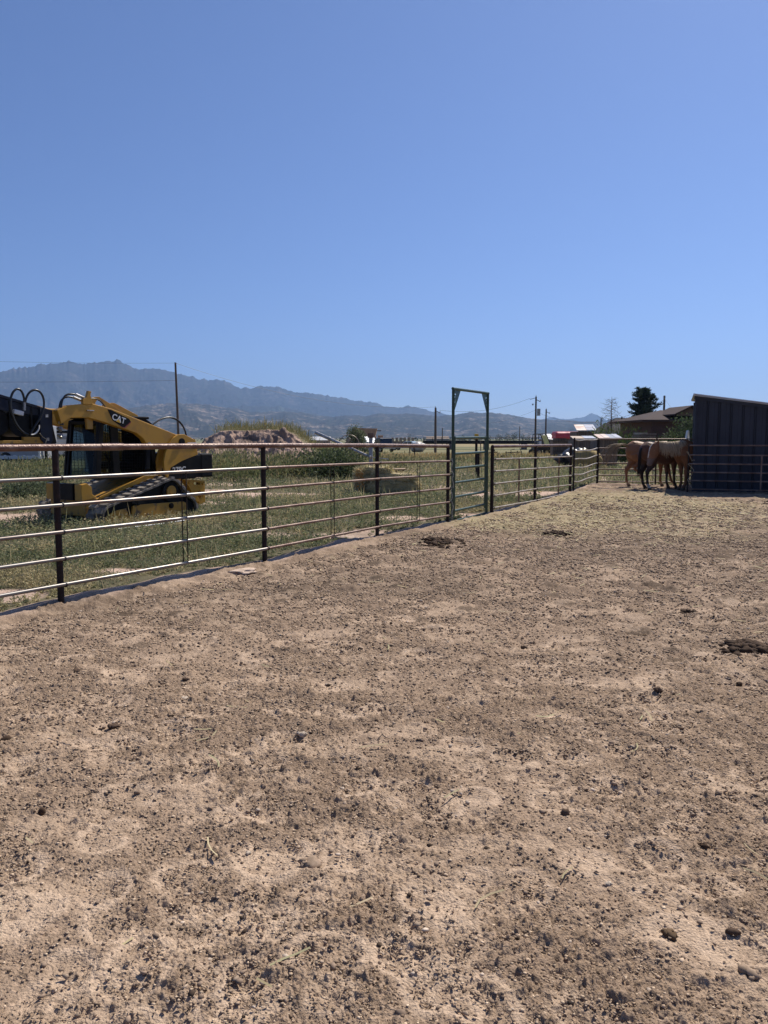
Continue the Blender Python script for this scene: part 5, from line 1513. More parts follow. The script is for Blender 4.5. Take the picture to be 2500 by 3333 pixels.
def horse(label, loc, rz, scale, legs, coat, neck=None, head=None, ears=None, mane=None, tail=None, haircol=(0.5, 0.4, 0.25)):
    root = thing('horse', label, 'horse', loc, rz)
    root.scale = (scale,) * 3
    mb = MB()
    etube(mb, TRUNK, 20)
    # withers and croup
    etube(mb, [((0.15, 0, 1.34), .05, .05), ((0.36, 0, 1.40), .09, .09), ((0.52, 0, 1.38), .10, .12), ((0.62, 0, 1.32), .06, .06)], 12)
    etube(mb, [((-0.78, 0, 1.33), .06, .05), ((-0.6, 0, 1.41), .16, .09), ((-0.42, 0, 1.40), .17, .09), ((-0.2, 0, 1.34), .10, .06)], 12)
    for L in legs:
        etube(mb, [((x, y, z), a, b) for x, y, z, a, b in L], 12)
    if neck: etube(mb, neck, 16)
    if head: etube(mb, head, 16)
    if ears:
        for e in ears: etube(mb, e, 8)
    o = mb.build('body', M['coat'])
    rm = o.modifiers.new('remesh', 'REMESH'); rm.mode = 'VOXEL'; rm.voxel_size = 0.016
    sm = o.modifiers.new('smooth', 'SMOOTH'); sm.iterations = 9; sm.factor = 0.5
    bpy.context.view_layer.update()
    me = bpy.data.meshes.new_from_object(o.evaluated_get(bpy.context.evaluated_depsgraph_get()))
    bpy.data.objects.remove(o)
    co = np.empty(len(me.vertices) * 3); me.vertices.foreach_get('co', co); co = co.reshape(-1, 3)
    c = np.ones((len(co), 4), np.float32); c[:, :3] = coat(co)
    if 'Col' not in me.attributes: me.attributes.new("Col", 'FLOAT_COLOR', 'POINT')
    me.attributes['Col'].data.foreach_set("color", c.ravel())
    me.polygons.foreach_set("use_smooth", np.ones(len(me.polygons), bool))
    me.materials.clear(); me.materials.append(M['coat'])
    me.name = 'body'
    b = bpy.data.objects.new('body', me); link(b, root)
    rng = np.random.default_rng(int(abs(loc[0]) * 100))
    if mane: hair_strands('mane', mane(rng), M['hair'], lambda p: haircol, root, rng)
    if tail: hair_strands('tail', tail(rng), M['hair'], (lambda p: haircol), root, rng)
    return root

def socks(co, base, sock, h, hoof=(0.09, 0.07, 0.055), noise=0.18):
    n = fbm(co[:, 0] * 6, co[:, 2] * 6 + co[:, 1] * 4, 3, 12)[:, None]
    c = np.array(base)[None] * (1 - noise + 2 * noise * n)
    s = sstep(h + 0.04, h - 0.02, co[:, 2])[:, None]
    c = c * (1 - s) + np.array(sock) * s
    f = (co[:, 2] < 0.075)[:, None]
    return np.where(f, np.array(hoof), c)

# first horse: golden, rump to the left, tail switching out, one hind foot lifted
pA = gpix(2055, 1585)
def coatA(co): return socks(co, (0.27, 0.132, 0.066), (0.40, 0.29, 0.19), 0.15)
def tailA(rng):
    S = []
    for i in range(55):
        w = rng.normal(0, .8, 3)
        st = Vector((-0.77, 0.03 * w[1], 1.33 + 0.03 * w[2]))
        reach = 0.40 + 0.50 * rng.random(); up = 0.05 + 0.08 * rng.random()
        drop = (0.45 + 0.55 * rng.random()) * (0.55 + 0.6 * rng.random())
        p1 = Vector((-0.77 - reach * 0.35, 0.05 * w[1], 1.36 + up * 0.7))
        p2 = Vector((-0.77 - reach * 0.85, 0.07 * w[1], 1.42 + up - 0.02))
        p3 = Vector((-0.80 - reach - 0.16 * rng.random(), 0.10 * w[1], 1.38 - drop))
        S.append((bez(st, p1, p2, p3, 9), 0.011))
    return S
liftleg = [(-0.52, -.155, 1.12, .19, .24), (-0.46, -.16, 0.93, .145, .20), (-0.40, -.155, 0.80, .105, .13), (-0.50, -.145, 0.72, .068, .08), (-0.60, -.14, 0.67, .05, .065), (-0.56, -.14, 0.60, .043, .05), (-0.46, -.135, 0.51, .036, .042), (-0.38, -.135, 0.45, .046, .05), (-0.335, -.135, 0.40, .040, .043), (-0.34, -.135, 0.34, .052, .05), (-0.37, -.135, 0.28, .05, .04)]
legsA = [shift(HIND, 1), liftleg, swing(FORE, 1, (0.50, 1.0), R(-3)), swing(FORE, -1, (0.50, 1.0), R(15))]
legsA[0] = swing(HIND, 1, (-0.52, 1.1), R(-4))
neckU = [((0.50, 0, 1.20), .17, .27), ((0.68, 0, 1.36), .14, .23), ((0.88, 0, 1.50), .11, .175), ((1.05, 0, 1.62), .09, .14)]
headU = [((1.02, 0, 1.66), .08, .09), ((1.12, 0, 1.62), .095, .13), ((1.25, 0, 1.50), .085, .115), ((1.38, 0, 1.36), .065, .085), ((1.46, 0, 1.27), .06, .07), ((1.49, 0, 1.23), .04, .045)]
sA = 0.955
hA = R(6)
locA = pA + Vector((0.60 * math.cos(hA), 0.60 * math.sin(hA) - 0.02, 0)) * sA
horse('golden horse seen from behind, switching its tail and lifting one hind foot', (locA.x, locA.y, pA.z), hA, sA, legsA, coatA,
      neck=[((0.50, 0, 1.20), .17, .27), ((0.75, 0, 1.22), .14, .21), ((0.98, 0, 1.20), .11, .16), ((1.12, 0, 1.16), .09, .13)],
      head=[((1.10, 0, 1.22), .08, .09), ((1.20, 0, 1.12), .095, .13), ((1.26, 0, 0.96), .085, .11), ((1.32, 0, 0.80), .065, .08), ((1.35, 0, 0.70), .06, .07), ((1.35, 0, 0.66), .04, .045)],
      tail=tailA, haircol=(0.36, 0.27, 0.17))

# second horse: dark bay between the other two
pB = gpix(2116, 1595)
def coatB(co):
    c = socks(co, (0.125, 0.058, 0.034), (0.045, 0.030, 0.024), 0.52, (0.06, 0.045, 0.035))
    dark = (sstep(0.95, 0.70, co[:, 2]) * (co[:, 0] < -0.3))[:, None]
    c = c * (1 - 0.8 * dark) + np.array((0.022, 0.015, 0.013)) * 0.8 * dark
    w = ((co[:, 2] < 0.19) & (co[:, 0] < 0) & (co[:, 1] < 0) & (co[:, 2] > 0.06))[:, None]
    c = np.where(w, np.array((0.55, 0.50, 0.43)), c)
    return c
def tailB(rng):
    S = []
    for i in range(45):
        w = rng.normal(0, 0.4, 3); ln = 0.62 + 0.30 * rng.random()
        S.append((bez((-0.80, 0.03 * w[1], 1.30), (-0.90, 0.04 * w[1], 1.26), (-0.90 + 0.05 * w[0], 0.06 * w[1], 0.95), (-0.84 + 0.09 * w[0] - 0.08 * rng.random(), 0.07 * w[1], 1.28 - ln), 8), 0.011))
    return S
hB = R(28); sB = 0.94
locB = pB + Vector((0.53 * math.cos(hB) - 0.13 * math.sin(hB), 0.53 * math.sin(hB) + 0.13 * math.cos(hB), 0)) * sB
legsB = [swing(HIND, 1, (-0.52, 1.1), R(6)), shift(HIND, -1), shift(FORE, 1), swing(FORE, -1, (0.5, 1.0), R(4))]
horse('dark bay horse with black tail and one white hind sock standing between two golden horses', (locB.x, locB.y, pB.z), hB, sB, legsB, coatB,
      neck=[((0.50, 0, 1.18), .17, .27), ((0.75, 0, 1.20), .14, .21), ((0.98, 0, 1.16), .11, .16), ((1.12, 0, 1.10), .09, .13)],
      head=[((1.10, 0, 1.16), .08, .09), ((1.20, 0, 1.06), .095, .13), ((1.26, 0, 0.90), .085, .11), ((1.30, 0, 0.74), .065, .08), ((1.32, 0, 0.64), .06, .07), ((1.32, 0, 0.60), .04, .045)],
      tail=tailB, haircol=(0.022, 0.016, 0.014))

# third horse: palomino, head low towards the left, hindquarters in the shed's open side
pC = gpix(2216, 1597)
def coatC(co):
    c = socks(co, (0.215, 0.095, 0.042), (0.17, 0.075, 0.035), 0.12)
    muz = (sstep(0.98, 0.90, co[:, 2]) * (co[:, 0] > 1.35))[:, None]
    c = c * (1 - muz) + np.array((0.16, 0.11, 0.09)) * muz
    blaze = ((co[:, 0] - (1.40 + (1.40 - co[:, 2]) * 0.42) > 0.085) & (np.abs(co[:, 1]) < 0.022) & (co[:, 2] > 0.95))[:, None]
    return np.where(blaze, np.array((0.62, 0.56, 0.48)), c)
hC = R(196); sC = 0.99
neckC = [((0.42, 0, 1.20), .17, .26), ((0.62, 0, 1.20), .155, .25), ((0.85, 0, 1.21), .12, .205), ((1.08, 0, 1.245), .095, .165), ((1.28, 0, 1.29), .085, .135), ((1.40, 0, 1.32), .075, .10)]
headC = [((1.36, 0, 1.40), .06, .08), ((1.41, 0, 1.31), .095, .14), ((1.45, 0, 1.19), .105, .185), ((1.50, 0, 1.07), .09, .165), ((1.56, 0, 0.94), .075, .12), ((1.60, 0, 0.83), .068, .095), ((1.615, 0, 0.765), .066, .085), ((1.615, 0, 0.725), .045, .055)]
earsC = [[((1.37, .055 * s, 1.38), .03, .02), ((1.385, .075 * s, 1.45), .028, .018), ((1.40, .085 * s, 1.52), .010, .008)] for s in (-1, 1)]
def maneC(rng):
    S = []
    for i in range(240):
        u = rng.random(); x = 0.50 + 0.86 * u
        z = np.interp(x, [0.5, 0.85, 1.08, 1.28, 1.40], [1.455, 1.415, 1.41, 1.425, 1.43])
        ln = 0.24 + 0.16 * rng.random() + 0.08 * math.sin(i * .13)
        s = 1.0      # falls on the camera side (left of the horse)
        w = np.interp(x, [0.5, 0.85, 1.08, 1.3], [.15, .125, .10, .09])
        S.append((bez((x, 0.0, z), (x, w * 0.9 * s, z + 0.03), (x + 0.02 * rng.normal(), (w + 0.045) * s, z - ln * 0.5), (x + 0.035 * rng.normal(), (w + 0.05) * s, z - ln), 7), 0.011))
    for i in range(30):
        S.append((bez((1.39, 0.02 * rng.normal(), 1.43), (1.46, 0.03 * rng.normal(), 1.43), (1.51, 0.04 * rng.normal(), 1.30), (1.54, 0.045 * rng.normal(), 1.16), 6), 0.009))
    return S
locC = pC + Vector((0.05, 0.16, 0)) - Vector((math.cos(hC), math.sin(hC), 0)) * 0.53 * sC
legsC = [shift(HIND, 1), swing(HIND, -1, (-0.52, 1.1), R(-6)), shift(FORE, 1), swing(FORE, -1, (0.5, 1.0), R(-4))]
horse('palomino horse with cream mane lowering its head at the shed corner', (locC.x, locC.y, pC.z), hC, sC, legsC, coatC, neckC, headC, earsC, maneC, tailB, (0.45, 0.35, 0.235))

# ------------------------------------------------------------------ hay bale and boards
hp = gpix(1262, 1616)
bale = thing('hay_bale', 'big loose hay bale with an orange end standing in the weeds behind the fence', 'hay bale', (hp.x, hp.y, hp.z - 0.02), R(-6))
def hay_block(name, c, d, col, seed, lumps=0.06):
    """a squashed box of hay with a rough skin and wisps"""
    rng = np.random.default_rng(seed)
    bm = bmesh.new(); bmesh.ops.create_cube(bm, size=1.0)
    bmesh.ops.subdivide_edges(bm, edges=bm.edges[:], cuts=11, use_grid_fill=True)
    V = np.array([v.co[:] for v in bm.verts]); F = np.array([[v.index for v in f.verts] for f in bm.faces]); bm.free()
    r = np.linalg.norm(V, axis=1, keepdims=True)
    k = np.max(np.abs(V), axis=1, keepdims=True)
    Vr = V * (1 - 0.22 * np.clip((r / 0.87 - 0.72) / 0.28, 0, 1))
    nz = fbm(V[:, 0] * 9 + seed, V[:, 1] * 9 + V[:, 2] * 7, 3, seed)[:, None] - 0.5
    Vr = Vr * np.array(d) * (1 + lumps * 2.2 * nz) + np.array(c)
    cc = np.array(col)[None] * (0.55 + 0.9 * fbm(V[:, 0] * 14, V[:, 2] * 14 + V[:, 1] * 5, 3, seed + 3)[:, None])
    o = np_mesh(name, Vr, F, M['straw'], bale, cc)
    n = 1500
    i = rng.integers(0, len(Vr), n); nr = unit(V[i] + 1e-6)
    D = unit(nr * 0.5 + rng.normal(0, 0.7, (n, 3)) + np.array([0, 0, -0.15]))
    L = 0.05 + 0.10 * rng.random(n); W = 0.006 + 0.006 * rng.random(n)
    cw = np.array([(0.46, 0.40, 0.23), (0.34, 0.32, 0.17), (0.62, 0.53, 0.32)])[rng.integers(0, 3, n)] * (0.6 + 0.8 * rng.random((n, 1)))
    foliage('wisps', Vr[i], D, L, W, cw, M['straw'], o, rng)
    return o
hay_block('hay_block', (0.12, 0, 0.24), (1.42, 0.52, 0.44), (0.50, 0.39, 0.20), 61)
hay_block('hay_flake', (0.05, 0, 0.52), (1.36, 0.50, 0.24), (0.56, 0.46, 0.27), 62, 0.10)
hay_block('hay_flake', (-0.28, 0.02, 0.68), (0.72, 0.46, 0.24), (0.60, 0.50, 0.30), 63, 0.12)
hay_block('orange_end', (-0.70, 0.0, 0.47), (0.26, 0.52, 0.52), (0.68, 0.32, 0.09), 64, 0.12)
bp_ = at(1272, 1534, hp.y + 0.75)
bd = thing('board_stack', 'short stack of pale boards lying level just behind the hay bale', 'boards', (bp_.x, bp_.y, g(bp_.x, bp_.y)))
for k, (z_, w_) in enumerate(((0.0, 0.66), (0.045, 0.70), (0.10, 0.72))):
    MB().box((0.02 * k, 0, bp_.z - bd.location.z - 0.06 + z_ + 0.02), (w_, 0.5, 0.034)).build('board', M['wood'] if k == 2 else M['oldwood'], bd, bevel=0.003)
for dx in (-0.28, 0.28):
    MB().box((dx, 0, (bp_.z - bd.location.z - 0.08) / 2), (0.09, 0.4, bp_.z - bd.location.z - 0.08)).build('support_block', M['oldwood'], bd)
st = MB(); a0 = at(1346, 1571, hp.y + 0.1); b0 = gpix(1405, 1597)
st.tube([a0, b0 + Vector((0, 0, 0.02))], 0.014, 8)
tag(st.build('stick', M['wood'], smooth=50), 'pale stick leaning from the right end of the hay bale to the ground', 'stick')
st = MB(); c0 = at(1386, 1590, b0.y + .1); d0 = gpix(1396, 1606)
st.tube([c0 + Vector((-0.12, 0, 0.16)), c0, d0], 0.018, 6)
tag(st.build('branch', M['polewood'], smooth=50), 'dark bent branch stuck in the ground beside the pale stick', 'branch')

# ------------------------------------------------------------------ grey post with a pivoted boom, metal posts behind the gate
def gpost(px, ptop, Y, r, m, label, cat='post', name='fence_post', lean=0.0, cap=None, group=None):
    t_ = at(px, ptop, Y); z0 = g(t_.x, Y)
    o = thing(name, label, cat, (t_.x, Y, z0), group=group)
    MB().cyl((0, 0, -0.1), (lean, 0, t_.z - z0), r, n=10).build('shaft', m, o, smooth=50)
    if cap:
        MB().box((lean, 0, t_.z - z0 - 0.09), (r * 3.0, r * 3.0, 0.2)).build('cap', cap, o, bevel=0.01)
    return o, t_
po, pt_ = gpost(1207, 1410, 32.0, 0.085, M['greypaint'], 'square grey steel post with a long pale boom beside it', 'post', 'steel_post', cap=M['rustrail'])
bm_ = MB(); e0 = at(1028, 1408, 33.5); e1_ = at(1207, 1489, 31.8)
bm_.tube([e0, e1_], [0.075, 0.06], 12); o = bm_.build('boom_pipe', M['steel'], smooth=50); tag(o, 'long pale steel pipe slanting down to the grey post', 'pipe')
bm_ = MB(); bm_.tube([at(1207, 1489, 31.8) + Vector((0, 0.1, 0)), at(1265, 1495, 31.6)], 0.02, 8)
tag(bm_.build('thin_pipe', M['steel'], smooth=50), 'thin pale rod running level to the right of the grey post', 'rod')
gpost(1551, 1413, 30.0, 0.05, M['post'], 'tall dark post with a yellow top seen through the green gate', cap=M['letteryellow'])
gpost(1558, 1470, 27.0, 0.045, M['post'], 'short dark post seen through the lower right of the green gate')
gpost(1569, 1436, 31.0, 0.02, M['oldwood'], 'thin crooked stake right of the yellow-topped post', lean=-0.06)
k_i = 0
for px, ptop, ln in ((1093, 1466, 0), (1115, 1466, .03), (1127, 1466, -.02), (1166, 1466, -.05), (1186, 1466, 0), (1334, 1464, 0), (1352, 1464, -.12), (1455, 1452, 0), (1475, 1452, .04)):
    gpost(px, ptop - 14, 58.0, 0.045, M['post'], 'thin dark steel fence stake in the dry grass strip', 'fence stake', 'fence_stake', lean=ln, group='stakes of the far wire fence')

# ------------------------------------------------------------------ wheel of an irrigation line
wc = at(1136, 1449, 58); wz = g(wc.x, 58)
wh = thing('irrigation_wheel', 'thin pale spoked wheel standing in the field with a slanting box against it', 'wheel', (wc.x, wc.y, wz))
hc_ = wc.z - wz; rad_ = 0.78
ring = [(rad_ * math.cos(a), 0.0, hc_ + rad_ * math.sin(a)) for a in [2 * math.pi * i / 36 for i in range(37)]]
MB().tube(ring, 0.03, 6, cap=False).build('rim', M['palerail'], wh, smooth=60)
for i in range(8):
    a = 2 * math.pi * i / 8 + 0.25
    MB().cyl((0, 0, hc_), (rad_ * math.cos(a), 0, hc_ + rad_ * math.sin(a)), 0.014, n=6).build('spoke', M['palerail'], wh)
MB().cyl((0, -0.5, hc_), (0, 0.5, hc_), 0.06, n=10).build('axle', M['palerail'], wh, smooth=40)
for sx in (-0.35, 0.35):
    MB().bar((sx, 0, -0.1), (0, 0, hc_), 0.05, 0.05).build('stand', M['panelrail'], wh)
MB().box((-0.12, -0.16, hc_ + 0.22), (0.22, 0.14, 0.75), M3=Matrix.Rotation(R(35), 3, 'Y')).build('slanting_box', M['palerail'], wh, bevel=0.01)

# ------------------------------------------------------------------ vehicles far back
def vehicle(name, label, cat, px0, px1, ptop, Y, kind, paint, rz=0.0, group=None):
    """side-on body from a profile; size follows from a true length, set on the ground"""
    a = at(px0, 1430, Y).x; b = at(px1, 1430, Y).x
    cx_ = (a + b) / 2; vis = b - a; z0 = g(cx_, Y)
    htop = at(0, ptop, Y).z - z0
    v = thing(name, label, cat, (cx_, Y, z0), rz, group)
    L = {'pickup': 5.2, 'suv': 4.8, 'van': 5.2, 'truck': 5.2}[kind]
    H = htop / 1.75
    if kind == 'pickup':
        prof = [(-.5, .42), (-.5, .85), (-.47, .98), (-.18, 1.05), (-.08, 1.08), (.0, 1.55), (.06, 1.70), (.26, 1.75), (.30, 1.70), (.33, 1.06), (.5, 1.02), (.5, .45)]
        win = [[(-.05, 1.10), (.02, 1.52), (.13, 1.60), (.13, 1.10)], [(.155, 1.10), (.155, 1.60), (.265, 1.60), (.29, 1.10)]]
    elif kind == 'suv':
        prof = [(-.5, .42), (-.5, .88), (-.46, 1.0), (-.22, 1.08), (-.12, 1.55), (-.05, 1.72), (.40, 1.75), (.46, 1.55), (.5, 1.05), (.5, .45)]
        win = [[(-.17, 1.12), (-.10, 1.52), (.02, 1.6), (.02, 1.12)], [(.045, 1.12), (.045, 1.6), (.2, 1.6), (.2, 1.12)], [(.225, 1.12), (.225, 1.6), (.39, 1.6), (.43, 1.12)]]
    else:
        prof = [(-.5, .45), (-.5, 1.70), (-.47, 1.75), (.18, 1.75), (.30, 1.20), (.45, 1.08), (.5, .95), (.5, .45)]
        win = [[(-.28, 1.12), (-.28, 1.6), (-.1, 1.6), (-.1, 1.12)], [(-.05, 1.12), (-.05, 1.62), (.14, 1.62), (.23, 1.18), (.2, 1.12)]]
    body = [(p[0] * L, p[1] * H) for p in prof]
    MB().prism(body, (0, -0.9, 0), (1, 0, 0), (0, 0, 1), (0, 1.8, 0)).build('body', paint, v, bevel=0.05)
    for w in win:
        MB().prism([(p[0] * L, p[1] * H) for p in w], (0, -0.912, 0), (1, 0, 0), (0, 0, 1), (0, 0.02, 0)).build('window', M['glass'], v)
    MB().box((0, -0.91, 1.07 * H), (0.94 * L, 0.03, 0.03)).build('trim', M['steel'], v)
    for x in (-0.32 * L, 0.31 * L):
        for y in (-0.80, 0.80):
            w = MB().cyl((x, y - 0.12, 0.34), (x, y + 0.12, 0.34), 0.34, n=20).build('wheel', M['tyre'], v, smooth=40)
            MB().cyl((x, y - 0.14, 0.34), (x, y + 0.14, 0.34), 0.19, n=14).build('rim', M['steel'], w, smooth=40)
    for x in (-0.5 * L - 0.03, 0.5 * L + 0.03):
        MB().box((x, 0, 0.55), (0.08, 1.7, 0.16)).build('bumper', M['steel'], v, bevel=0.02)
    MB().box((-0.5 * L - 0.02, -0.62, 0.80 * H), (0.03, 0.26, 0.14)).build('headlight', M['letter'], v)
    MB().box((-0.5 * L - 0.02, 0.62, 0.80 * H), (0.03, 0.26, 0.14)).build('headlight', M['letter'], v)
    return v
vehicle('parked_van', 'white van parked beside the bushy tree in front of the adobe house', 'van', 1160, 1216, 1421, 112, 'van', M['carwhite'], R(-50))
vehicle('parked_truck', 'old black pickup truck parked right of the white van', 'pickup truck', 1216, 1262, 1425, 104, 'pickup', M['carblack'], R(-62))
vehicle('parked_truck', 'pale blue and white pickup parked by the adobe garden wall', 'pickup truck', 1285, 1356, 1436, 128, 'pickup', M['carblue'], R(-25))

# utility vehicle with roll cage
ux = at(1765, 1430, 76); uz = g(ux.x, 76)
utv = thing('utility_vehicle', 'black off-road buggy with an open roll cage parked by the long trailer', 'buggy', (ux.x, ux.y, uz), R(20))
uh = at(0, 1413, 76).z - uz
MB().prism([(-0.9, .5), (-0.9, .95), (-.2, 1.0), (.35, .95), (.95, .98), (1.2, .85), (1.2, .5)], (0, -0.6, 0), (1, 0, 0), (0, 0, 1), (0, 1.2, 0)).build('body', M['carblack'], utv, bevel=0.05)
MB().prism([(.35, .99), (1.0, 1.0), (1.2, .88), (1.2, .8), (.4, .9)], (0, -0.62, 0), (1, 0, 0), (0, 0, 1), (0, 1.24, 0)).build('hood', M['carwhite'], utv, bevel=0.02)
for y in (-0.6, 0.6):
    MB().tube([(-0.75, y, .9), (-0.72, y * .9, uh - .05), (-0.55, y * .9, uh), (0.0, y * .9, uh), (0.15, y * .9, uh - 0.08), (0.62, y, .95)], 0.04, 8).build('roll_bar', M['carblack'], utv, smooth=60)
MB().box((-0.28, 0, uh + 0.02), (0.75, 1.15, 0.05)).build('roof', M['carblack'], utv, bevel=0.02)
gw = MB(); gw.add([(0.18, -.5, uh - .1), (0.18, .5, uh - .1), (0.58, .5, 1.0), (0.58, -.5, 1.0)], [(0, 1, 2, 3)]); gw.build('windscreen', M['cabglass'], utv)
for y in (-0.28, 0.28):
    MB().box((-0.45, y, 1.1), (0.2, 0.45, 0.6)).build('seat', M['carwhite'] if y < 0 else M['carblack'], utv, bevel=0.05)
for x in (-0.75, 0.85):
    for y in (-0.62, 0.62):
        w = MB().cyl((x, y - .13, .33), (x, y + .13, .33), .33, n=18).build('wheel', M['tyre'], utv, smooth=40)
        MB().cyl((x, y - .14, .33), (x, y + .14, .33), .18, n=12).build('rim', M['steel'], w, smooth=40)

# ------------------------------------------------------------------ long black flatbed trailer
TY = 140.0
ta = at(1378, 1440, TY); tb = at(1790, 1440, TY); tz = g((ta.x + tb.x) / 2, TY)
tl = thing('flatbed_trailer', 'very long black flatbed trailer with low side rails across the field', 'trailer', ((ta.x + tb.x) / 2, TY, tz))
hl = (tb.x - ta.x) / 2; zt_ = at(0, 1434, TY).z - tz; zb_ = at(0, 1445, TY).z - tz; zr_ = at(0, 1424, TY).z - tz
MB().box((0, 0, (zt_ + zb_) / 2), (2 * hl, 0.25, zt_ - zb_)).build('side_beam', M['lblack'], tl)
MB().box((0, 1.2, zt_ - 0.04), (2 * hl, 2.2, 0.07)).build('deck', M['oldwood'], tl)
MB().box((0, 2.3, (zt_ + zb_) / 2), (2 * hl, 0.2, zt_ - zb_)).build('side_beam', M['lblack'], tl)
MB().box((0, -0.05, zr_), (2 * hl, 0.06, 0.06)).build('hand_rail', M['lblack'], tl)
MB().box((0, -0.05, (zr_ + zt_) / 2), (2 * hl, 0.05, 0.05)).build('hand_rail', M['lblack'], tl)
for i in range(15):
    x = -hl + 2 * hl * i / 14
    MB().box((x, -0.05, (zr_ + zt_) / 2), (0.06, 0.06, zr_ - zt_)).build('stanchion', M['lblack'], tl)
for x in (-hl * 0.55, 0.0, hl * 0.6):
    MB().box((x, 0.6, zb_ / 2 - 0.1), (0.9, 1.2, zb_ + 0.2)).build('support_block', M['oldwood'], tl)
for x in (-hl * 0.8,):
    MB().box((x, 0.2, zb_ / 2), (0.12, 0.12, zb_)).build('jack_leg', M['lblack'], tl)

# ------------------------------------------------------------------ trailers at the far left
wy = 46.0
wa = at(-160, 1450, wy); wb = at(131, 1450, wy); wz_ = g((wa.x + wb.x) / 2, wy)
ct = thing('cargo_trailer', 'pale grey enclosed trailer with a black swoosh on its side at the left edge', 'trailer', ((wa.x + wb.x) / 2, wy, wz_))
hl2 = (wb.x - wa.x) / 2; zt2 = at(0, 1385, wy).z - wz_; zb2 = at(0, 1494, wy).z - wz_
MB().box((0, 1.2, (zt2 + zb2) / 2), (2 * hl2, 2.4, zt2 - zb2)).build('body', M['greypaint'], ct, bevel=0.04)
MB().box((0, -0.02, zb2 + 0.10), (2 * hl2 + 0.05, 0.05, 0.2)).build('skirt', M['whitepaint'], ct)
MB().box((hl2 - 0.05, -0.03, (zt2 + zb2) / 2), (0.12, 0.07, zt2 - zb2)).build('corner_post', M['whitepaint'], ct)
MB().box((hl2 + 0.16, 0.4, (zt2 + zb2) / 2 - 0.1), (0.14, 0.14, zt2 - zb2 - 0.2)).build('rear_frame', M['lblack'], ct)
for i in range(9):
    x = -hl2 + 0.4 + i * (2 * hl2 - 0.8) / 8
    MB().box((x, -0.05, zb2 + 0.19), (0.16, 0.03, 0.09)).build('marker_light', M['letter'], ct, bevel=0.01)
    MB().box((x + 0.2, -0.05, zb2 - 0.02), (0.16, 0.03, 0.06)).build('clip', M['steel'], ct)
sw = at(52, 1450, wy).x - ct.location.x; z1 = zb2 + 0.55; z2 = zb2 + 1.25
for s_, w_ in ((-1, 0.16), (1, 0.16)):
    MB().prism([(0, z1), (0.10, z1), (s_ * 0.62 + 0.08, z2), (s_ * 0.62 - 0.10, z2)], (sw, -0.008, 0), (1, 0, 0), (0, 0, 1), (0, 0.006, 0)).build('swoosh', M['lblack'], ct)
    MB().prism([(s_ * 0.22, z1), (s_ * 0.28 + .04, z1), (s_ * 1.15 + 0.02, z2), (s_ * 0.95, z2)], (sw, -0.008, 0), (1, 0, 0), (0, 0, 1), (0, 0.006, 0)).build('swoosh', M['lblack'], ct)
for x in (-hl2 * 0.1, hl2 * 0.22):
    for y in (0.1, 2.2):
        MB().cyl((x, y - .12, .36), (x, y + .12, .36), .36, n=18).build('wheel', M['tyre'], ct, smooth=40)
MB().box((0, 1.2, zb2 - 0.12), (2 * hl2 * 0.95, 1.6, 0.2)).build('underframe', M['lblack'], ct)
sy = 52.0
sa = at(134, 1450, sy); sbb = at(262, 1450, sy); sz = g(sa.x, sy)
stt = thing('stock_trailer', 'white ribbed livestock trailer with rounded roof behind the loader cab', 'trailer', ((sa.x + sbb.x) / 2, sy, sz))
hl3 = (sbb.x - sa.x) / 2; zt3 = at(0, 1398, sy).z - sz; zb3 = at(0, 1482, sy).z - sz
body3 = MB().box((0, 1.1, (zt3 + zb3) / 2), (2 * hl3, 2.2, zt3 - zb3))
body3.build('body', M['whitepaint'], stt)
MB().prism([(-0.05, 0)] + [(1.1 - 1.15 * math.cos(math.pi * i / 10), 0.02 + 0.24 * math.sin(math.pi * i / 10)) for i in range(11)] + [(2.25, 0)], (-hl3, 0, zt3), (0, 1, 0), (0, 0, 1), (2 * hl3, 0, 0)).build('roof', M['steel'], stt, smooth=40)
for i in range(6):
    z_ = zb3 + 0.1 + (zt3 - zb3 - 0.7) * i / 5
    MB().box((0, -0.015, z_), (2 * hl3, 0.03, 0.045)).build('rib', M['whitepaint'], stt)
MB().box((0, -0.02, zt3 - 0.16), (2 * hl3, 0.04, 0.16)).build('vent_strip', M['lblack'], stt)
MB().box((0.25, -0.02, zt3 - 0.55), (1.8, 0.03, 0.2)).build('side_panel', M['greypaint'], stt)
MB().box((hl3 * 0.45, -0.05, (zt3 + zb3) / 2), (0.12, 0.07, zt3 - zb3 - 0.1)).build('door_post', M['lblack'], stt)
for x in (-0.4, 0.4):
    for y in (0.1, 2.0):
        MB().cyl((x, y - .12, .34), (x, y + .12, .34), .34, n=18).build('wheel', M['tyre'], stt, smooth=40)

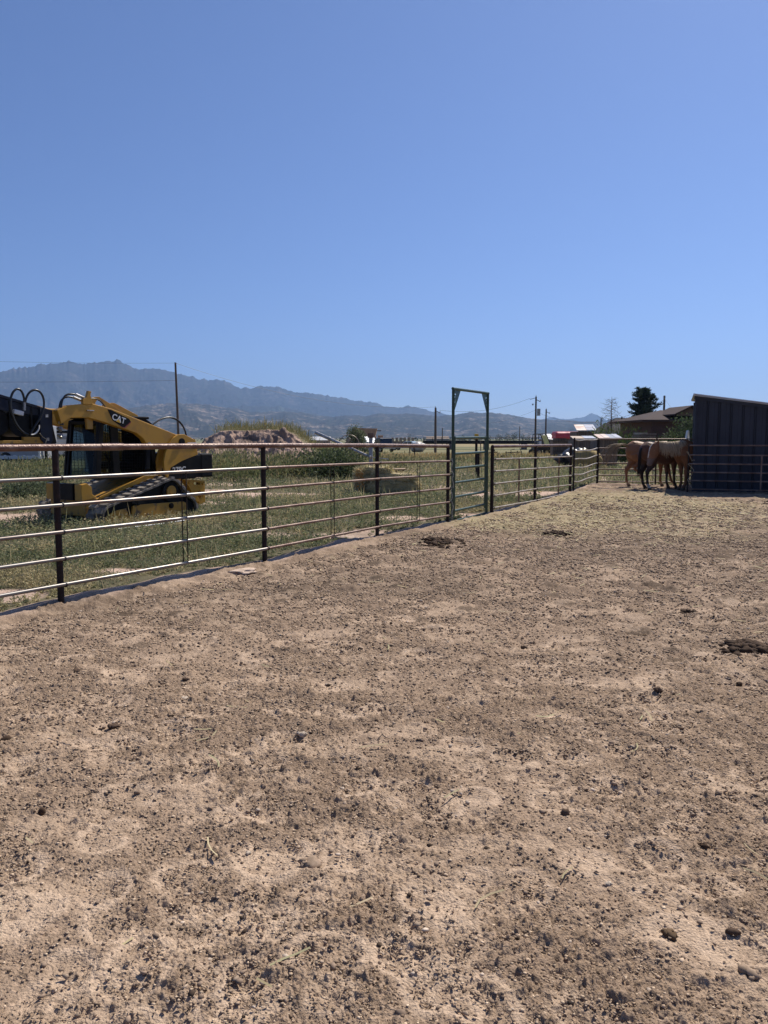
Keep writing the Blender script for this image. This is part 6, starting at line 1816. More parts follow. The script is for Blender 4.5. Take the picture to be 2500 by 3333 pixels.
# ------------------------------------------------------------------ adobe house, wall, tarped load
hy = 230.0
def hx(px): return at(px, 1430, hy).x
hz0 = g(hx(1200), hy)
ah = thing('adobe_house', 'tan adobe house with flat roof and rounded arch far behind the vans', 'house', (hx(1200), hy, hz0))
def hb_(x0, x1, ytop, depth, y0=0.0):
    zt = at(0, ytop, hy).z - hz0
    return MB(Vector((0, 0, 0))).box(((hx(x0) + hx(x1)) / 2 - ah.location.x, y0 + depth / 2, zt / 2), (hx(x1) - hx(x0), depth, zt))
zA = at(0, 1393, hy).z - hz0
MB().prism([(hx(1146) - ah.location.x, 0), (hx(1146) - ah.location.x, zA), (hx(1228) - ah.location.x, zA - 0.15), (hx(1222) - ah.location.x, zA - 2.2), (hx(1232) - ah.location.x, 0)], (0, 0, 0), (1, 0, 0), (0, 0, 1), (0, 8, 0),
   holes=[[(hx(1180) - ah.location.x + 0.9 + 0.95 * math.cos(a), 2.1 + 1.2 * math.sin(a)) for a in [math.pi * i / 8 for i in range(9)]] + [(hx(1180) - ah.location.x - 0.05, 0.4), (hx(1180) - ah.location.x + 1.85, 0.4)]]).build('front_wall', M['adobe'], ah)
hb_(1230, 1247, 1417, 7, 0.5).build('side_wing', M['adobe'], ah, bevel=0.1)
MB().box((hx(1234) - ah.location.x, 0, at(0, 1402, hy).z - hz0), (1.3, 1.2, 0.3)).build('roof_beam', M['oldwood'], ah)
MB().box((hx(1188) - ah.location.x, 4, zA / 2 - 0.5), (5, 0.2, zA - 1)).build('inner_wall', M['adobewall'], ah)
ay = 190.0
aw = thing('adobe_wall', 'low tan garden wall with square pillars running right of the adobe house', 'wall', (at(1300, 1430, ay).x, ay, g(20, ay)))
wx0, wx1 = at(1246, 1430, ay).x - aw.location.x, at(1350, 1430, ay).x - aw.location.x
zw = at(0, 1436, ay).z - aw.location.z; zp = at(0, 1424, ay).z - aw.location.z
MB().box(((wx0 + wx1) / 2, 0, zw / 2), (wx1 - wx0, 0.3, zw)).build('wall', M['adobewall'], aw)
for i in range(8):
    x = wx0 + (wx1 - wx0) * (i + 0.5) / 8
    MB().box((x, 0, zp / 2), (0.62, 0.62, zp)).build('pillar', M['adobewall'], aw, bevel=0.04)
ty = 105.0
tp = at(1361, 1440, ty); tz_ = g(tp.x, ty)
tt = lump_mesh('tarped_load', [((0, 0, 0.5), (1.15, 0.8, 0.75)), ((-0.35, 0, 0.75), (0.7, 0.6, 0.45)), ((0.5, 0, 0.65), (0.7, 0.6, 0.45))], M['greytarp'], (0.4, 0.4, 0.4), 71, loc=(tp.x, ty, tz_ + 0.1), jit=0.18, sub=3)
tt.data.materials.clear(); tt.data.materials.append(M['greytarp']); tag(tt, 'lumpy load under a pale grey tarp beside the pale blue pickup', 'tarped load')

# ------------------------------------------------------------------ red tarped stack, sheds, pallets on the right
ry = 64.0
ra, rb_ = at(1806, 1420, ry), at(1884, 1420, ry); rz0 = g(ra.x, ry)
rtop, rbot = at(0, 1405, ry).z - rz0, at(0, 1428, ry).z - rz0
rt = thing('tarped_stack', 'long stack under a bright red tarp on weathered pallets', 'tarped stack', ((ra.x + rb_.x) / 2, ry, rz0))
def tarp_box(w, d, z0, z1, m, parent, seed, name='tarp'):
    bm = bmesh.new(); bmesh.ops.create_cube(bm, size=1.0); bmesh.ops.subdivide_edges(bm, edges=bm.edges[:], cuts=12, use_grid_fill=True)
    V = np.array([v.co[:] for v in bm.verts]); F = np.array([[v.index for v in f.verts] for f in bm.faces]); bm.free()
    rr_ = np.hypot(V[:, 1], np.clip(V[:, 2], 0, 1)); 
    top = np.clip((V[:, 2] - 0.15) / 0.35, 0, 1)
    V[:, 1] *= 1 - 0.35 * top ** 2; V[:, 0] *= 1 - 0.05 * top ** 2
    n = fbm(V[:, 0] * 8 + seed, V[:, 2] * 6 + V[:, 1] * 5, 4, seed) - 0.5
    V = V * (1 + 0.10 * n[:, None])
    V = V * np.array([w, d, z1 - z0]) + np.array([0, 0, (z0 + z1) / 2])
    return np_mesh(name, V, F, m, parent, smooth=True)
tarp_box(rb_.x - ra.x + 0.2, 1.6, rbot, rtop, M['redtarp'], rt, 3)
for k in range(3):
    x = -0.65 + 0.7 * k
    MB().box((x, 0, rbot / 2), (0.66, 1.3, rbot)).build('pallet_stack', M['oldwood'], rt)
py_ = 58.0
for k, (p0, p1, yt, lab) in enumerate(((1795, 1838, 1428, 'left one of two weathered wooden crates below the red tarp'), (1838, 1868, 1432, 'right one of two weathered wooden crates below the red tarp'))):
    a, b = at(p0, 1440, py_), at(p1, 1440, py_); z0 = g(a.x, py_); zt_ = at(0, yt, py_).z - z0
    cr = thing('wooden_crate', lab, 'crate', ((a.x + b.x) / 2, py_, z0), group='wooden crates below the red tarp')
    for i in range(5):
        MB().box((0, -0.5, 0.12 + i * (zt_ - 0.2) / 4), (b.x - a.x, 0.04, (zt_ - 0.2) / 4 * 0.72)).build('slat', M['wood'] if (i + k) % 3 == 0 else M['oldwood'], cr)
    for x in (-(b.x - a.x) / 2 + 0.06, (b.x - a.x) / 2 - 0.06):
        MB().box((x, -0.45, zt_ / 2), (0.09, 0.05, zt_)).build('corner_board', M['oldwood'], cr)
    MB().box((0, 0.1, zt_ / 2 - 0.03), (b.x - a.x - 0.1, 1.0, zt_ - 0.1)).build('box', M['oldwood'], cr)

def lean_shed(name, label, px0, px1, pt0, pt1, pw, Y, depth, roofm, wallm, over=0.25, tilt=True, panels=2):
    """small shed seen from its low front side: roof sheet sloping up to the back, board walls"""
    a, b = at(px0, 1430, Y), at(px1, 1430, Y); z0 = g(a.x, Y)
    s = thing(name, label, 'shed', ((a.x + b.x) / 2, Y, z0))
    w = b.x - a.x
    ze = at(0, pt1, Y).z - z0; zk = at(0, pt0, Y + depth).z - z0
    slope_ = (zk - ze) / depth
    pw_ = w / panels
    for i in range(panels):
        x0, x1 = -w / 2 + i * pw_, -w / 2 + (i + 1) * pw_ - 0.012
        dz = 0.012 * (i % 2)
        mb = MB(); sk = 0.18 * depth if tilt else 0
        v = [(x0, -over, ze - over * slope_ + dz), (x1, -over, ze - over * slope_ + dz), (x1 + sk, depth, zk + dz), (x0 + sk, depth, zk + dz)]
        mb.add(v + [(x, y, z + 0.03) for x, y, z in v], [(3, 2, 1, 0), (4, 5, 6, 7), (0, 1, 5, 4), (1, 2, 6, 5), (2, 3, 7, 6), (3, 0, 4, 7)])
        mb.build('roof_sheet', roofm[i % len(roofm)], s)
    nb_ = max(4, int((w - 0.3) / 0.2))
    mb = MB()
    ww = w - 0.3
    for i in range(nb_):
        x = -ww / 2 + (i + 0.5) * ww / nb_
        mb.box((x, 0, ze / 2 - 0.03), (ww / nb_ * 0.93, 0.03 + 0.01 * (i % 2), ze - 0.06))
    mb.box((0, depth * 0.5, ze / 2 - 0.05), (ww, depth * 0.8, ze - 0.12))
    mb.build('wall', wallm, s)
    return s
M['rustroof'] = mat("rust_streaked_roof", (0.58, 0.50, 0.44), 0.5, 0.2, col2=(0.40, 0.24, 0.16), scale=1.2, mixlo=0.42, mixhi=0.62)
M['tanroof'] = mat("tan_roof_sheet", (0.50, 0.40, 0.31), 0.7, 0.0, col2=(0.38, 0.28, 0.2), scale=1.5)
lean_shed('wooden_shed', 'small wooden shed with two pale metal roof sheets behind the red tarp', 1874, 1940, 1383, 1400, 1420, 55, 2.6, [M['rustroof'], M['roofmetal']], M['oldwood'])
lean_shed('animal_shelter', 'low animal shelter with patched pale roof sheets behind the corner panel', 1944, 2021, 1415, 1426, 1450, 38, 2.0, [M['rustroof'], M['rustroof'], M['greypaint'], M['roofmetal']], M['oldwood'], panels=4)
lean_shed('animal_shelter', 'low shelter with a tan flat roof left of the patched-roof shelter', 1862, 1938, 1421, 1428, 1455, 42, 1.8, [M['tanroof'], M['roofmetal']], M['oldwood'], panels=2)
bx_ = at(1868, 1450, 39.0)
bk = lump_mesh('tarp_heap', [((0, 0, .25), (.75, .5, .42)), ((-.55, 0, .15), (.5, .4, .25)), ((.4, 0, .3), (.4, .4, .4))], M['blacktarp'], (0.02, 0.02, 0.02), 81, loc=(bx_.x, bx_.y, g(bx_.x, bx_.y) + 0.28), jit=0.3, sub=3)
bk.data.materials.clear(); bk.data.materials.append(M['blacktarp']); tag(bk, 'heap under a crumpled black tarp behind the bent corner panel', 'tarp heap')
pal = MB(); pp = at(1900, 1445, 36.5); pz = g(pp.x, pp.y)
yb_ = lump_mesh('straw_bale', [((0, 0, .45), (0.75, .4, .5))], M['straw'], (0.42, 0.31, 0.13), 82, loc=(at(1910, 1450, 36.5).x, 36.5, g(8, 36.5)), jit=0.12, sub=3)
tag(yb_, 'yellow straw bale standing under the low tan shelter', 'straw bale')
# board stacks on the left of the brick house
for k, (p0, p1, yt) in enumerate(((2070, 2095, 1407), (2096, 2124, 1409))):
    Y = 33.0; a, b = at(p0, 1420, Y), at(p1, 1420, Y); z0 = g(a.x, Y); zt_ = at(0, yt, Y).z - z0
    ps = thing('pallet_pile', ('taller pile' if k == 0 else 'lower right-hand pile') + ' of flat grey boards stacked behind the golden horse', 'board pile', ((a.x + b.x) / 2, Y, z0), group='board piles behind the horses')
    rr2 = random.Random(5 + k)
    n_ = 16
    for i in range(n_):
        h = zt_ / n_
        MB().box((rr2.uniform(-.03, .03), 0, h * (i + .5)), (b.x - a.x, 0.9, h * 0.72)).build('board', M['oldwood'] if rr2.random() < .55 else M['palerail'], ps)
# white bent sheet
wsh = at(2237, 1425, 33.5); wz2 = g(wsh.x, 33.5); top_ = at(0, 1401, 33.5).z - wz2
sh = thing('plastic_hutch', 'narrow white bent plastic sheet standing against the hedge by the shed', 'plastic sheet', (wsh.x, 33.5, wz2))
pts_ = bez((-0.16, 0, 0), (-0.12, 0, top_ * 0.9), (-0.02, 0, top_ * 1.08), (0.05, 0, top_ * 0.98), 10) + bez((0.05, 0, top_ * .98), (0.09, 0, top_ * .8), (0.13, 0, top_ * .5), (0.16, 0, 0), 8)[1:]
mb = MB()
vs = [];
for p in pts_:
    vs += [(p.x * .8, -0.10, p.z), (p.x * .8, 0.10, p.z), (p.x * 0.68, 0.10, p.z - 0.02), (p.x * 0.68, -0.10, p.z - 0.02)]
fs = []
for i in range(len(pts_) - 1):
    for q in range(4):
        fs.append((4 * i + q, 4 * i + (q + 1) % 4, 4 * i + 4 + (q + 1) % 4, 4 * i + 4 + q))
mb.add(vs, fs); mb.build('shell', M['whitepaint'], sh, smooth=40)

# ------------------------------------------------------------------ scrap lying in the field beyond the gate
def junk(name, label, cat, px, py, Y, w, h, m, seed, d=0.5):
    p = at(px, py, Y); z0 = g(p.x, Y)
    rr2 = random.Random(seed)
    t_ = thing(name, label, cat, (p.x, Y, z0))
    if 'sheet' in name:
        mb = MB(); n_ = 6
        vs = [(-w / 2 + w * i / n_, y, 0.05 + h * (0.25 + 0.35 * math.sin(i * 1.3 + seed)) * (1 if y > 0 else 0.4)) for i in range(n_ + 1) for y in (-d / 2, d / 2)]
        vs = vs + [(x, y, z + 0.03) for x, y, z in vs]; k_ = 2 * (n_ + 1)
        fs = []
        for i in range(n_):
            q = 2 * i; fs += [(q, q + 1, q + 3, q + 2), (k_ + q, k_ + q + 2, k_ + q + 3, k_ + q + 1), (q, q + 2, k_ + q + 2, k_ + q), (q + 1, k_ + q + 1, k_ + q + 3, q + 3)]
        mb.add(vs, fs); mb.build('sheet', m, t_)
    else:
        for i in range(4):
            x = -w / 2 + w * i / 3
            MB().tube([(x, 0, -0.05), (x + rr2.uniform(-.1, .1), 0, h * rr2.uniform(.5, 1)), (x + rr2.uniform(-.3, .3), d * .3, h * rr2.uniform(.3, .9))], 0.03, 6).build('tine', m, t_, smooth=50)
        MB().bar((-w * .5, 0, h * .45), (w * .5, 0, h * .5), 0.07, 0.07).build('frame_bar', m, t_)
        MB().bar((-w * .3, 0, h * .45), (w * .1, -d, h * .15), 0.06, 0.06).build('tongue', m, t_)
    return t_
junk('scrap_machine', 'dark broken machine part lying in the grass right of the green gate', 'scrap', 1628, 1462, 56, 0.95, 0.55, M['lblack'], 1)
junk('scrap_sheet', 'white vehicle panel lying in the grass behind the right fence section', 'scrap', 1684, 1466, 55, 0.75, 0.35, M['carwhite'], 2)
junk('scrap_sheet', 'white scrap sheet lying in the grass near the far corner post', 'scrap', 1780, 1462, 57, 0.6, 0.3, M['carwhite'], 3)
junk('garden_implement', 'rusty farm implement standing between the gate and the buggy', 'implement', 1675, 1438, 66, 1.3, 0.9, M['post'], 4)
junk('garden_implement', 'second dark farm implement in front of the long trailer', 'implement', 1600, 1440, 68, 1.0, 0.8, M['lblack'], 5)
for px, py, s_ in ((1155, 1468, 0.35), (1818, 1468, 0.18)):
    p = at(px, py, 55); o = lump_mesh('pale_rock', [((0, 0, .08), (s_, s_ * .7, .12))], M['pebble'], (0.55, 0.52, 0.48), int(px), loc=(p.x, 55, g(p.x, 55)), jit=.3)
    tag(o, 'pale flat rock in the dry grass left of the grey post' if px < 1500 else 'small pale rock in the grass by the corner post', 'rock')

# ------------------------------------------------------------------ brick house and grey-roofed house
by = 62.0
bh0 = at(2090, 1366, by); bz_ = g(bh0.x, by)
bh = thing('brick_house', 'dark brick house with brown shingle roof beyond the hedge', 'house', (bh0.x, by, bz_))
ze = bh0.z - bz_; zr2 = at(0, 1335, by + 4.5).z - bz_ 
xr0 = at(2150, 1335, by + 4.5).x - bh0.x
W_ = 13.0
mb = MB(); mb.box((W_ / 2 + 0.5, 4.5, ze / 2 - 0.05), (W_ - 0.8, 8.2, ze - 0.1)); mb.build('wall', M['brick'], bh)
mb = MB()
e = [(0, -0.1, ze), (W_ + 1, -0.1, ze), (W_ + 1, 9.1, ze), (0, 9.1, ze)]
r_ = [(xr0, 4.5, zr2), (W_ - 1, 4.5, zr2)]
vs = e + r_ + [(x, y, z - 0.16) for x, y, z in e]
mb.add(vs, [(0, 1, 5, 4), (1, 2, 5), (2, 3, 4, 5), (3, 0, 4), (6, 7, 1, 0), (7, 8, 2, 1), (8, 9, 3, 2), (9, 6, 0, 3), (9, 8, 7, 6)])
mb.build('roof', M['shingle'], bh)
# cross gable facing the camera
gx0, gx1, gxp = at(2196, 1350, by - 0.6).x - bh0.x, at(2312, 1350, by - 0.6).x - bh0.x, at(2254, 1324, by - 0.6).x - bh0.x
gz0_, gzp = at(0, 1352, by - 0.6).z - bz_, at(0, 1324, by - 0.6).z - bz_
mb = MB(); yb2 = 4.4
vs = [(gx0, -0.6, gz0_), (gxp, -0.6, gzp), (gx1, -0.6, gz0_), (gx0, yb2, gz0_), (gxp, yb2, gzp), (gx1, yb2, gz0_)]
vs = vs + [(x, y, z + 0.12) for x, y, z in vs]
mb.add(vs, [(0, 1, 4, 3), (1, 2, 5, 4), (6, 9, 10, 7), (7, 10, 11, 8), (0, 6, 7, 1), (1, 7, 8, 2), (3, 4, 10, 9), (4, 5, 11, 10), (0, 3, 9, 6), (2, 8, 11, 5)])
mb.build('gable_roof', M['shingle'], bh)
mb = MB(); mb.prism([(gx0 + 0.2, gz0_ - 0.02), (gxp, gzp - 0.06), (gx1 - 0.2, gz0_ - 0.02)], (0, -0.25, 0), (1, 0, 0), (0, 0, 1), (0, 0.1, 0)); mb.build('gable_wall', M['polewood'], bh)
gy = 92.0
ga = at(1985, 1395, gy); gz_ = g(ga.x, gy)
gh = thing('grey_roof_house', 'house with a plain grey roof behind the bare tree', 'house', (ga.x, gy, gz_))
wv = at(2075, 1395, gy).x - ga.x; zre = at(0, 1408, gy).z - gz_; zrr = at(0, 1360, gy + 5).z - gz_
MB().box((wv / 2, 5, zre / 2 - .05), (wv - 0.6, 9, zre - .1)).build('wall', M['polewood'], gh)
mb = MB(); xl = at(2003, 1360, gy + 5).x - ga.x
vs = [(0, 0, zre), (wv, 0, zre), (wv, 10, zre), (0, 10, zre), (xl, 5, zrr), (wv, 5, zrr)]
mb.add(vs, [(0, 1, 5, 4), (1, 2, 5), (2, 3, 4, 5), (3, 0, 4), (3, 2, 1, 0)]); mb.build('roof', M['greyshingle'], gh)
MB().cyl((at(2024, 1364, gy + 4).x - ga.x, 4, zrr - .5), (at(2024, 1364, gy + 4).x - ga.x, 4, zrr + 0.1), 0.1, n=8).build('roof_vent', M['lblack'], gh)
# far white-roofed barns
for (p0, p1, yt, yb3, Y, lab) in ((1768, 1806, 1412, 1425, 300, 'low barn with a white roof far off left of the red tarp'), (1005, 1075, 1421, 1430, 420, 'long low white-roofed barn far behind the dirt pile'), (1388, 1462, 1420, 1427, 700, 'pale roofed farm buildings far off behind the left utility pole')):
    a, b = at(p0, 1425, Y), at(p1, 1425, Y); z0 = g(a.x, Y); zt_ = at(0, yt, Y).z - z0; zb4 = at(0, yb3, Y).z - z0
    fb = thing('far_barn', lab, 'barn', ((a.x + b.x) / 2, Y, z0)); w = b.x - a.x
    zm = max(0.6, zt_ * 0.55)
    MB().box((0, 4, zm / 2), (w, 8, zm)).build('wall', M['adobewall'], fb)
    mb = MB(); vs = [(-w / 2 - .2, -0.3, zm), (w / 2 + .2, -0.3, zm), (w / 2 + .2, 8.3, zm), (-w / 2 - .2, 8.3, zm), (-w / 2 + 0.2 * w * (Y < 400), 4, zt_), (w / 2 - 0.2 * w * (Y < 400), 4, zt_)]
    mb.add(vs, [(0, 1, 5, 4), (1, 2, 5), (2, 3, 4, 5), (3, 0, 4), (3, 2, 1, 0)]); mb.build('roof', M['whitepaint'] if Y < 600 else M['adobewall'], fb)

# ------------------------------------------------------------------ utility poles and their wires
def pole(px, ptop, Y, label, r=0.13, arm=True, tank=False, name='utility_pole', lean=0.0):
    t_ = at(px, ptop, Y); z0 = g(t_.x, Y); h = t_.z - z0
    p = thing(name, label, 'utility pole', (t_.x, Y, z0))
    MB().cyl((-lean, 0, -0.3), (0, 0, h), r * 1.15, r * 0.8, n=12).build('pole', M['polewood'], p, smooth=50)
    if arm:
        MB().bar((0, 0, h - 0.35), (0.55, 0, h - 0.65), 0.07, 0.07).build('bracket', M['polewood'], p)
        MB().cyl((0.55, 0, h - 0.66), (0.55, 0, h - 0.42), 0.05, n=8).build('insulator', M['greypaint'], p)
        MB().cyl((0, 0, h), (0, 0, h + 0.18), 0.04, n=8).build('insulator', M['greypaint'], p)
    if tank:
        MB().cyl((0.36, -.1, h - 2.45), (0.36, -.1, h - 1.55), 0.22, n=16).build('transformer', M['greypaint'], p, smooth=50)
        MB().bar((-0.8, 0, h - .35), (0, 0, h - .15), 0.06, 0.06).build('side_arm', M['polewood'], p)
        MB().cyl((-0.4, 0, h - 1.1), (-0.4, 0, h - .9), 0.1, n=8).build('cutout', M['greypaint'], p)
    return Vector((t_.x, Y, t_.z))
T1 = pole(571, 1180, 75, 'tall plain utility pole rising behind the yellow loader', 0.12, arm=False, lean=-0.15)
T2 = pole(1418, 1327, 95, 'utility pole with one bracket left of the green gate frame', 0.15)
T3 = pole(1745, 1291, 100, 'utility pole carrying a grey transformer right of the green gate', 0.13, tank=True)
T4 = pole(1778, 1332, 118, 'slightly shorter utility pole right of the transformer pole', 0.13)
T5 = pole(2163, 1288, 82, 'dark utility pole behind the brick house roof', 0.13, arm=False)
T6 = pole(1957, 1361, 150, 'small distant pole left of the bare tree', 0.14)
for px, pt2, Y, lab in ((1440, 1393, 210, 'thin distant pole just right of the left utility pole'), (1692, 1388, 230, 'thin distant pole left of the transformer pole'), (1005, 1399, 260, 'thin distant pole right of the dirt pile')):
    pole(px, pt2, Y, lab, 0.14, arm=False)
def wire(pa, pb, sag, label, r=0.012):
    pa = Vector(pa); pb = Vector(pb); mb = MB()
    pts_ = []
    for i in range(25):
        t_ = i / 24; p = pa.lerp(pb, t_); p.z -= sag * 4 * t_ * (1 - t_); pts_.append(p)
    mb.tube(pts_, r, 5); o = mb.build('power_line', M['wire'], smooth=60)
    tag(o, label, 'power line', 'power lines')
wire(at(-700, 1150, 62), T1 + Vector((0, 0, -0.05)), 0.25, 'upper thin power line running left from the pole behind the loader', 0.009)
wire(at(-700, 1238, 62), T1 + Vector((0, 0, -1.7)), 0.15, 'lower thin power line running left from the pole behind the loader', 0.012)
wire(T1 + Vector((0, 0, -0.05)), T2 + Vector((0, 0, 0.1)), 1.4, 'power line sagging from the loader pole across the mountains to the bracket pole', 0.012)
wire(T2 + Vector((0.5, 0, -0.3)), T3 + Vector((-0.75, 0, -0.2)), 0.75, 'power line between the bracket pole and the transformer pole', 0.014)
wire(T3 + Vector((0, 0, -1.9)), at(2165, 1300, 82), 1.9, 'power line from the transformer pole towards the pole behind the brick house', 0.014)
wire(T3 + Vector((0, 0, -1.7)), T2 + Vector((8, 20, -1.6)), 0.4, 'faint second power line left of the transformer pole', 0.010)
wire(T5 + Vector((0, 0, -.2)), at(2205, 1335, 70), 0.3, 'short service wire from the dark pole to the brick house', 0.012)

# ------------------------------------------------------------------ trees
def conifer(label, px, ptop, Y, w, seed):
    t_ = at(px, ptop, Y); z0 = g(t_.x, Y); h = t_.z - z0
    tr = thing('spruce_tree', label, 'tree', (t_.x, Y, z0)); rng = np.random.default_rng(seed)
    MB().tube([(0, 0, -0.2), (0.05, 0, h * .5), (0, 0, h * 0.97)], [0.20, 0.12, 0.02], 10).build('trunk', M['polewood'], tr, smooth=50)
    Cs, Ds, Ls, Cc = [], [], [], []
    nb = 230; br = MB()
    for i in range(nb):
        f = (i + rng.random()) / nb; z = h * (0.06 + 0.93 * f)
        # broad shouldered crown, irregular branch lengths
        env = np.interp(f, [0, 0.15, 0.4, 0.62, 0.82, 0.93, 1.0], [0.80, 0.98, 0.92, 0.78, 0.58, 0.40, 0.12])
        Lb = w / 2 * env * (0.38 + 0.80 * rng.random() ** 1.3)
        a = i * 2.399 + rng.random() * 0.6
        lift = np.interp(f, [0, .5, 1], [-0.08, 0.28, 0.9])
        d = np.array([math.cos(a), math.sin(a), lift]); d /= np.linalg.norm(d)
        if i % 3 == 0:
            br.tube([(0, 0, z), tuple(np.array([0, 0, z]) + d * Lb * .9)], [0.03, 0.008], 5)
        n = int(26 + 44 * Lb)
        s = rng.random(n) ** 0.55
        P_ = np.array([0, 0, z]) + d * (s * Lb)[:, None] + rng.normal(0, 1, (n, 3)) * (0.04 + 0.075 * Lb * (1 - 0.7 * s))[:, None] * np.array([1, 1, 0.55])
        D = unit(d + rng.normal(0, 0.55, (n, 3)) + np.array([0, 0, 0.15]))
        Cs.append(P_); Ds.append(D); Ls.append(0.20 + 0.18 * rng.random(n)); Cc.append(np.array((0.040, 0.058, 0.036)) * (0.6 + 0.8 * rng.random()) * (0.8 + 0.4 * rng.random((n, 1))))
    br.build('branches', M['polewood'], tr)
    L = np.concatenate(Ls)
    foliage('crown', np.vstack(Cs), np.vstack(Ds), L, L * 0.16, np.vstack(Cc), M['needle'], tr, rng)
conifer('broad dark evergreen tree standing left of the brick house', 2098, 1269, 85, 4.5, 401)
# bare dead tree
bt = at(1992, 1291, 60); z0 = g(bt.x, 60); h = bt.z - z0
dt = thing('dead_tree', 'bare grey leafless tree beside the grey roof', 'tree', (bt.x, 60, z0)); rng = np.random.default_rng(8)
MB().tube([(0, 0, -.1), (0.03, 0, h * .4), (-0.02, 0, h * .75), (0, 0, h)], [0.085, 0.06, 0.035, 0.012], 8).build('trunk', M['polewood'], dt, smooth=50)
crown = MB()
for i in range(74):
    f = 0.18 + 0.78 * i / 74; z = h * f; a = i * 2.399
    Lb = (0.25 + 0.75 * math.sin(math.pi * min(1, (1.02 - f) * 1.15)) ) * 0.95 * (0.7 + 0.5 * rng.random())
    dx, dy = math.cos(a), math.sin(a)
    p0 = Vector((0, 0, z)); p1 = Vector((dx * Lb * .5, dy * Lb * .5, z + 0.16 * Lb)); p2 = Vector((dx * Lb, dy * Lb, z - 0.02 * Lb + 0.1 * rng.normal()))
    crown.tube([p0, p1, p2], [0.017, 0.011, 0.005], 5)
    for k in range(4):
        s = 0.35 + 0.6 * rng.random(); q = p0.lerp(p2, s); q.z += 0.1 * Lb * (1 - s)
        crown.tube([q, q + Vector((dx * .12 + .18 * rng.normal(), dy * .12 + .18 * rng.normal(), .10 + .12 * rng.random()))], [0.007, 0.003], 4)
crown.build('branches', M['polewood'], dt)
bush('hedge_bush', 'green broadleaf bush at the left end of the hedge', 'bush', 1956, 1425, 50, 1.7, 2.2, 1900, [(0.10, 0.14, 0.05), (0.13, 0.16, 0.06)], 0.16, 321)
bush('juniper_bush', 'yellow-green spreading juniper under the bare tree', 'bush', 2000, 1425, 47, 2.3, 1.9, 2400, [(0.085, 0.105, 0.03), (0.05, 0.07, 0.025)], 0.2, 322, airy=1)
bush('juniper_bush', 'juniper bush in the middle of the hedge', 'bush', 2042, 1425, 46, 2.0, 1.95, 2400, [(0.06, 0.085, 0.03), (0.04, 0.06, 0.02)], 0.2, 323, airy=1)
bush('juniper_bush', 'dark juniper at the foot of the evergreen tree', 'bush', 2080, 1425, 48, 1.8, 1.6, 1800, [(0.045, 0.065, 0.028)], 0.18, 324, airy=1)
bush('hedge_bush', 'low dark hedge bush in front of the brick wall', 'bush', 2135, 1425, 50, 2.4, 1.6, 2200, [(0.04, 0.06, 0.025), (0.055, 0.075, 0.03)], 0.17, 325)
bush('hedge_bush', 'second low hedge bush in front of the brick wall', 'bush', 2172, 1425, 49, 2.0, 1.75, 2200, [(0.05, 0.07, 0.03), (0.065, 0.085, 0.035)], 0.17, 326)
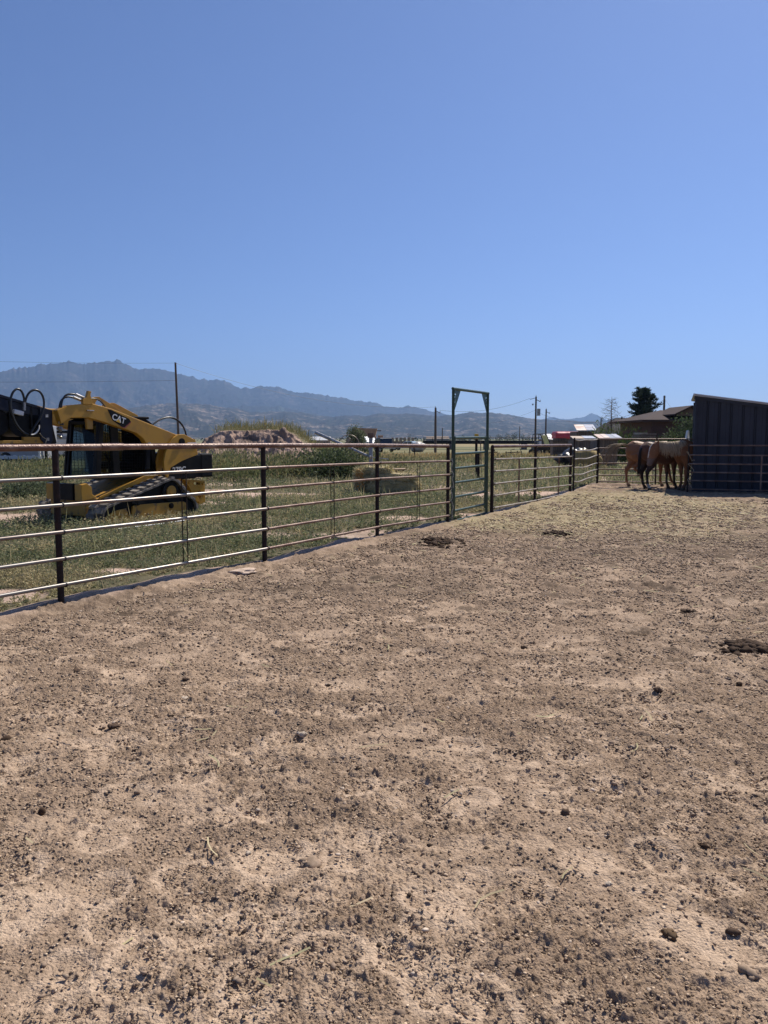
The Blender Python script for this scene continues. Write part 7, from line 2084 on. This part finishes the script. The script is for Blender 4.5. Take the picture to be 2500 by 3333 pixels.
def broadleaf(label, px, ptop, Y, w, n, cols, leafL, seed, base=0.2):
    t_ = at(px, ptop, Y); z0 = g(t_.x, Y); h = t_.z - z0
    tr = thing('leafy_tree', label, 'tree', (t_.x, Y, z0)); rng = np.random.default_rng(seed)
    mb = MB(); nc = 26; cs = []
    for i in range(nc):
        d = unit(rng.normal(0, 1, (1, 3)))[0]; c = np.array([d[0] * w * .36, d[1] * w * .36, h * (0.6 + 0.32 * d[2])]) * (1, 1, 1); cs.append(c)
        if i < 9: mb.tube([(0, 0, h * 0.25), (c[0] * .5, c[1] * .5, (c[2] + h * .25) / 2), tuple(c)], [0.05, 0.03, 0.012], 6)
    mb.tube([(0, 0, -.1), (0.02, 0, h * .3), (0, 0, h * .6)], [0.09, 0.07, 0.04], 8); mb.build('trunk', M['polewood'], tr, smooth=50)
    cs = np.array(cs); idx = rng.integers(0, nc, n); off = rng.normal(0, 1, (n, 3)) * np.array([w, w, h]) * 0.085
    C = cs[idx] + off; C[:, 2] = np.maximum(C[:, 2], base * h * rng.random(n))
    D = unit(off + rng.normal(0, .2, (n, 3))); L = leafL * (.6 + .8 * rng.random(n))
    col = np.array(cols)[rng.integers(0, len(cols), n)] * (0.7 + 0.6 * rng.random((nc, 1)))[idx] * (0.8 + .4 * rng.random((n, 1)))
    foliage('crown', C, D, L, L * .25, col, M['leaf'], tr, rng)
broadleaf('leafy green tree against the brick wall beside the charcoal shed', 2232, 1362, 50, 2.4, 4200, [(0.085, 0.12, 0.055), (0.06, 0.09, 0.04)], 0.13, 331)
broadleaf('second leafy tree partly hidden by the charcoal shed', 2278, 1366, 51, 2.2, 3600, [(0.075, 0.105, 0.05), (0.06, 0.09, 0.04)], 0.13, 332)
broadleaf('bushy pale green tree in front of the adobe house', 1160, 1391, 95, 2.4, 2600, [(0.15, 0.17, 0.09), (0.12, 0.14, 0.07)], 0.2, 333, base=0.0)
rng = np.random.default_rng(77)
kk = 0
for px, ptop, wpx in ((1333, 1412, 16), (1556, 1419, 26), (1590, 1417, 22), (1625, 1416, 26), (1652, 1413, 20), (1672, 1412, 28), (1704, 1413, 20), (1722, 1412, 18), (1505, 1420, 30), (1858, 1395, 8)):
    Y = 420 + (kk % 3) * 40 if px != 1858 else 200
    broadleaf('dark round tree far off in the valley' if px != 1858 else 'lone dark tree far off left of the wooden shed roof', px, ptop, Y, wpx / 2500 * Y, 500, [(0.05, 0.065, 0.035)], 0.028 * wpx / 2500 * Y * 3, 340 + kk, base=0.0)
    ob = [o for o in bpy.data.objects if o.name.startswith('leafy_tree') and o.parent is None][-1]
    kk += 1
for o in bpy.data.objects:
    if o.get('label') == 'dark round tree far off in the valley': o['group'] = 'far trees in the valley'
# far wood line as one mass
n = 9000
x = (rng.random(n) * 2 - 1) * 900; y = 900 + 500 * rng.random(n)
m_ = fbm(x / 60, y / 200, 3, 91) > 0.5
x, y = x[m_], y[m_]; n = len(x)
C = np.stack([x, y, gz0(x, y) + 2.2 * rng.random(n)], 1); D = unit(rng.normal(0, 1, (n, 3)) + np.array([0, 0, .5])); L = 1.8 + 1.6 * rng.random(n)
o = foliage('far_trees', C, D, L, L * .4, np.array((0.06, 0.075, 0.045)) * (0.7 + .6 * rng.random((n, 1))), M['needle'], None, rng)
tag(o, 'thin dark line of distant trees across the valley floor', 'far trees', kind='stuff')
